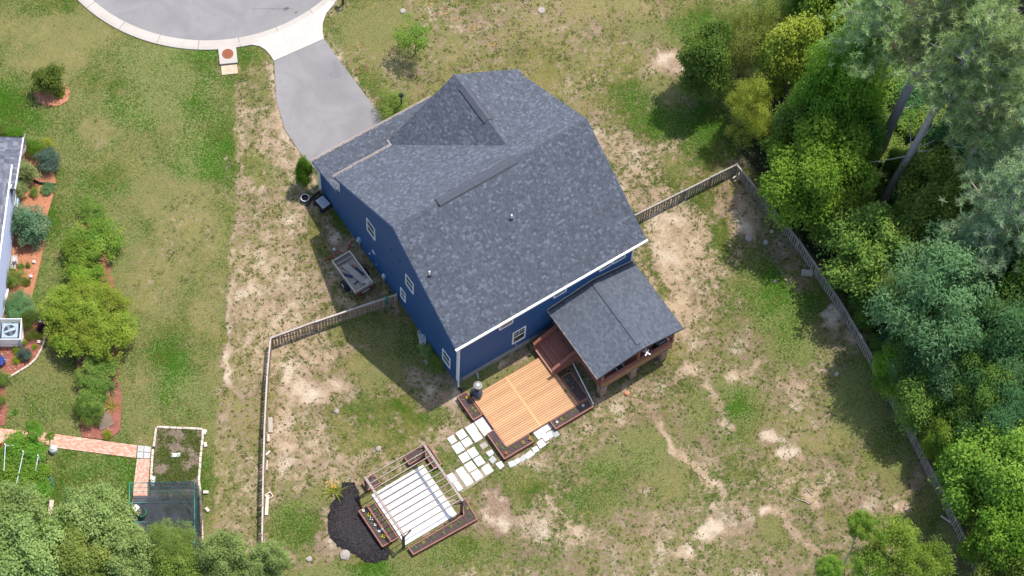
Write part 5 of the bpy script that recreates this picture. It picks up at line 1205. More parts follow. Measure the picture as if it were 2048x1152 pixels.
    bladeplant("daylily", "orange flowering daylily at the top edge of the black mulch", 669, 981, 1.25, 'yellowgreen', "daylily", None, 'flower_o')
    x, y = at(666, 966, .7)
pergola()

# ------------------------------------------------------------------ picket fences
def fence(name_label, pts, m, mt, hh=1.2, pitch=.19, post_every=2.44, inside=1, gate=None):
    p0 = Vector((*pts[0], 0)); T = thing("picket_fence", name_label, "fence", p0)
    pk = MB(); pk.bx(-.056, .056, -.011, .011, .05, hh - .06); pm = pk.mesh("picket", MAT[m])
    ps = MB().bx(-.05, .05, -.05, .05, -.1, hh + .02).mesh("post", MAT[m])
    for a, b in zip(pts[:-1], pts[1:]):
        A, B = Vector((*a, 0)), Vector((*b, 0)); L = (B - A).length; d = (B - A) / L; nn = Vector((-d.y, d.x, 0)) * inside; ang = math.atan2(d.y, d.x)
        n = max(1, round(L / pitch)); st = L / n
        for i in range(n):
            c = A + d * (i + .5) * st
            o = inst("picket", pm, T, c + nn * .03 + Vector((0, 0, random.uniform(-.02, .02))), (random.uniform(-.02, .02), random.uniform(-.025, .025), ang + random.uniform(-.03, .03)))
        k = max(1, round(L / post_every))
        for i in range(k + 1): inst("post", ps, T, A + d * (L * i / k) - nn * .04, (0, 0, ang))
        for i in range(k):
            q0, q1 = A + d * (L * i / k), A + d * (L * (i + 1) / k); dz = random.uniform(-.03, .04)
            for z in (.22, hh - .22): MB().bar(q0 + Vector((0, 0, z + dz * .3)) - nn * .0, q1 + Vector((0, 0, z)), .038, .088).build("rail", MAT[m], T)
            MB().bar(q0 + Vector((0, 0, hh - .02 + dz)) + nn * .01, q1 + Vector((0, 0, hh - .02 + dz * .3)) + nn * .01, .095, .035).build("top_rail", MAT[mt], T)
            if gate and i in gate: MB().bar(q0 + Vector((0, 0, .22)) + nn * .055, q1 + Vector((0, 0, hh - .2)) + nn * .055, .025, .09).build("brace", MAT[m], T)
    return T
fence("brown picket fence with pale cap joining the house's left wall", [(-.16, 6.42), (-2.75, 6.98), (-5.2, 7.48), (-7.93, 7.97)], 'picket_l', 'picket_top_l', gate=(0,), inside=1)
fence("picket fence running down the left side of the back yard", [(-7.93, 7.97), (-9.33, 6.01), (-11.08, 3.36), (-12.74, .72), (-14.66, -2.4), (-15.5, -3.8)], 'picket_l', 'picket_top_l', inside=1)
fence("grey picket fence from the house's right side to the corner by the maple", [(12.3, 3.36), (14.87, 3.24), (18.4, 3.05), (22.18, 2.82)], 'picket', 'picket_top', inside=-1)
fence("long grey picket fence in front of the woods", [(22.18, 2.82), (22.24, -.58), (22.3, -3.45), (21.98, -8.06), (21.37, -12.35), (20.45, -17.46), (19.49, -22.03), (18.4, -26.7)], 'picket', 'picket_top', inside=-1)

# ------------------------------------------------------------------ by the house's left wall
def trailer():
    c = [at(667, 521, .75), at(703, 503, .75), at(743, 567, .75), at(707, 585, .75)]
    cx, cy = sum(p[0] for p in c) / 4, sum(p[1] for p in c) / 4; W, L = 1.22, 2.5
    T4 = Matrix.Translation((cx, cy, 0)) @ Matrix.Rotation(math.radians(1.5), 4, 'Z')
    T = thing("utility_trailer", "weathered wooden utility trailer with plank sides in the house's shade", "trailer", (cx, cy, 0))
    n = 9; w = W / n
    for i in range(n): MB(T4).bx(-W / 2 + i * w + .004, -W / 2 + (i + 1) * w - .004, -L / 2, L / 2, .45, .49).build("floor_plank", MAT['oldwood'], T)
    for x in (-W / 2, W / 2):
        for z in (.50, .66): MB(T4).bx(x - .02, x + .02, -L / 2, L / 2, z, z + .13).build("side_board", MAT['oldwood'], T)
        MB(T4).bx(x - .035, x + .035, -L / 2 - .03, L / 2 + .03, .80, .83).build("side_rail", MAT['paletimber'], T)
        for y in (-.9, 0, .9): MB(T4).bx(x + (.022 if x > 0 else -.06), x + (.06 if x > 0 else -.022), y - .04, y + .04, .42, .798).build("stake", MAT['oldwood'], T)
    for y, m in ((L / 2, 'oldwood'), (-L / 2, 'oldwood')):
        for z in (.50, .66): MB(T4).bx(-W / 2 + .025, W / 2 - .025, y - .02, y + .02, z, z + .13).build("end_board", MAT[m], T)
        MB(T4).bx(-W / 2 + .04, W / 2 - .04, y - .03, y + .03, .80, .825).build("end_rail", MAT['paletimber'], T)
    MB(T4).bx(-W / 2 + .06, W / 2 - .06, L / 2 - .34, L / 2 - .30, .50, .74).build("front_board", MAT['oldwood'], T)
    MB(T4).bx(-W / 2, W / 2, -L / 2 - .10, -L / 2 - .03, .34, .44).build("rear_beam", MAT['redpaint'], T)
    MB(T4).bx(-.2, .3, -L / 2 - .13, -L / 2 - .101, .40, .50).build("licence_board", MAT['lgrey'], T)
    for x in (-W / 2 - .17, W / 2 + .17):
        mb = MB(T4); mb.tube([(x - .09, -.25, .30), (x + .09, -.25, .30)], .30, 16); wv = mb.build("wheel", MAT['rubber'], T)
        mb = MB(T4); mb.tube([(x - .095, -.25, .30), (x + .095, -.25, .30)], .15, 12); mb.build("hub", MAT['lgrey'], wv)
    mb = MB(T4)
    for s in (-1, 1): mb.bar((s * .5, L / 2, .42), (0, L / 2 + .72, .42), .06, .07)
    o = mb.build("drawbar", MAT['redpaint'], T); o['kind'] = 'stuff'
    MB(T4).tube([(0, L / 2 + .68, .0), (0, L / 2 + .68, .6)], .035, 8).build("jack", MAT['grey'], T)
    MB(T4).bx(-.06, .06, L / 2 + .66, L / 2 + .86, .42, .50).build("coupler", MAT['lgrey'], T)
    def load(name, label, cat, x, y, z, sx, sy, sz, rz, m):
        q = T4 @ Vector((x, y, z)); mb = MB(); mb.ob(q, (sx, sy, sz), rz)
        return tag(mb.build(name, MAT[m], None, loc=(q.x, q.y, q.z - sz / 2)), label, cat)
    t = thing("lumber_stack", "two long weathered planks lying on blocks in the trailer", "lumber", T4 @ Vector((.08, -.05, .49)))
    MB(T4).ob((-.02, -.1, .62), (.20, 1.75, .05), .22).build("plank", MAT['oldwood'], t); MB(T4).ob((.19, -.12, .62), (.20, 1.75, .05), .22).build("plank", MAT['oldwood'], t)
    MB(T4).ob((-.12, .70, .545), (.46, .14, .10), .22).build("block", MAT['cedar_d'], t); MB(T4).ob((.27, -.72, .545), (.46, .14, .10), .22).build("block", MAT['cedar_d'], t)
    MB(T4).ob((.40, -.98, .66), (.40, .28, .05), .22).build("end_piece", MAT['paletimber'], t)
    load("dark_board", "dark board lying along the right side of the trailer bed", "board", .42, -.02, .53, .14, .85, .06, .22, 'bluepaint')
    load("dark_board", "longer dark board slanting across the left of the trailer bed", "board", -.36, .12, .53, .15, .80, .06, .62, 'bluepaint')
    load("dark_board", "short dark board crossing the trailer bed near its tail", "board", -.12, -.62, .53, .38, .09, .06, .2, 'bluepaint')
    load("wood_block", "reddish wood block beside the dark board in the trailer", "block", .32, .36, .54, .16, .28, .1, .2, 'cedar_d')
    x, y = at(693, 573, .2); b = thing("cooler", "small navy box with a pale lid beside the trailer's wheel", "box", (x, y, 0))
    MB().bx(x - .17, x + .13, y - .22, y + .2, 0, .34).build("body", MAT['bluepaint'], b); MB().bx(x - .16, x + .12, y + .02, y + .19, .341, .38).build("lid", MAT['lgrey'], b)
MAT['cedar_d'] = surf("reddish_block_wood", (.30, .15, .085), (.2, .1, .06), .8)
trailer()
def wall_side():
    # arborvitae, black pot, cart, drain pipe
    x, y = at(611, 357, .9)
    t = thing("arborvitae", "bright green cone shaped evergreen at the garage corner", "evergreen", (x, y, 0))
    MB().tube([(x, y, 0), (x, y, 1.6)], [.06, .02], 6).build("trunk", MAT['bark2'], t)
    crown('cone', t, (x, y, 1.55), (.70, .70, 1.75), 'arbor', "foliage"); crown('cone', t, (x - .12, y + .1, 1.7), (.52, .52, 1.75), 'arbor', "foliage")
    x, y = at(610, 397, .2); b = thing("pot", "black plastic pot on the grass below the cone shaped evergreen", "pot", (x, y, 0))
    mb = MB(); mb.tube([(x, y, .0), (x, y, .3)], [.18, .25], 14, 0, False); mb.build("body", MAT['black'], b)
    mb = MB(); n = 14
    for k in range(n):
        a0, a1 = 2 * math.pi * k / n, 2 * math.pi * (k + 1) / n
        mb.add([(x + q * math.cos(a), y + q * math.sin(a), .31) for q, a in ((.22, a0), (.27, a0), (.27, a1), (.22, a1))], [(0, 1, 2, 3)])
    mb.build("rim", MAT['lgrey'], b)
    mb = MB(); mb.tube([(x, y, .1), (x, y, .12)], .2, 12); mb.build("soil", MAT['soil'], b)
    x, y = at(645, 406, .3); T4 = Matrix.Translation((x, y, 0)) @ Matrix.Rotation(.12, 4, 'Z')
    c = thing("garden_cart", "black garden cart with a grey tub beside the blue wall", "cart", (x, y, 0))
    mb = MB(T4); mb.bx(-.33, .33, -.5, .5, .16, .40); mb.build("tray", MAT['black'], c)
    mb = MB(T4)
    for a in ((-.35, .35, .46, .5), (-.35, .35, -.5, -.46), (-.35, -.31, -.46, .46), (.31, .35, -.46, .46)): mb.bx(*a, .40, .44)
    o = mb.build("tray_rim", MAT['darkgrey'], c); o['kind'] = 'stuff'
    tb = MB(T4); tb.bx(-.24, .24, -.38, .28, .401, .46); o = tb.build("grey_tub", MAT['lidgrey'], c)
    tb = MB(T4); tb.bx(-.27, .27, -.41, .31, .46, .49); tb.build("tub_rim", MAT['lgrey'], c)
    tb = MB(T4); tb.bx(-.23, .23, -.37, .27, .491, .497); tb.build("tub_lid", MAT['lidgrey'], c)
    for sx in (-.36, .36):
        for sy in (-.34, .34): MB(T4).tube([(sx - .04, sy, .12), (sx + .04, sy, .12)], .12, 12).build("wheel", MAT['rubber'], c)
    p = [at(640, 383, .1), at(630, 389, .1), at(622, 398, .1), at(615, 412, .07)]
    tag(MB().tube([(q[0], q[1], .12) for q in p], .085, 8).build("drain_hose", MAT['black'], None, True), "black corrugated drain hose leading away from the garage corner", "hose")
    # green hose over the fence
    H = thing("garden_hose", "tangled green hose hung over the fence by the blue wall", "hose", (-.75, 6.55, 1.2))
    mb = MB(); pts = []
    for k in range(120):
        a = k * .42; j = random.uniform(.8, 1.15); pts.append((-.78 + .17 * math.cos(a) * j, 6.56 + .10 * math.sin(a * .5) + .08 * random.uniform(-1, 1), .98 + .32 * math.sin(a) * j - (k % 9) * .015))
    mb.tube(pts, .022, 5); mb.build("coil", MAT['hose'], H)
    e = at(765, 616, .05); MB().tube([(-.85, 6.5, .8), (-.9, 6.25, .4), (e[0], e[1], .05)], .02, 5).build("tail", MAT['hose'], H)
    # wire plant stands
    for i, (px, py) in enumerate(((842, 668), (844, 677), (845, 684))):
        x, y = at(px, py, .3); s = thing("wire_basket", ("white wire basket farthest from the hosta along the wall", "middle white wire basket of the row by the wall", "white wire basket next to the hosta by the wall")[i], "basket", (x, y, 0), "white wire baskets by the blue wall")
        for k in range(3):
            r_ = .20 - k * .03; z = .45 - k * .2; ring = [(x + r_ * math.cos(q * .6283), y + r_ * math.sin(q * .6283), z) for q in range(11)]; MB().tube(ring, .014, 5).build("hoop", MAT['white'], s)
        for k in range(6): a = k * 1.047; MB().tube([(x + .2 * math.cos(a), y + .2 * math.sin(a), .45), (x + .1 * math.cos(a), y + .1 * math.sin(a), 0)], .011, 4).build("wire", MAT['white'], s)
    shrub("hosta", "pale leaved hosta clump against the shaded blue wall", 851, 702, 16, .5, 'shrub', 'ash', "hosta", stem=False)
    shrub("shrub", "low green leafy bush under the lowest window of the left wall", 871, 728, 19, .6, 'shrub', 'mid')
    x, y = at(855, 722, .03); tag(MB().prism([(x - .2, y - .18), (x + .22, y - .12), (x + .18, y + .2), (x - .16, y + .16)], -.03, .06).build("stepping_stone", MAT['rock'], None), "flat grey stone between the hosta and the leafy bush", "stone")
    for px, py, w in ((655, 517, 14), (700, 491, 20)):
        x, y = at(px, py, .03); tag(MB().ob((x, y, .03), (w / 33, .07, .05), .6 if w > 15 else .1).build("painted_stick", MAT['redpaint'], None), "red painted stick lying " + ("between the trailer and the blue wall" if w > 15 else "near the trailer's drawbar"), "stick")
wall_side()

# ------------------------------------------------------------------ front yard
def front():
    shrub("round_shrub", "wide rounded green shrub beside the driveway and lamp post", 786, 212, 38, 1.35, 'fine', 'mid', ry=36)
    x, y = at(803, 228, 0); L = thing("lamp_post", "black lamp post standing by the rounded shrub", "lamp post", (x, y, 0))
    MB().tube([(x, y, 0), (x, y, 1.95)], .05, 8).build("pole", MAT['iron'], L)
    mb = MB(); mb.tube([(x, y, 1.95), (x, y, 2.25)], [.08, .13], 8); mb.build("lantern", MAT['window_lamp'], L)
    mb = MB(); mb.tube([(x, y, 2.25), (x, y, 2.30), (x, y, 2.42)], [.17, .15, .03], 8); mb.build("cap", MAT['iron'], L)
    x, y = at(686, 9, 0); M_ = thing("mailbox_post", "black post at the top edge beside the apron", "post", (x, y, 0))
    MB().bx(x - .05, x + .05, y - .05, y + .05, 0, 1.1).build("post", MAT['iron'], M_); MB().bx(x - .1, x + .1, y - .25, y + .25, 1.1, 1.35).build("mailbox", MAT['iron'], M_)
    x, y = at(831, 108, 0); t = thing("sapling", "small airy sapling alone on the front lawn", "tree", (x, y, 0))
    trunk_mb(x, y, 1.7, .05, 2.9, 8, .7).build("trunk", MAT['bark2'], t)
    crown('airy', t, (x + .02, y + .05, 2.0), (1.3, 1.3, 1.5), 'bright')
    for px, py, r_, lb in ((1083, 21, .26, "pale round stone at the top of the front lawn"), (806, 22, .2, "pale stone left of the sapling near the top edge")):
        x, y = at(px, py, 0); mb = MB(); mb.tube([(x, y, -.02), (x, y, .05), (x, y, .08)], [r_, r_ * .9, r_ * .4], 9); tag(mb.build("flat_stone", MAT['rock'], None), lb, "stone")
    for i, (px, py, l, a, m) in enumerate([(701, 106, 1.3, .55, 'orange_paint'), (716, 92, .5, .5, 'orange_paint'), (809, 54, .5, .6, 'orange_paint'), (842, 34, .5, .7, 'orange_paint'), (863, 8, .6, .3, 'orange_paint'), (896, 26, .45, -.6, 'orange_paint'), (915, 38, .3, -.9, 'orange_paint'), (946, 57, .4, -.2, 'orange_paint'), (990, 88, .5, -.6, 'orange_paint'), (735, 134, .35, .5, 'red_paint'), (715, 144, .35, .5, 'red_paint'), (780, 105, .3, .4, 'red_paint'), (875, 28, .4, .4, 'red_paint'), (893, 15, .35, .2, 'red_paint')]):
        x, y = at(px, py, 0); mb = MB()
        for k in range(14):
            s = random.uniform(-.5, .5) * l; mb.ob((x + math.cos(a + .64) * s + random.uniform(-.07, .07), y + math.sin(a + .64) * s * 1 + random.uniform(-.07, .07), random.uniform(.01, .045)), (.08, .03, .01), random.uniform(0, 3), random.uniform(-.5, .5))
        o = mb.build("paint_mark", MAT[m], None); tag(o, "sprayed " + ("orange" if m[0] == 'o' else "red") + " marking on the front lawn", kind='stuff')
MAT['window_lamp'] = cheap("lantern_glass", (.35, .33, .36), .3, .5)
front()

# ------------------------------------------------------------------ things lying about in the back yard
def yard():
    x, y = at(1254, 787, .05); t = thing("round_pot", "small terracotta pot upside down on the grass below the porch", "pot", (x, y, 0))
    mb = MB(); mb.tube([(x, y, 0), (x, y, .16)], [.15, .12], 14); mb.build("body", MAT['terracotta'], t); mb = MB(); mb.tube([(x, y, 0.002), (x, y, .05)], .165, 14); mb.build("rim", MAT['terracotta'], t)
    x, y = at(1614, 546, .1); b = MB(); b.ob((x, y, .12), (.66, .34, .26), -.62); tag(b.build("stone_block", MAT['rock'], None), "long stone block lying by the fence near the woods", "stone block")
    for i, (px, py, l, w, a, m, lb) in enumerate([(1475, 350, .85, .14, .15, 'paletimber', "pale plank in the fence corner by the maple"), (541, 850, .95, .26, 1.05, 'oldwood', "wide grey board leaning by the left fence"), (537, 876, .45, .12, 1.05, 'paletimber', "short pale board below the wide grey board"), (536, 906, .35, .12, .3, 'paletimber', "stubby pale offcut beside the left fence"), (534, 1010, 1.25, .18, .98, 'paletimber', "long pale plank lying along the left fence"), (1894, 1040, .85, .10, -1.2, 'paletimber', "pale board leaning on the fence at the lower right"), (534, 930, .6, .06, 1.0, 'paletimber', "thin pale strip of wood on the ground by the left fence")]):
        x, y = at(px, py, .05); b = MB(); b.ob((x, y, .06), (l, w, .05), a); tag(b.build("board", MAT[m], None), lb, "board")
    x, y = at(538, 991, .1); t = thing("wooden_frame", "small pale wooden frame beside the left fence", "frame", (x, y, 0))
    for dx, dy, sx, sy in ((0, .16, .4, .05), (0, -.16, .4, .05), (-.18, 0, .05, .27), (.18, 0, .05, .27)): MB().bx(x + dx - sx / 2, x + dx + sx / 2, y + dy - sy / 2, y + dy + sy / 2, 0, .1).build("slat", MAT['paletimber'], t)
    LP = ((1634, 966, .5, -.6), (1610, 978, .6, -1.4), (1590, 996, .9, -1.0), (1718, 1018, .4, .3))
    for i, (px, py, l, a) in enumerate(LP):
        x, y = at(px, py, 0); m = MB(); p = Vector((x, y, .03)); d = Vector((math.cos(a), math.sin(a), 0)) * l / 3; pts = [p + d * k + Vector((random.uniform(-.04, .04), random.uniform(-.04, .04), 0)) for k in range(4)]
        tag(m.tube(pts, .022, 5).build("stick", MAT['dead'], None), ordl(LP, i, ("", "thin bare stick lying on the dry back lawn")), "stick", "fallen sticks on the back lawn")
    rk = [(690, 1110, .34, "pale flat rock below the black mulch bed"), (1497, 476, .26, "pale rock on bare soil right of the covered porch"), (1544, 463, .16, "small pale rock in the shade near the right fence"), (1532, 485, .2, "whitish rock between bare patches near the right fence"), (757, 897, .2, "angular pale stone above the pergola"), (673, 823, .18, "small white stone on the sandy left of the back yard"), (618, 1118, .2, "pale stone in the grass left of the mulch bed"), (1550, 563, .13, "small stone on the shaded green lawn"), (1674, 748, .16, "small stone in the tree shade by the right fence")]
    for px, py, r_, lb in rk:
        x, y = at(px, py, 0); mb = MB(); n = 9; vs = []; 
        for z, k in ((-.03, 1), (.05 + r_ * .12, .92), (.08 + r_ * .22, .5)): vs += [(x + r_ * k * math.cos(a * .698) * random.uniform(.75, 1.1), y + r_ * k * math.sin(a * .698) * random.uniform(.7, 1.05), z) for a in range(n)]
        mb.add(vs, [(k * n + i, k * n + (i + 1) % n, (k + 1) * n + (i + 1) % n, (k + 1) * n + i) for k in range(2) for i in range(n)] + [tuple(2 * n + i for i in range(n))])
        tag(mb.build("rock", MAT['rock'], None), lb, "rock")
yard()

# ------------------------------------------------------------------ woods on the right
def pine_mesh(seed, H, z0, R):
    r_ = np.random.default_rng(seed); br = MB(); C = []; rnd = random.Random(seed)
    z = z0
    while z < H:
        q = (z - z0) / (H - z0); Rz = R * (1 - q) ** .6 * (.55 + .45 * min(1, q * 4 + .35))
        for k in range(rnd.choice((3, 4, 5))):
            a = rnd.uniform(0, 6.28); l = Rz * rnd.uniform(.65, 1.1); e = Vector((math.cos(a) * l, math.sin(a) * l, z + l * rnd.uniform(.0, .35)))
            m = Vector((math.cos(a) * l * .5, math.sin(a) * l * .5, z + l * .02)); br.tube([(0, 0, z - .15), m, e], [.055, .04, .015], 5)
            for t in range(int(5 + l * 3.6)):
                s = rnd.uniform(.3, 1.05); p = (Vector((0, 0, z - .15)).lerp(m, s * 2) if s < .5 else m.lerp(e, (s - .5) * 2)); sp = .16 + .3 * s
                C.append([p.x + rnd.gauss(0, sp), p.y + rnd.gauss(0, sp), p.z + abs(rnd.gauss(0, .2))])
        z += rnd.uniform(.28, .5)
    C = np.array(C); n = 34; N = len(C)
    d = r_.normal(size=(N, n, 3)); d[:, :, 2] += .45; d /= np.linalg.norm(d, axis=2, keepdims=True)
    s = np.cross(d, r_.normal(size=(N, n, 3))); s /= np.linalg.norm(s, axis=2, keepdims=True); ln = r_.uniform(.20, .46, (N, n, 1)); c = C[:, None]
    V = np.stack([c + d * .02 - s * .017, c + d * .02 + s * .017, c + d * ln], 2).reshape(-1, 3)
    T = np.repeat(np.clip(r_.uniform(.0, .95, (N, 1)) + r_.normal(size=(N, n)) * .15, 0, 1).ravel(), 3)
    return np_mesh("needles", V, None, T, [MAT['needle']], np.arange(len(V)).reshape(-1, 3)), br
PM = [pine_mesh(1, 9.5, 0, 2.9), pine_mesh(2, 8.5, 0, 2.9), pine_mesh(3, 7.5, 0, 3.3)]
PB = [b.mesh("branches", MAT['bark']) for _, b in PM]
def pine(label, bx, by, zc, k, mat, lean=(0, 0), r0=.27, sc=1.0, stubs=0):
    t = thing("pine_tree", label, "pine", (bx, by, 0), "pines at the edge of the woods")
    top = Vector((bx + lean[0], by + lean[1], zc)); H = (9.5, 8.5, 7.5)[k] * sc
    pts = [Vector((bx, by, -.1)).lerp(top, i / 6) + Vector((random.uniform(-.05, .05), random.uniform(-.05, .05), 0)) for i in range(7)]
    tip = top + Vector((lean[0], lean[1], 0)) * (H / zc) + Vector((0, 0, H)); pts += [top.lerp(tip, .5), tip]
    MB().tube(pts, [r0 * (1 - .055 * i) for i in range(7)] + [r0 * .45, .03], 9).build("trunk", MAT['bark'], t, True)
    tilt = math.atan2(math.hypot(*lean), zc) if zc else 0; ax = (-lean[1], lean[0])
    rot = Matrix.Rotation(tilt, 3, Vector((ax[0], ax[1], 0))).to_euler() if tilt else (0, 0, 0)
    o = inst("branches", PB[k], t, top, rot, (sc,) * 3); c = inst("crown", PM[k][0], t, top, rot, (sc,) * 3); setmat(c, MAT[mat])
    for i in range(stubs):
        p = Vector((bx, by, 0)).lerp(top, random.uniform(.4, .98)); a = random.choice((-.3, .1, .6, 2.6, -1.0)) + random.uniform(-.4, .4); l = random.uniform(.5, 2.4)
        d = Vector((math.cos(a), math.sin(a), random.uniform(-.05, .25))); q = p + d * l
        MB().tube([p, p.lerp(q, .5) + Vector((0, 0, -.05)), q, q + d * .4 + Vector((0, 0, .25))], [.05, .035, .022, .008], 5).build("dead_branch", MAT['dead'], t)
pine("tall pine with the thicker bare trunk, nearest the maple", 30.17, -1.08, 12.6, 0, 'needle', (.75, -.35), .34, 1.0, 4)
pine("leaning pine with a long slender bare trunk and dead side limbs", 28.2, -3.95, 13.2, 1, 'needle', (1.35, -.75), .27, 1.05, 10)
for lb, px, py, z, k, m, sc in [("pine filling the right edge beside the leaning pine", 1985, 215, 11, 0, 'needle', 1.1), ("blue green pine low on the right edge above the oak", 2010, 425, 9, 2, 'needle_b', 1.05), ("pine at the top right corner behind the bare trunks", 1960, 60, 12, 1, 'needle', 1.1), ("pine at the top edge left of the thick trunk", 1748, 45, 12, 2, 'needle', .9), ("bluish pine partly cut by the right edge under the leaning pine", 2035, 320, 9, 1, 'needle_b', 1.0), ("small bluish pine crown behind the blue green oak", 1945, 480, 7, 2, 'needle_b', .7)]:
    x, y = at(px, py, z + 3); pine(lb, x, y, z, k, m, (0, 0), .27, sc, 2)
W = "broadleaf trees at the edge of the woods"
for a in [
    ("round dark green tree at the tip of the woods above the lawn", 1412, 128, 56, 3.6, 3.2, 'broad', 'oak_dark'),
    ("pale feathery tree behind the round dark green one", 1492, 80, 62, 4.2, 3.2, 'feather', 'feather'),
    ("golden green tree in front of the feathery trees", 1497, 222, 52, 3.4, 3.0, 'feather', 'yellowgreen'),
    ("yellow green tree between the feathery tree and the tall maple", 1580, 120, 62, 5.0, 3.8, 'broad', 'yellowgreen'),
    ("second feathery tree deeper behind the golden one", 1560, 30, 58, 5, 3.4, 'feather', 'feather'),
    ("dark glossy tree at the top edge of the woods", 1640, 30, 66, 6, 4.0, 'broad', 'bright'),
    ("tall bright maple reaching up beside the dead limbs", 1680, 190, 82, 7.5, 5.2, 'big', 'maple'),
    ("big bright green maple leaning over the fence corner", 1628, 352, 96, 4.6, 4.4, 'big', 'maple'),
    ("mid green tree under the golden tree and maple", 1590, 270, 50, 3.6, 3.0, 'broad', 'mid'),
    ("low tree with hanging sprays below the maple along the fence", 1690, 440, 56, 3.2, 2.8, 'broad', 'mid'),
    ("low dark tree between the two bare pine trunks", 1800, 335, 30, 2.0, 1.6, 'broad', 'oak_dark'),
    ("young green tree right of the slender pine trunk", 1858, 385, 58, 4.4, 3.2, 'broad', 'mid'),
    ("layered green tree by the middle of the fence", 1750, 520, 90, 3.6, 3.4, 'leafy', 'mid'),
    ("large blue green oak standing above the others", 1884, 600, 110, 6.6, 4.0, 'tuft', 'oak_blue'),
    ("pale leafed branch tree hanging left of the blue green oak", 1812, 585, 40, 6.2, 1.8, 'tuft', 'ash'),
    ("deep green tree shaded below the blue green oak", 1842, 715, 60, 4.4, 3.0, 'tuft', 'dark'),
    ("dark tree at the right edge under the oak", 1985, 720, 86, 5.5, 4.2, 'tuft', 'dark'),
    ("bright small tree by the fence below the oak", 1792, 740, 37, 2.6, 2.2, 'broad', 'maple'),
    ("bushy green tree hanging over the lower fence", 1850, 800, 62, 2.8, 2.6, 'broad', 'mid'),
    ("dark leafy tree behind the bushy one", 1945, 810, 72, 4.4, 3.6, 'tuft', 'oak_dark'),
    ("small yellowish tree where the fence passes behind leaves", 1876, 885, 32, 2.4, 2.0, 'broad', 'bright'),
    ("large sunlit maple at the right edge", 1992, 962, 88, 5.0, 4.0, 'leafy', 'bright'),
    ("round green tree at the lower right corner of the woods", 2022, 1078, 70, 4.5, 3.6, 'leafy', 'maple'),
    ("green tree at the bottom right behind the fence end", 2000, 1150, 48, 3.6, 2.6, 'broad', 'mid'),
    ("dark tree in the top right corner", 2035, 160, 64, 6, 4.2, 'tuft', 'dark'),
    ("green tree at the right edge beneath the bluish pines", 2030, 560, 60, 6.5, 4, 'broad', 'oak_dark'),
    ("leafy tree at the right edge beside the dark oak", 2030, 640, 56, 6.0, 3.6, 'broad', 'oak_dark'),
    ("shaded tree left of the thick bare pine trunk", 1722, 255, 44, 3.4, 2.6, 'broad', 'oak_dark'),
    ("dark green tree under the pine crowns", 1915, 300, 60, 5.0, 3.6, 'broad', 'dark'),
    ("green tree with yellowish tips right of the slender trunk's foot", 1885, 440, 66, 5.2, 3.4, 'broad', 'mid'),
    ("shaded tree between the layered tree and the oak", 1830, 475, 56, 4.0, 3.0, 'tuft', 'oak_dark'),
    ("dark shaded tree left of the bushy fence tree", 1905, 740, 68, 4.2, 3.2, 'tuft', 'oak_blue'),
    ("deep shade tree at the right edge above the sunlit maple", 2010, 850, 70, 5.0, 3.4, 'tuft', 'dark'),
    ("tree tucked under the maple at the fence corner", 1700, 300, 60, 3.8, 3.2, 'broad', 'oak_dark'),
    ("green tree at the top edge behind the glossy tree", 1720, 110, 60, 5.5, 3.6, 'broad', 'mid'),
    ("low leafy tree by the fence right of the lone shade patch", 1925, 900, 46, 3.2, 2.6, 'broad', 'bright')]:
    lb, px, py, r_, zc, rz, kd, mt = a
    tree("broadleaf_tree", lb, "tree", px, py, r_ * random.uniform(1.06, 1.18), zc, rz * random.uniform(.95, 1.2), kd, mt, W, ry=r_ * random.uniform(.95, 1.25))
for i in range(16):   # the woods go on to the right of the picture
    px = random.uniform(2090, 2420); py = -80 + i * 85; x, y = at(px, py, 5)
    tree("woodland_tree", "dense tree further inside the woods beyond the right edge", "tree", px, py, random.uniform(80, 110), random.uniform(5, 8), random.uniform(3.8, 5), 'big' if i % 2 else 'tuft', random.choice(('oak_dark', 'mid', 'dark')), "trees deeper in the woods")
def dead_tree():
    x, y = at(1690, 150, 9); t = thing("dead_tree", "bare grey dead limbs poking out above the tall maple", "dead tree", (x, y, 0))
    top = Vector((x, y, 10.5)); mb = MB(); mb.tube([(x, y, 0), (x, y, 6), top], [.14, .09, .03], 6); mb.build("trunk", MAT['dead'], t)
    tp = [aa for aa in ((1642, 92), (1660, 125), (1720, 118), (1702, 70), (1740, 140), (1655, 165), (1725, 175), (1630, 128))]
    for px, py in tp:
        z = random.uniform(9.5, 11.5); e = Vector((*at(px, py, z), z)); b = Vector((x, y, random.uniform(7, 9.8))); m = b.lerp(e, .55) + Vector((0, 0, .2))
        o = MB().tube([b, m, e], [.05, .035, .012], 5).build("limb", MAT['dead'], t)
        tw = MB()
        for k in range(3): c = b.lerp(e, random.uniform(.5, .95)); tw.tube([c, c + Vector((random.uniform(-.6, .6), random.uniform(-.6, .6), random.uniform(.1, .6)))], [.018, .006], 4)
        q = tw.build("twig", MAT['dead'], o); q['kind'] = 'stuff'
dead_tree()
FS = "shrubs along the foot of the woods"
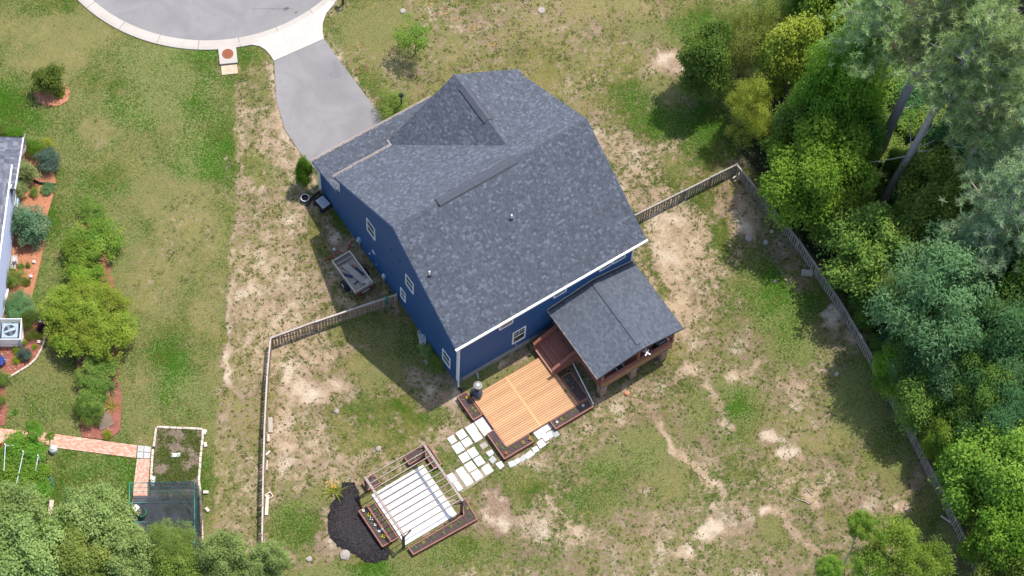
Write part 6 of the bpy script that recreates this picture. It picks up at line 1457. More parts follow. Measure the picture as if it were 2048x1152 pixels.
WL = ["low shrub below the golden tree just outside the fence corner", "dark shrub under the big maple behind the fence corner", "shrub hanging at the fence below the big maple", "shrub behind the fence left of the layered tree", "shrub close behind the fence below the layered tree", "darker shrub behind the fence below the layered tree", "deep green shrub by the fence just above the small bright tree",
      "bright low shrub behind the fence above the sunlit maple", "shrub against the fence beside the sunlit maple", "dark shrub between the layered tree and the blue green oak", "shrub on the shaded floor above the layered tree", "dark shrub on the floor below the young green tree", "dark shrub at the foot of the slender pine trunk", "deep shade shrub left of the thick pine trunk's foot",
      "shrub in the shade right of the big maple", "very dark shrub beside the slender pine trunk's foot", "dark shrub between the leafy fence tree and the sunlit maple", "shrub at the fence end in the lower right corner", "pale feathery shrub beside the golden tree", "green shrub between the yellow green tree and the maple", "shrub on the floor left of the thick pine trunk", "low shrub at the middle of the gap between the pine trunks", "shrub right behind the thick pine trunk", "deep shade shrub under the leaning pine crown", "shrub under the thick pine's lowest branches", "shrub between the tall maple and the thick pine", "shrub right of the slender trunk's upper half", "shrub right of the slender trunk's lower half"]
for i, (px, py, r_, h, m) in enumerate([(1545, 285, 26, 1.2, 'mid'), (1570, 400, 26, 1.2, 'oak_dark'), (1640, 470, 24, 1.0, 'mid'), (1690, 545, 26, 1.3, 'mid'), (1735, 640, 30, 1.4, 'mid'), (1760, 690, 24, 1.2, 'oak_dark'), (1790, 690, 34, 1.5, 'dark'), (1885, 940, 20, 1.0, 'bright'), (1905, 990, 26, 1.3, 'mid'), (1725, 600, 30, 1.6, 'oak_dark'), (1800, 460, 40, 2, 'mid'), (1840, 500, 40, 2, 'oak_dark'), (1740, 385, 36, 1.8, 'oak_dark'), (1720, 300, 40, 2.0, 'dark'), (1700, 350, 40, 1.8, 'mid'), (1780, 400, 36, 1.6, 'dark'), (1930, 880, 36, 1.6, 'dark'), (1950, 1100, 30, 1.4, 'mid'), (1520, 250, 30, 1.4, 'feather'), (1610, 200, 40, 2.2, 'mid'), (1745, 235, 44, 1.6, 'oak_dark'), (1775, 300, 36, 1.2, 'mid'), (1800, 245, 40, 1.4, 'oak_dark'), (1825, 195, 44, 1.6, 'dark'), (1785, 165, 44, 1.6, 'mid'), (1735, 160, 44, 1.8, 'oak_dark'), (1865, 250, 44, 1.6, 'mid'), (1840, 320, 40, 1.4, 'oak_dark')]):
    shrub("woodland_shrub", WL[i], px, py, r_, h, 'shrub', m, "shrub", FS)
def undergrowth():
    r_ = np.random.default_rng(21); n = 60000; x = r_.uniform(12, 60, n); y = r_.uniform(-45, 30, n); px, py = to_px(x, y)
    ok = inpoly(px, py, FOREST) & (r_.uniform(0, 1, n) < np.clip(fbm(x, y, .8, 5) * 2.6 - .85, 0.02, 1)); x, y = x[ok], y[ok]; n = len(x); h = np.abs(r_.normal(size=n)) * .4 + .03
    v, q, t = leaf_quads(np.stack([x, y, h], 1), np.stack([r_.normal(size=n) * .5, r_.normal(size=n) * .5, np.ones(n)], 1), r_.uniform(.10, .24, n), .6, r_.uniform(0, 1, n), r_)
    o = bpy.data.objects.new("undergrowth", np_mesh("undergrowth", v, q, t, [MAT['mid']])); COL.objects.link(o); tag(o, "low leafy undergrowth over the woodland floor", kind="stuff")
undergrowth()
for a in [("small tree crown at the bottom right foreground, topmost of three", 1722, 1052, 26, 6.0, 1.0), ("widest of the small trees at the bottom right foreground", 1790, 1092, 56, 5.4, 1.8), ("small tree touching the bottom edge left of the foreground trees", 1658, 1140, 24, 4.5, 1.2), ("small tree at the bottom edge beside the fence end", 1852, 1130, 46, 4.6, 1.6), ("small tree low between the foreground trees", 1740, 1135, 40, 4.2, 1.4)]:
    tree("young_tree", a[0], "tree", a[1], a[2], a[3], a[4], a[5], 'leafy' if a[3] < 30 else 'spread', 'bright', "young trees in the lower right foreground", bark='dead')

# ------------------------------------------------------------------ the neighbour's house and garden on the left
def neighbour():
    B = Vector((-16.41, 23.78, 0)); e1 = Vector((.571, .821, 0)); n_ = Vector((.821, -.571, 0)); e2 = -n_
    T4 = Matrix((e1, e2, Vector((0, 0, 1)))).transposed().to_4x4(); T4.translation = B      # x along the wall to the front, y into the house
    H = thing("neighbour_house", "pale lavender house with dark shingles at the left edge", "house", B)
    MB(T4).bx(-13, 0, .03, 9, -.1, 5.6).build("wall_core", MAT['lavender'], H)
    mb = MB(T4); z = .3
    while z < 5.5: mb.add([(-13, -.012, z), (0, -.012, z), (0, .022, z + .16), (-13, .022, z + .16)], [(0, 1, 2, 3)]); z += .16
    mb.build("siding", MAT['lavender'], H)['kind'] = 'stuff'
    MB(T4).bx(-13, -.01, .0, .03, -.1, .3).build("foundation", MAT['foundation'], H)
    MB(T4).bx(-.06, .02, -.03, .06, .3, 5.5).build("corner_board", MAT['white'], H)
    R_ = thing_part("roof", H); roof = MB(T4); th = .14
    def slab(p): roof.add([Vector(q) for q in p] + [Vector(q) - Vector((0, 0, th)) for q in p], [(0, 1, 2, 3), (7, 6, 5, 4)] + [(i, i + 4, (i + 1) % 4 + 4, (i + 1) % 4) for i in range(4)])
    slab([(-13.3, -.4, 5.5), (.4, -.4, 5.5), (.4, 4.5, 8.5), (-13.3, 4.5, 8.5)]); slab([(-13.3, 4.5, 8.5), (.4, 4.5, 8.5), (.4, 9.4, 5.5), (-13.3, 9.4, 5.5)])
    slab([(0, -.32, 3.25), (3.75, -.32, 2.8), (3.75, 9, 2.8), (0, 9, 3.25)])
    R_.data = roof.mesh("roof", MAT['felt'], ORG[H.name])
    shingle_field(R_, 'shingle_n', T4 @ Vector((3.75, -.32, 2.8)), e2, T4.to_3x3() @ Vector((-3.75, 0, .45)), [(0, 0), (4.5, 0), (4.5, 3.77), (0, 3.77)], .145, (.3,), 0, False, .5)
    shingle_field(R_, 'shingle_n', T4 @ Vector((-13.3, -.4, 5.5)), e1, T4.to_3x3() @ Vector((0, 4.9, 3.0)), [(8, 0), (13.7, 0), (13.7, 5.7), (8, 5.7)], .145, (.3,), 0, False, .5)
    g = MB(T4); g.bar((.02, -.36, 3.22), (3.8, -.36, 2.77), .06, .17); g.build("rake_board", MAT['white'], R_)
    MB(T4).bx(3.76, 3.84, -.36, 9, 2.66, 2.80).build("gutter", MAT['felt'], R_)
    MB(T4).bx(-13.3, .42, -.5, -.4, 5.38, 5.5).build("gutter", MAT['gutter'], R_); MB(T4).bx(.40, .44, -.4, 4.5, 5.36, 5.49).build("rake_board", MAT['white'], R_)
    MB(T4).tube([(-.1, -.44, 5.4), (-.1, -.1, 5.1), (-.1, -.09, 3.5), (.25, -.12, 3.35)], .05, 8).build("downspout", MAT['white'], H)
    Pp = thing_part("porch", H); fl = MB(T4); fl.bx(.03, 3.45, .0, 9, .3, .55); Pp.data = fl.mesh("porch", MAT['porchblue'], ORG[H.name])
    MB(T4).bx(.03, 3.45, -.06, -.005, -.1, .5).build("skirt", MAT['lgrey'], Pp)
    for x in (3.35, 1.7): MB(T4).bx(x - .07, x + .07, .02, .16, .55, 2.75 if x > 2 else 2.95).build("post", MAT['white'], Pp)
    for z0 in (.68, 1.42): MB(T4).bx(.05, 3.28, .06, .11, z0, z0 + .06).build("rail", MAT['white'], Pp)
    for i in range(22): MB(T4).bx(.12 + i * .145, .15 + i * .145, .065, .10, .745, 1.415).build("baluster", MAT['white'], Pp)
    # porch bench with pale cushions
    c = T4 @ Vector((1.1, .75, .55)); b = thing("porch_bench", "white cushioned bench behind the neighbour's porch railing", "bench", c)
    MB(T4).bx(.4, 1.9, .45, 1.0, .9, .96).build("seat", MAT['white'], b)
    for x in (.45, 1.8):
        for y in (.5, .93): MB(T4).bx(x, x + .05, y, y + .05, .55, .9).build("leg", MAT['white'], b)
    MB(T4).bx(.4, 1.9, 1.0, 1.06, .9, 1.5).build("backrest", MAT['white'], b)
    for x in (.45, .95, 1.42): MB(T4).bx(x, x + .42, .47, .98, .961, 1.07).build("cushion", MAT['white_cloth'], b)
    # flag on the front corner post
    p = T4 @ Vector((3.4, .0, 2.0)); F = thing("flag", "striped red and white flag with a blue corner hanging from the porch post", "flag", p)
    MB(T4).tube([(3.35, .02, 1.7), (4.1, -.42, 2.75)], .022, 6).build("pole", MAT['white'], F)
    for i in range(13):   # the cloth hangs down beneath the slanting pole in folds
        mb = MB(T4); vs = []; a0, a1 = .12 + i * .066, .12 + (i + 1) * .066
        for k in range(7):
            dz = k * .17
            for a in (a0, a1): vs.append((4.1 - .75 * a, -.42 + .44 * a + .05 * math.sin(k * 1.3 + a * 7), 2.72 - 1.05 * a - dz + .02))
        lo = 0
        if i < 7:
            mb.add(vs[:6], [(k * 2, k * 2 + 1, k * 2 + 3, k * 2 + 2) for k in range(2)]); mb.build("canton_strip", MAT['flagblue'], F)
            mb = MB(T4); mb.add(vs[4:], [(k * 2, k * 2 + 1, k * 2 + 3, k * 2 + 2) for k in range(4)])
        else: mb.add(vs, [(k * 2, k * 2 + 1, k * 2 + 3, k * 2 + 2) for k in range(6)])
        mb.build("stripe", MAT['flagred' if i % 2 == 0 else 'white_cloth'], F)
    st = MB(T4)
    for i in range(5):
        for k in range(4):
            a = .16 + i * .09; dz = .05 + k * .085; st.ob((4.1 - .75 * a, -.42 + .44 * a - .012 + .05 * math.sin(dz / .17 * 1.3 + a * 7), 2.74 - 1.05 * a - dz), (.03, .008, .03), 0)
    st.build("stars", MAT['white_cloth'], F)['kind'] = 'stuff'
    # beds
    def bed(poly, m, name, label, h=.05, chips=0, cm='mulch_chip'):
        w = [at(*p) for p in poly]; o = MB().prism(w, -.06, h * .6).build(name, MAT[m], None); tag(o, label, kind="stuff")
        if chips:
            xs = [p[0] for p in w]; ys = [p[1] for p in w]; g = np.random.default_rng(len(poly)); X = g.uniform(min(xs), max(xs), chips); Y = g.uniform(min(ys), max(ys), chips); ok = inpoly(X, Y, w); ch = MB()
            for x, y in zip(X[ok], Y[ok]): s = random.uniform(.04, .12); ch.ob((x, y, h * .6 + random.uniform(0, .02)), (s, s * .4, .015), random.uniform(0, 3.1), random.uniform(-.3, .3), 0, 0, random.random())
            o = ch.build("mulch_chips", MAT[cm], None, tone=True); tag(o, "loose chips on the " + label, kind="stuff")
    bed([(48, 300), (60, 286), (84, 296), (106, 330), (112, 368), (104, 400), (92, 440), (88, 490), (80, 530), (70, 570), (62, 600), (58, 645), (0, 652), (34, 432)], 'mulch_orange', "mulch_bed", "orange mulch bed along the lavender house", .05, 1500, 'mulch_chip_o')
    bed([(0, 652), (40, 640), (84, 640), (90, 668), (86, 690), (72, 718), (45, 738), (20, 752), (0, 765)], 'mulch_red', "mulch_bed", "red mulch bed in front of the lattice screen", .05, 1100)
    bed([(0, 770), (10, 775), (14, 820), (10, 850), (0, 852)], 'mulch_red', "mulch_bed", "narrow red mulch bed at the left edge below the round bush", .05, 150)
    bed([(150, 455), (185, 440), (212, 500), (226, 560), (236, 620), (240, 700), (238, 760), (244, 800), (240, 862), (215, 880), (165, 874), (158, 840), (155, 770), (152, 690), (145, 600)], 'mulch_red', "mulch_bed", "red mulch strip under the neighbour's shrub border", .05, 1500)
    x, y = at(98, 186); bed([(66, 186), (80, 176), (100, 172), (128, 168), (140, 184), (136, 202), (118, 212), (90, 212), (74, 203)], 'mulch_orange', "mulch_ring", "ring of orange mulch round the small front lawn tree", .05, 380, 'mulch_chip_o')
    # edging stones of the red bed
    E_ = thing("bed_edging", "curved pale edging round the red mulch bed by the lattice screen", "edging", (*at(88, 670), 0))
    pts = [(88, 640), (91, 660), (89, 680), (83, 698), (72, 718), (58, 731), (40, 742), (20, 754), (0, 768)]
    for a, b in zip(pts[:-1], pts[1:]):
        p, q = Vector((*at(*a), 0)), Vector((*at(*b), 0)); k = max(1, int((q - p).length / .32))
        for i in range(k): MB().bar(p.lerp(q, i / k) + Vector((0, 0, .03)), p.lerp(q, (i + .95) / k) + Vector((0, 0, .03)), .11, .1).build("edging_stone", MAT['edging'], E_)
    for lb, px, py, r_, h, kd, mt in [
        ("tall golden green shrub in the ring of orange mulch", 95, 160, 33, 2.1, 'shrub', 'dark_gold'), ("small pale plant beside the shrub in the orange ring", 120, 188, 9, .4, 'shrub', 'lime'),
        ("clipped olive shrub behind the flag's corner", 66, 293, 22, 1.2, 'fine', 'arbor'), ("golden shrub at the back of the orange bed", 95, 290, 15, .9, 'fine', 'yellowgreen'), ("low green hedge above the neighbour's porch roof", 28, 272, 20, .8, 'fine', 'arbor'), ("dark shrub at the left edge above the porch roof", 2, 265, 14, 1, 'fine', 'dark_gold'),
        ("dark grey leaved round shrub at the lawn side of the orange bed", 97, 322, 24, 1.2, 'shrub', 'greyshrub'), ("pale variegated shrub beside the porch railing", 54, 344, 23, 1.6, 'shrub', 'lime_pale'), ("lower pale variegated shrub under the porch railing", 42, 380, 15, 1.2, 'shrub', 'lime_pale'),
        ("small bright green mound by the black drain pipe", 70, 384, 11, .5, 'fine', 'mid'), ("loose grey green perennial near the end of the black pipe", 95, 377, 13, .4, 'spread', 'juniper'),
        ("large blue green lilac against the lavender wall", 60, 445, 36, 2.2, 'shrub', 'lilac'), ("lower blue green lilac in front of the larger one", 66, 472, 25, 1.5, 'shrub', 'lilac'),
        ("small green tuft near the white garden ornament", 42, 532, 7, .3, 'fine', 'mid'), ("tiny green mound beside the solar ring", 57, 530, 6, .3, 'fine', 'mid'), ("rounded fresh green shrub by the wall corner pipe", 30, 556, 19, 1.1, 'fine', 'mid'), ("brownish thin perennial below the fresh green shrub", 52, 563, 9, .3, 'spread', 'dark_gold'),
        ("wide spreading juniper above the lattice screen", 38, 612, 27, .8, 'spread', 'juniper'), ("second juniper sprawl just below the wide one", 32, 630, 22, .7, 'spread', 'juniper'), ("dark olive ball shaped shrub beside the lattice screen", 60, 640, 18, 1.1, 'fine', 'dark_gold'),
        ("small reddish purple shrub at the edging curve", 83, 655, 8, .4, 'shrub', 'purple_leaf'), ("olive mound in the red bed right of the screen", 65, 670, 12, .6, 'fine', 'dark_gold'), ("tiny lime perennial at the edging stones", 79, 672, 7, .3, 'fine', 'lime'), ("lime green potted plant beside the lattice screen", 48, 685, 6, .5, 'fine', 'lime'),
        ("lime perennial left of the dark shrub in the red bed", 31, 701, 8, .35, 'fine', 'lime'), ("dark green shrub in the middle of the red bed", 50, 708, 13, .7, 'shrub', 'greyshrub'), ("lime perennial below the dark shrub in the red bed", 33, 720, 8, .35, 'fine', 'lime'), ("small yellow plant by the lower solar ring", 70, 694, 6, .25, 'fine', 'lime'),
        ("round green bush at the left edge below the chair", 4, 757, 15, .9, 'fine', 'mid'), ("dark bush at the left edge beside the narrow bed", 0, 803, 13, .9, 'fine', 'mid'),
        ("airy bright green shrub at the top of the border", 188, 480, 48, 1.5, 'spread', 'bright'), ("thin green shrub at the border's upper tip", 180, 418, 26, .8, 'spread', 'mid'), ("second airy shrub leaning left in the border", 158, 505, 34, 1.4, 'spread', 'bright'), ("mid green shrub above the big golden one", 172, 560, 40, 1.6, 'spread', 'maple'),
        ("green bushy shrub below the golden one", 198, 748, 38, 1.2, 'spread', 'mid'), ("dark green shrub low in the border", 184, 800, 30, 1.0, 'spread', 'mid'), ("reddish tipped shrub above the grey patch in the border", 176, 825, 26, .9, 'spread', 'dark_gold'), ("round lime dwarf bush at the foot of the border", 214, 869, 9, .4, 'fine', 'lime')]:
        shrub("garden_shrub", lb, px, py, r_ * 1.1, h, kd, mt)
    x, y = at(178, 640, 1.4); t = thing("golden_shrub", "large layered yellow green shrub dominating the border", "shrub", (x, y, 0))
    trunk_mb(x, y, 1.2, .1, 2.6, 8, 1.6).build("trunk", MAT['bark2'], t)
    for dx, dy, dz, s in ((0, 0, 2.0, 1.25), (-.9, 1.5, 1.4, 1.3), (-.6, -.9, 1.8, 1.1), (.7, .8, 1.8, 1.1), (-1.0, .4, 1.5, 1.2), (.3, -1.5, 1.3, 1.5), (1.4, .5, 1.3, 1.3), (-1.1, -.6, 1.2, 1.3), (1.1, -1.1, 1.1, 1.2), (.2, 1.7, 1.3, 1.2), (.9, 1.5, 1.0, .9), (-1.7, .5, .9, .9)): crown('spread', t, (x + dx, y + dy, dz), (s, s, s * .7), 'golden', "foliage")
    for lb, px, py, s, m in [("arching green blade plant behind the olive ball shrub", 72, 628, 1.0, 'juniper'), ("arching blade plant at the lower border", 220, 776, 1.1, 'juniper'), ("yellowish blade plant beside the grey patch", 224, 812, 1.0, 'yellowgreen')]: bladeplant("blade_plant", lb, px, py, s, m)
    x, y = at(207, 842); tag(MB().prism([(x + a, y + b) for a, b in ((-.45, -.5), (.4, -.55), (.55, .3), (.1, .6), (-.5, .3))], -.05, .10).build("landscape_cloth", MAT['bed_soil'], None), "grey dusty patch at the foot of the shrub border", "ground cover")
    # solar rings
    for px, py, lb in ((68, 524, "topmost white ringed garden light in the orange bed"), (62, 553, "white ringed garden light right of the fresh green shrub"), (48, 593, "white ringed garden light just above the wide juniper"), (80, 643, "white ringed garden light beside the olive ball shrub"), (78, 684, "white ringed garden light at the edging of the red bed")):
        x, y = at(px, py, .1); L_ = thing("garden_light", lb, "garden light", (x, y, 0), "garden lights in the neighbour's beds")
        mb = MB(); mb.tube([(x, y, 0), (x, y, .16)], .03, 8); mb.build("stake", MAT['grey'], L_)
        mb = MB(); mb.tube([(x, y, .16), (x, y, .19)], [.10, .085], 12); mb.build("ring", MAT['white'], L_); mb = MB(); mb.tube([(x, y, .19), (x, y, .2)], .045, 8); mb.build("cell", MAT['iron'], L_)
    pts = [at(*p, .1) for p in ((68, 361), (80, 366), (95, 368), (111, 369))]
    tag(MB().tube([(p[0], p[1], .12) for p in pts], .075, 8).build("drain_pipe", MAT['black'], None, True), "black drain pipe crossing the orange mulch bed", "pipe")
    a, b = at(16, 578, .3), at(2, 642, .1); tag(MB().bar((*a, .3), (*b, .1), .12, .1).build("downspout_pipe", MAT['white'], None), "long white pipe on the ground along the lavender wall", "pipe")
    x, y = at(31, 523, .4); O_ = thing("garden_ornament", "white wire garden ornament on a small bench by the wall", "ornament", (x, y, 0))
    MB().ob((x - .1, y + .1, .25), (.35, .9, .05), -.6).build("bench_top", MAT['oldwood'], O_)
    for k in range(5): a = k * 1.25; mb = MB(); mb.tube([(x + .14 * math.cos(a), y + .14 * math.sin(a), .28), (x + .05 * math.cos(a + 2), y + .05 * math.sin(a + 2), .6), (x + .16 * math.cos(a + 3), y + .16 * math.sin(a + 3), .75)], .03, 6); mb.build("wire", MAT['white'], O_)
    # air conditioner behind a white lattice
    c = [at(3, 645, .85), at(37, 645, .85), at(36, 676, .85), at(2, 676, .85)]; cx, cy = sum(p[0] for p in c) / 4, sum(p[1] for p in c) / 4
    d = Vector((c[1][0] - c[0][0], c[1][1] - c[0][1], 0)).normalized(); Ta = Matrix((d, Vector((-d.y, d.x, 0)), Vector((0, 0, 1)))).transposed().to_4x4(); Ta.translation = (cx, cy, 0)
    A_ = thing("air_conditioner", "blue grey outdoor air conditioner with a round fan grille", "air conditioner", (cx, cy, 0))
    MB(Ta).bx(-.46, .46, -.46, .46, .0, .82).build("case", MAT['aclid'], A_)
    mb = MB(Ta); mb.tube([(0, 0, .822), (0, 0, .832)], .36, 22); fn = mb.build("fan_opening", MAT['iron'], A_)
    for k in range(4): a = k * 1.57 + .4; MB(Ta).ob((.19 * math.cos(a), .19 * math.sin(a), .842), (.3, .17, .012), a, 0, .2).build("blade", MAT['acfan' if k % 2 else 'aclid'], fn)
    mb = MB(Ta); mb.tube([(0, 0, .835), (0, 0, .87)], .09, 12); mb.build("hub", MAT['aclid'], fn)
    S_ = thing("lattice_screen", "white lattice screen on three sides of the air conditioner", "screen", (cx, cy, 0))
    for o0, o1 in (((-.62, -.66), (.66, -.66)), ((.66, -.66), (.66, .66)), ((.66, .66), (-.62, .66))):
        p0, p1 = Ta @ Vector((*o0, 0)), Ta @ Vector((*o1, 0)); L = (p1 - p0).length; dd = (p1 - p0) / L
        for z in (.05, 1.0): MB().bar(p0 + Vector((0, 0, z)), p1 + Vector((0, 0, z)), .05, .06).build("rail", MAT['white'], S_)
        MB().bar(p0, p0 + Vector((0, 0, 1.06)), .06, .06).build("post", MAT['white'], S_)
        k = 9
        for i in range(-k, k + 1):
            for s in (-1, 1):
                a0 = max(0, i / k * 1.0); 
                x0 = i * L / k; x1 = x0 + .95
                z0, z1 = .06, 1.0
                if s < 0: z0, z1 = z1, z0
                if x0 < 0: z0 += (z1 - z0) * (-x0) / .95; x0 = 0
                if x1 > L: z1 = z0 + (z1 - z0) * (L - x0) / (x1 - x0); x1 = L
                if x1 - x0 > .05: MB().bar(p0 + dd * x0 + Vector((0, 0, z0)), p0 + dd * x1 + Vector((0, 0, z1)), .012 + .004 * s, .035).build("lattice_strip", MAT['white'], S_)
    x, y = at(2, 722, .3); Cx = thing("lawn_chair", "blue and white folding lawn chair cut by the left edge", "chair", (x, y, 0))
    MB().ob((x, y, .38), (.5, .5, .04), .5).build("seat", MAT['flagblue'], Cx); MB().ob((x - .12, y + .22, .62), (.5, .04, .5), .5).build("backrest", MAT['flagblue'], Cx)
    for dx, dy in ((-.25, -.2), (.25, -.2), (-.25, .25), (.25, .25)): MB().tube([(x + dx, y + dy, 0), (x + dx * .9, y + dy * .9, .62)], .025, 6).build("leg", MAT['white'], Cx)
MAT['mulch_orange'] = surf("orange_mulch", (.43, .195, .105), (.29, .12, .065), .9, 3, None, 24, .9, .1)
MAT['mulch_chip_o'] = tonemat("orange_mulch_chips", [(0, (.24, .09, .05)), (.5, (.43, .195, .11)), (1, (.56, .34, .22))], .9, .1)
MAT['dark_gold'] = leafmat("olive_leaf", (.055, .105, .018), (.19, .24, .045))
MAT['lime_pale'] = leafmat("variegated_leaf", (.14, .20, .06), (.45, .46, .20))
MAT['brick_t'] = tonemat("salmon_bricks", [(0, (.46, .21, .145)), (.5, (.58, .29, .205)), (1, (.66, .40, .30))], .85, .2)
MAT['bed_soil'] = surf("weedy_bed_soil", (.20, .145, .11), (.13, .10, .07), .95, 3, None, 20, .6, .1)
neighbour()

def garden():
    # brick walk
    W = thing("brick_walk", "salmon brick garden walk with grey corner slabs", None, (*at(200, 890), 0), kind="structure")
    def bricks(quad, nu, nv):
        c = [Vector((*at(*p), 0)) for p in quad]; mb = MB()
        for i in range(nu):
            for j in range(nv):
                off = .5 * (j % 2) / nu; u0, u1 = min(1, i / nu + off + .02 / nu), min(1, (i + .96) / nu + off); v0, v1 = (j + .03) / nv, (j + .95) / nv
                if u1 - u0 < .2 / nu: continue
                f = lambda u_, v_: c[0].lerp(c[1], u_).lerp(c[3].lerp(c[2], u_), v_)
                h = .025 + random.uniform(-.004, .006); q = [f(u0, v0), f(u1, v0), f(u1, v1), f(u0, v1)]; z = Vector((0, 0, h))
                mb.add([p + z for p in q] + [p - Vector((0, 0, .04)) for p in q], [(0, 3, 2, 1), (0, 1, 5, 4), (1, 2, 6, 5), (2, 3, 7, 6), (3, 0, 4, 7)], 0, random.random())
        mb.build("bricks", MAT['brick_t'], W, tone=True)['kind'] = 'stuff'
        bs = MB(); bs.add([p + Vector((0, 0, .008)) for p in c], [(0, 3, 2, 1)]); bs.build("mortar_bed", MAT['edging'], W)
    bricks([(100, 894), (272, 916), (274, 891), (102, 867)], 26, 9); bricks([(0, 889), (98, 890), (98, 866), (0, 857)], 15, 9); bricks([(268, 966), (297, 966), (300, 918), (274, 918)], 8, 12); bricks([(262, 1045), (294, 1045), (297, 967), (268, 967)], 8, 19)
    for q in [[(275, 903), (287, 904), (288, 892), (276, 891)], [(288, 904), (301, 905), (302, 894), (289, 892)], [(274, 916), (286, 917), (287, 905), (275, 904)], [(287, 917), (300, 917), (301, 906), (288, 905)]]: MB().prism([at(*p) for p in q], -.04, .03).build("slab", MAT['brickgrey'], W)
    # vegetable bed
    Bd = thing("garden_bed", "neighbour's weedy vegetable bed edged with pale stones", "garden bed", (*at(355, 930), 0))
    poly = [(315, 857), (404, 861), (397, 960), (400, 1000), (402, 1085), (300, 1085), (303, 965)]
    MB().prism([at(*p) for p in poly], -.05, .05).build("soil", MAT['bed_soil'], Bd)
    g = np.random.default_rng(4); n = 24000; px = g.uniform(298, 408, n); py = g.uniform(855, 1080, n); ok = inpoly(px, py, poly); px, py = px[ok], py[ok]
    xy = np.array([at(a, b) for a, b in zip(px, py)]); dens = fbm(xy[:, 0], xy[:, 1], 1.5, 3); k = g.uniform(0, 1, len(xy)) < np.clip((dens - .36) * 3.0, .05, .9); xy = xy[k]
    v, q, t = leaf_quads(np.c_[xy, g.uniform(.05, .14, len(xy))], np.c_[g.normal(size=(len(xy), 2)) * .5, np.ones(len(xy))], g.uniform(.04, .11, len(xy)), .6, g.uniform(0, 1, len(xy)), g)
    me = np_mesh("weeds", v - np.array(ORG[Bd.name]), q, t, [MAT['dark_gold']]); o = bpy.data.objects.new("weeds", me); COL.objects.link(o); o.parent = Bd; o['kind'] = 'stuff'; ORG[o.name] = ORG[Bd.name]
    for a, b in [((314, 855), (406, 859)), ((407, 860), (401, 915)), ((401, 915), (398, 962)), ((398, 962), (402, 1000)), ((402, 1000), (405, 1085)), ((313, 857), (308, 895)), ((306, 900), (302, 962))]:
        p, q = Vector((*at(*a), 0)), Vector((*at(*b), 0)); n = max(1, int((q - p).length / .34))
        for i in range(n): MB().bar(p.lerp(q, i / n) + Vector((0, 0, .05)), p.lerp(q, (i + .93) / n) + Vector((random.uniform(-.02, .02), 0, .05)), .13, .13).build("edging_stone", MAT['edging'], Bd)
    for px, py, l, a, lb in ((352, 910, .52, .15, "white board lying in the middle of the vegetable bed"), (306, 962, .62, 1.6, "white board at the corner of the netted cage")):
        x, y = at(px, py, .1); tag(MB().ob((x, y, .11), (l, .24, .03), a - .64).build("board", MAT['lgrey'], None), lb, "board")
    # loose edging stones
    for i, (px, py) in enumerate(((410, 865), (411, 890), (412, 985), (415, 1020))):
        x, y = at(px, py); tag(MB().ob((x, y, .05), (.3, .18, .12), random.uniform(0, 3)).build("edging_stone", MAT['edging'], None), ["loose stone at the bed's top right corner", "loose stone beside the upper right side of the bed", "loose stone right of the netted cage", "lowest loose stone right of the netted cage"][i], "stone")
    # netted cage
    z = 2.0; c = [Vector((*at(*p, z), 0)) for p in ((259, 966), (389, 964), (389, 1085), (257, 1085))]
    C = thing("netted_cage", "teal framed garden cage draped in black netting", "garden cage", (c[0].x, c[0].y, 0)); Z = Vector((0, 0, 1))
    for i in range(4):
        MB().tube([c[i], c[i] + Z * z], .03, 6).build("post", MAT['greenmetal'], C)
        MB().tube([c[i] + Z * z, c[(i + 1) % 4] + Z * z], .03, 6).build("top_rail", MAT['greenmetal'], C)
        if i != 3:
            for h in (.7, 1.35): MB().tube([c[i] + Z * h, c[(i + 1) % 4] + Z * h], .018, 6).build("side_rail", MAT['greenmetal'], C)
    for k in (.33, .66): MB().tube([c[0].lerp(c[3], k) + Z * z, c[1].lerp(c[2], k) + Z * z], .022, 6).build("cross_rail", MAT['greenmetal'], C)
    def sheet(A, B_, D, E_, nu, nv, sag, name, seed):
        g = np.random.default_rng(seed); mb = MB(); vs = []
        for i in range(nu + 1):
            for j in range(nv + 1):
                u_, v_ = i / nu, j / nv; p = A.lerp(B_, u_).lerp(E_.lerp(D, u_), v_); p = p + Vector((g.normal() * .02, g.normal() * .02, -sag * math.sin(math.pi * u_) * math.sin(math.pi * v_) + g.normal() * .03)); vs.append(p)
        mb.add(vs, [(i * (nv + 1) + j, i * (nv + 1) + j + 1, (i + 1) * (nv + 1) + j + 1, (i + 1) * (nv + 1) + j) for i in range(nu) for j in range(nv)]); return mb.build(name, MAT['net'], C)
    m0, m3 = c[0].lerp(c[1], .28), c[3].lerp(c[2], .28); up = Z * (z + .09)
    sheet(m0 + up, c[1] + up, c[2] + up, m3 + up, 12, 12, .05, "net_roof", 1)
    sheet(c[1] + up + Vector((.05, 0, 0)), c[1] + Vector((.3, -.1, .05)), c[2] + Vector((.3, -.1, .05)), c[2] + up + Vector((.05, 0, 0)), 6, 12, .0, "net_side", 2)
    sheet(m0 + up, c[1] + up, c[1] + Z * .9, m0 + Z * .9, 12, 5, 0, "net_front", 3)
    fl = MB(); fl.prism([(p.x, p.y) for p in (c[0], c[1], c[2], c[3])], .03, .055); fl.build("ground_sheet", MAT['sheet'], C)
    q = c[0].lerp(c[3], .62); MB().bx(q.x - .1, q.x + .9, q.y - 1.0, q.y - .2, .9, .94).build("shelf", MAT['sheet'], C)
    x, y = at(283, 1023, .6); b = thing("plastic_bucket", "green and white bucket standing inside the open corner of the cage", "bucket", (x, y, 0))
    mb = MB(); mb.tube([(x, y, .06), (x, y, .5)], [.22, .28], 14); mb.build("body", MAT['greenbox'], b); mb = MB(); mb.tube([(x - .02, y + .02, .5), (x - .02, y + .02, .56)], .25, 14); mb.build("lid", MAT['black'], b)
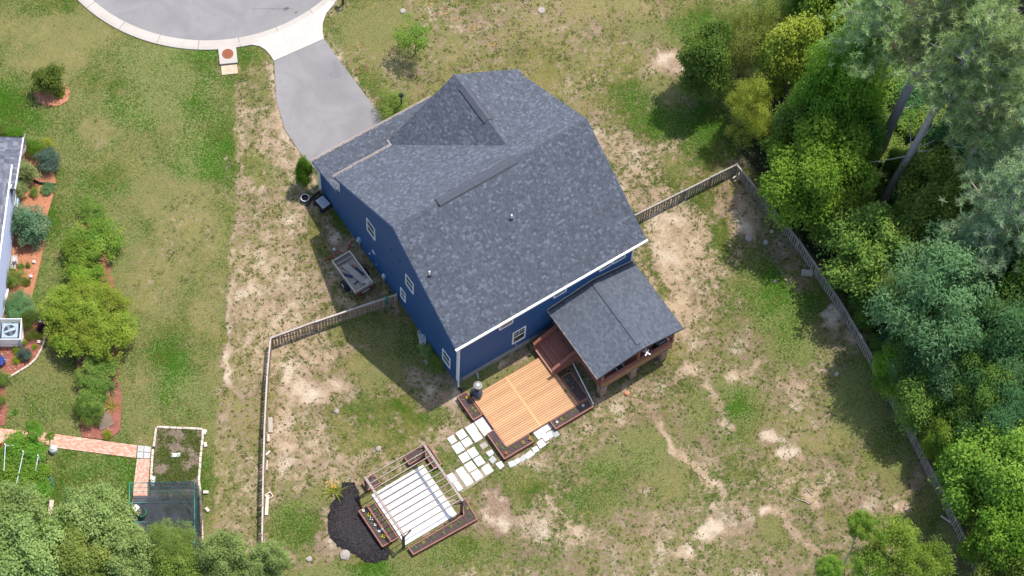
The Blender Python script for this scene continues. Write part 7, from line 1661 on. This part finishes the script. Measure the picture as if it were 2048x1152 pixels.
    x, y = at(272, 1016, .5); tag(MB().ob((x, y, .3), (.32, .3, .5), .3).build("white_sack", MAT['white_cloth'], None, loc=(x, y, .05)), "white sack next to the green bucket in the cage", "sack")
    LP = ((254, 1015), (256, 1035), (252, 1025))
    for i, (px, py) in enumerate(LP): small_plant(px, py, .15, .26, 'redleaf', ordl(LP, i, ("", "red leaved plant at the cage's left side"), 1), group="red leaved plants by the cage")
    # vine arbor
    x, y = at(45, 945, 1.6); A = thing("grape_arbor", "leafy vine arbor on white pipes at the lower left", "arbor", (x, y, 0))
    for px, py, qx, qy in ((10, 889, 28, 889), (10, 889, 7, 940), (46, 903, 37, 945), (76, 911, 70, 940), (36, 950, 22, 1005), (5, 1001, 26, 1002)):
        a, b = at(px, py, 2.15), at(qx, qy, 2.15); MB().tube([(*a, 2.02), (*b, 2.02)], .026, 6).build("pipe_rail", MAT['lgrey'], A)
    for px, py in ((10, 889), (46, 903), (76, 911), (26, 1002)): a = at(px, py, 2.1); MB().tube([(*a, 0), (*a, 2.15)], .04, 6).build("post", MAT['white'], A)
    for px, py, r_ in ((45, 893, 34), (70, 905, 22), (25, 920, 34), (60, 955, 34), (20, 965, 34), (80, 985, 20), (55, 1000, 30), (30, 1010, 30)):
        a = at(px, py, 1.5); crown('shrub', A, (*a, 1.5), (r_ / 33 * 1.1, r_ / 33 * 1.1, .55), 'vine', "vine_leaves")
    for px, py, z0, r_ in ((62, 850, 2.3, 12), (72, 862, 2.2, 16), (100, 872, 2.1, 10), (30, 825, 2.6, 7)): a = at(px, py, z0); crown('spread', A, (*a, z0), (r_ / 33, r_ / 33, .2), 'vine', "vine_shoot")
    for px, py, lb in ((8, 893, "red flowers at the left end of the vine arbor"), (27, 879, "red flowers on the walk side of the vine arbor")): small_plant(px, py, .4, .3, 'redleaf', lb, 'flower_r')
    shrub("garden_shrub", "yellow flowered perennial beside the vine arbor", 90, 942, 12, .6, 'shrub', 'lime')
    x, y = at(106, 897, .3); b = MB(); b.tube([(x, y, 0), (x, y, .3), (x, y, .45)], [.24, .24, .1], 12); tag(b.build("cloche", MAT['lgrey'], None), "pale grey garden cloche at the end of the vine arbor", "cloche")
    x, y = at(96, 965, .4); t = thing("plant_hoop", "teal wire plant support beside the vine arbor", "plant support", (x, y, 0))
    for dz in (.35, .7): MB().tube([(x + .3 * math.cos(k * .7), y + .3 * math.sin(k * .7), dz) for k in range(10)], .018, 5).build("hoop", MAT['greenmetal'], t)
    for k in range(3): MB().tube([(x + .3 * math.cos(k * 2.1), y + .3 * math.sin(k * 2.1), 0), (x + .3 * math.cos(k * 2.1), y + .3 * math.sin(k * 2.1), .75)], .018, 5).build("leg", MAT['greenmetal'], t)
    Pp = [at(*p) for p in ((99, 1000), (108, 1000), (104, 1040), (96, 1062), (88, 1062), (95, 1035))]; tag(MB().prism(Pp, -.04, .02).build("path", MAT['edging'], None), "pale gravel strip below the vine arbor", kind="structure")
    a, b = at(8, 752, 3.0), at(110, 862, 1.8); tag(MB().tube([(*at(-40, 700, 3.4), 3.4), (*a, 3.0), (*at(60, 803, 2.3), 2.3), (*b, 1.9)], .012, 5).build("overhead_cable", MAT['black'], None), "thin dark cable hanging over the neighbour's lawn", "cable")
MAT['sheet'] = cheap("dark_ground_sheet", (.085, .085, .09), .85, .2)
garden()
G2 = "trees along the bottom edge on the left"
for lb, px, py, r_, zc, rz, kd, mt in [
    ("grey green tree in the bottom left corner", 30, 1045, 62, 5.5, 2.6, 'leafy', 'ash'), ("lower grey green tree at the bottom left edge", 60, 1120, 74, 5.5, 2.6, 'leafy', 'ash'), ("broad feathery tree crown left of the netted cage", 190, 1048, 66, 5.4, 2.4, 'leafy', 'ash'),
    ("bushy crown between the corner tree and the broad feathery crown", 128, 1085, 52, 5.0, 2.2, 'leafy', 'mid'), ("yellow green rounded crown at the bottom left", 160, 1130, 50, 5.6, 2.2, 'broad', 'bright_y'), ("mid green crown cut by the bottom edge below the feathery one", 255, 1125, 58, 5.0, 2.2, 'leafy', 'ash'),
    ("yellow green tree overlapping the netted cage", 342, 1096, 48, 5.0, 2.4, 'feather', 'bright_y'), ("green crown below the yellow tree at the bottom edge", 350, 1140, 46, 4.6, 2, 'leafy', 'mid'), ("grey green crown right of the yellow tree", 448, 1122, 46, 4.6, 2.0, 'leafy', 'ash'), ("airy grey green tree over the end of the left fence", 540, 1128, 34, 4.2, 1.8, 'leafy', 'ash'), ("small crown between the two airy trees at the bottom edge", 500, 1150, 28, 4.0, 1.5, 'leafy', 'ash')]:
    tree("garden_tree", lb, "tree", px, py, r_ * 1.05, zc, rz, kd, mt, G2)
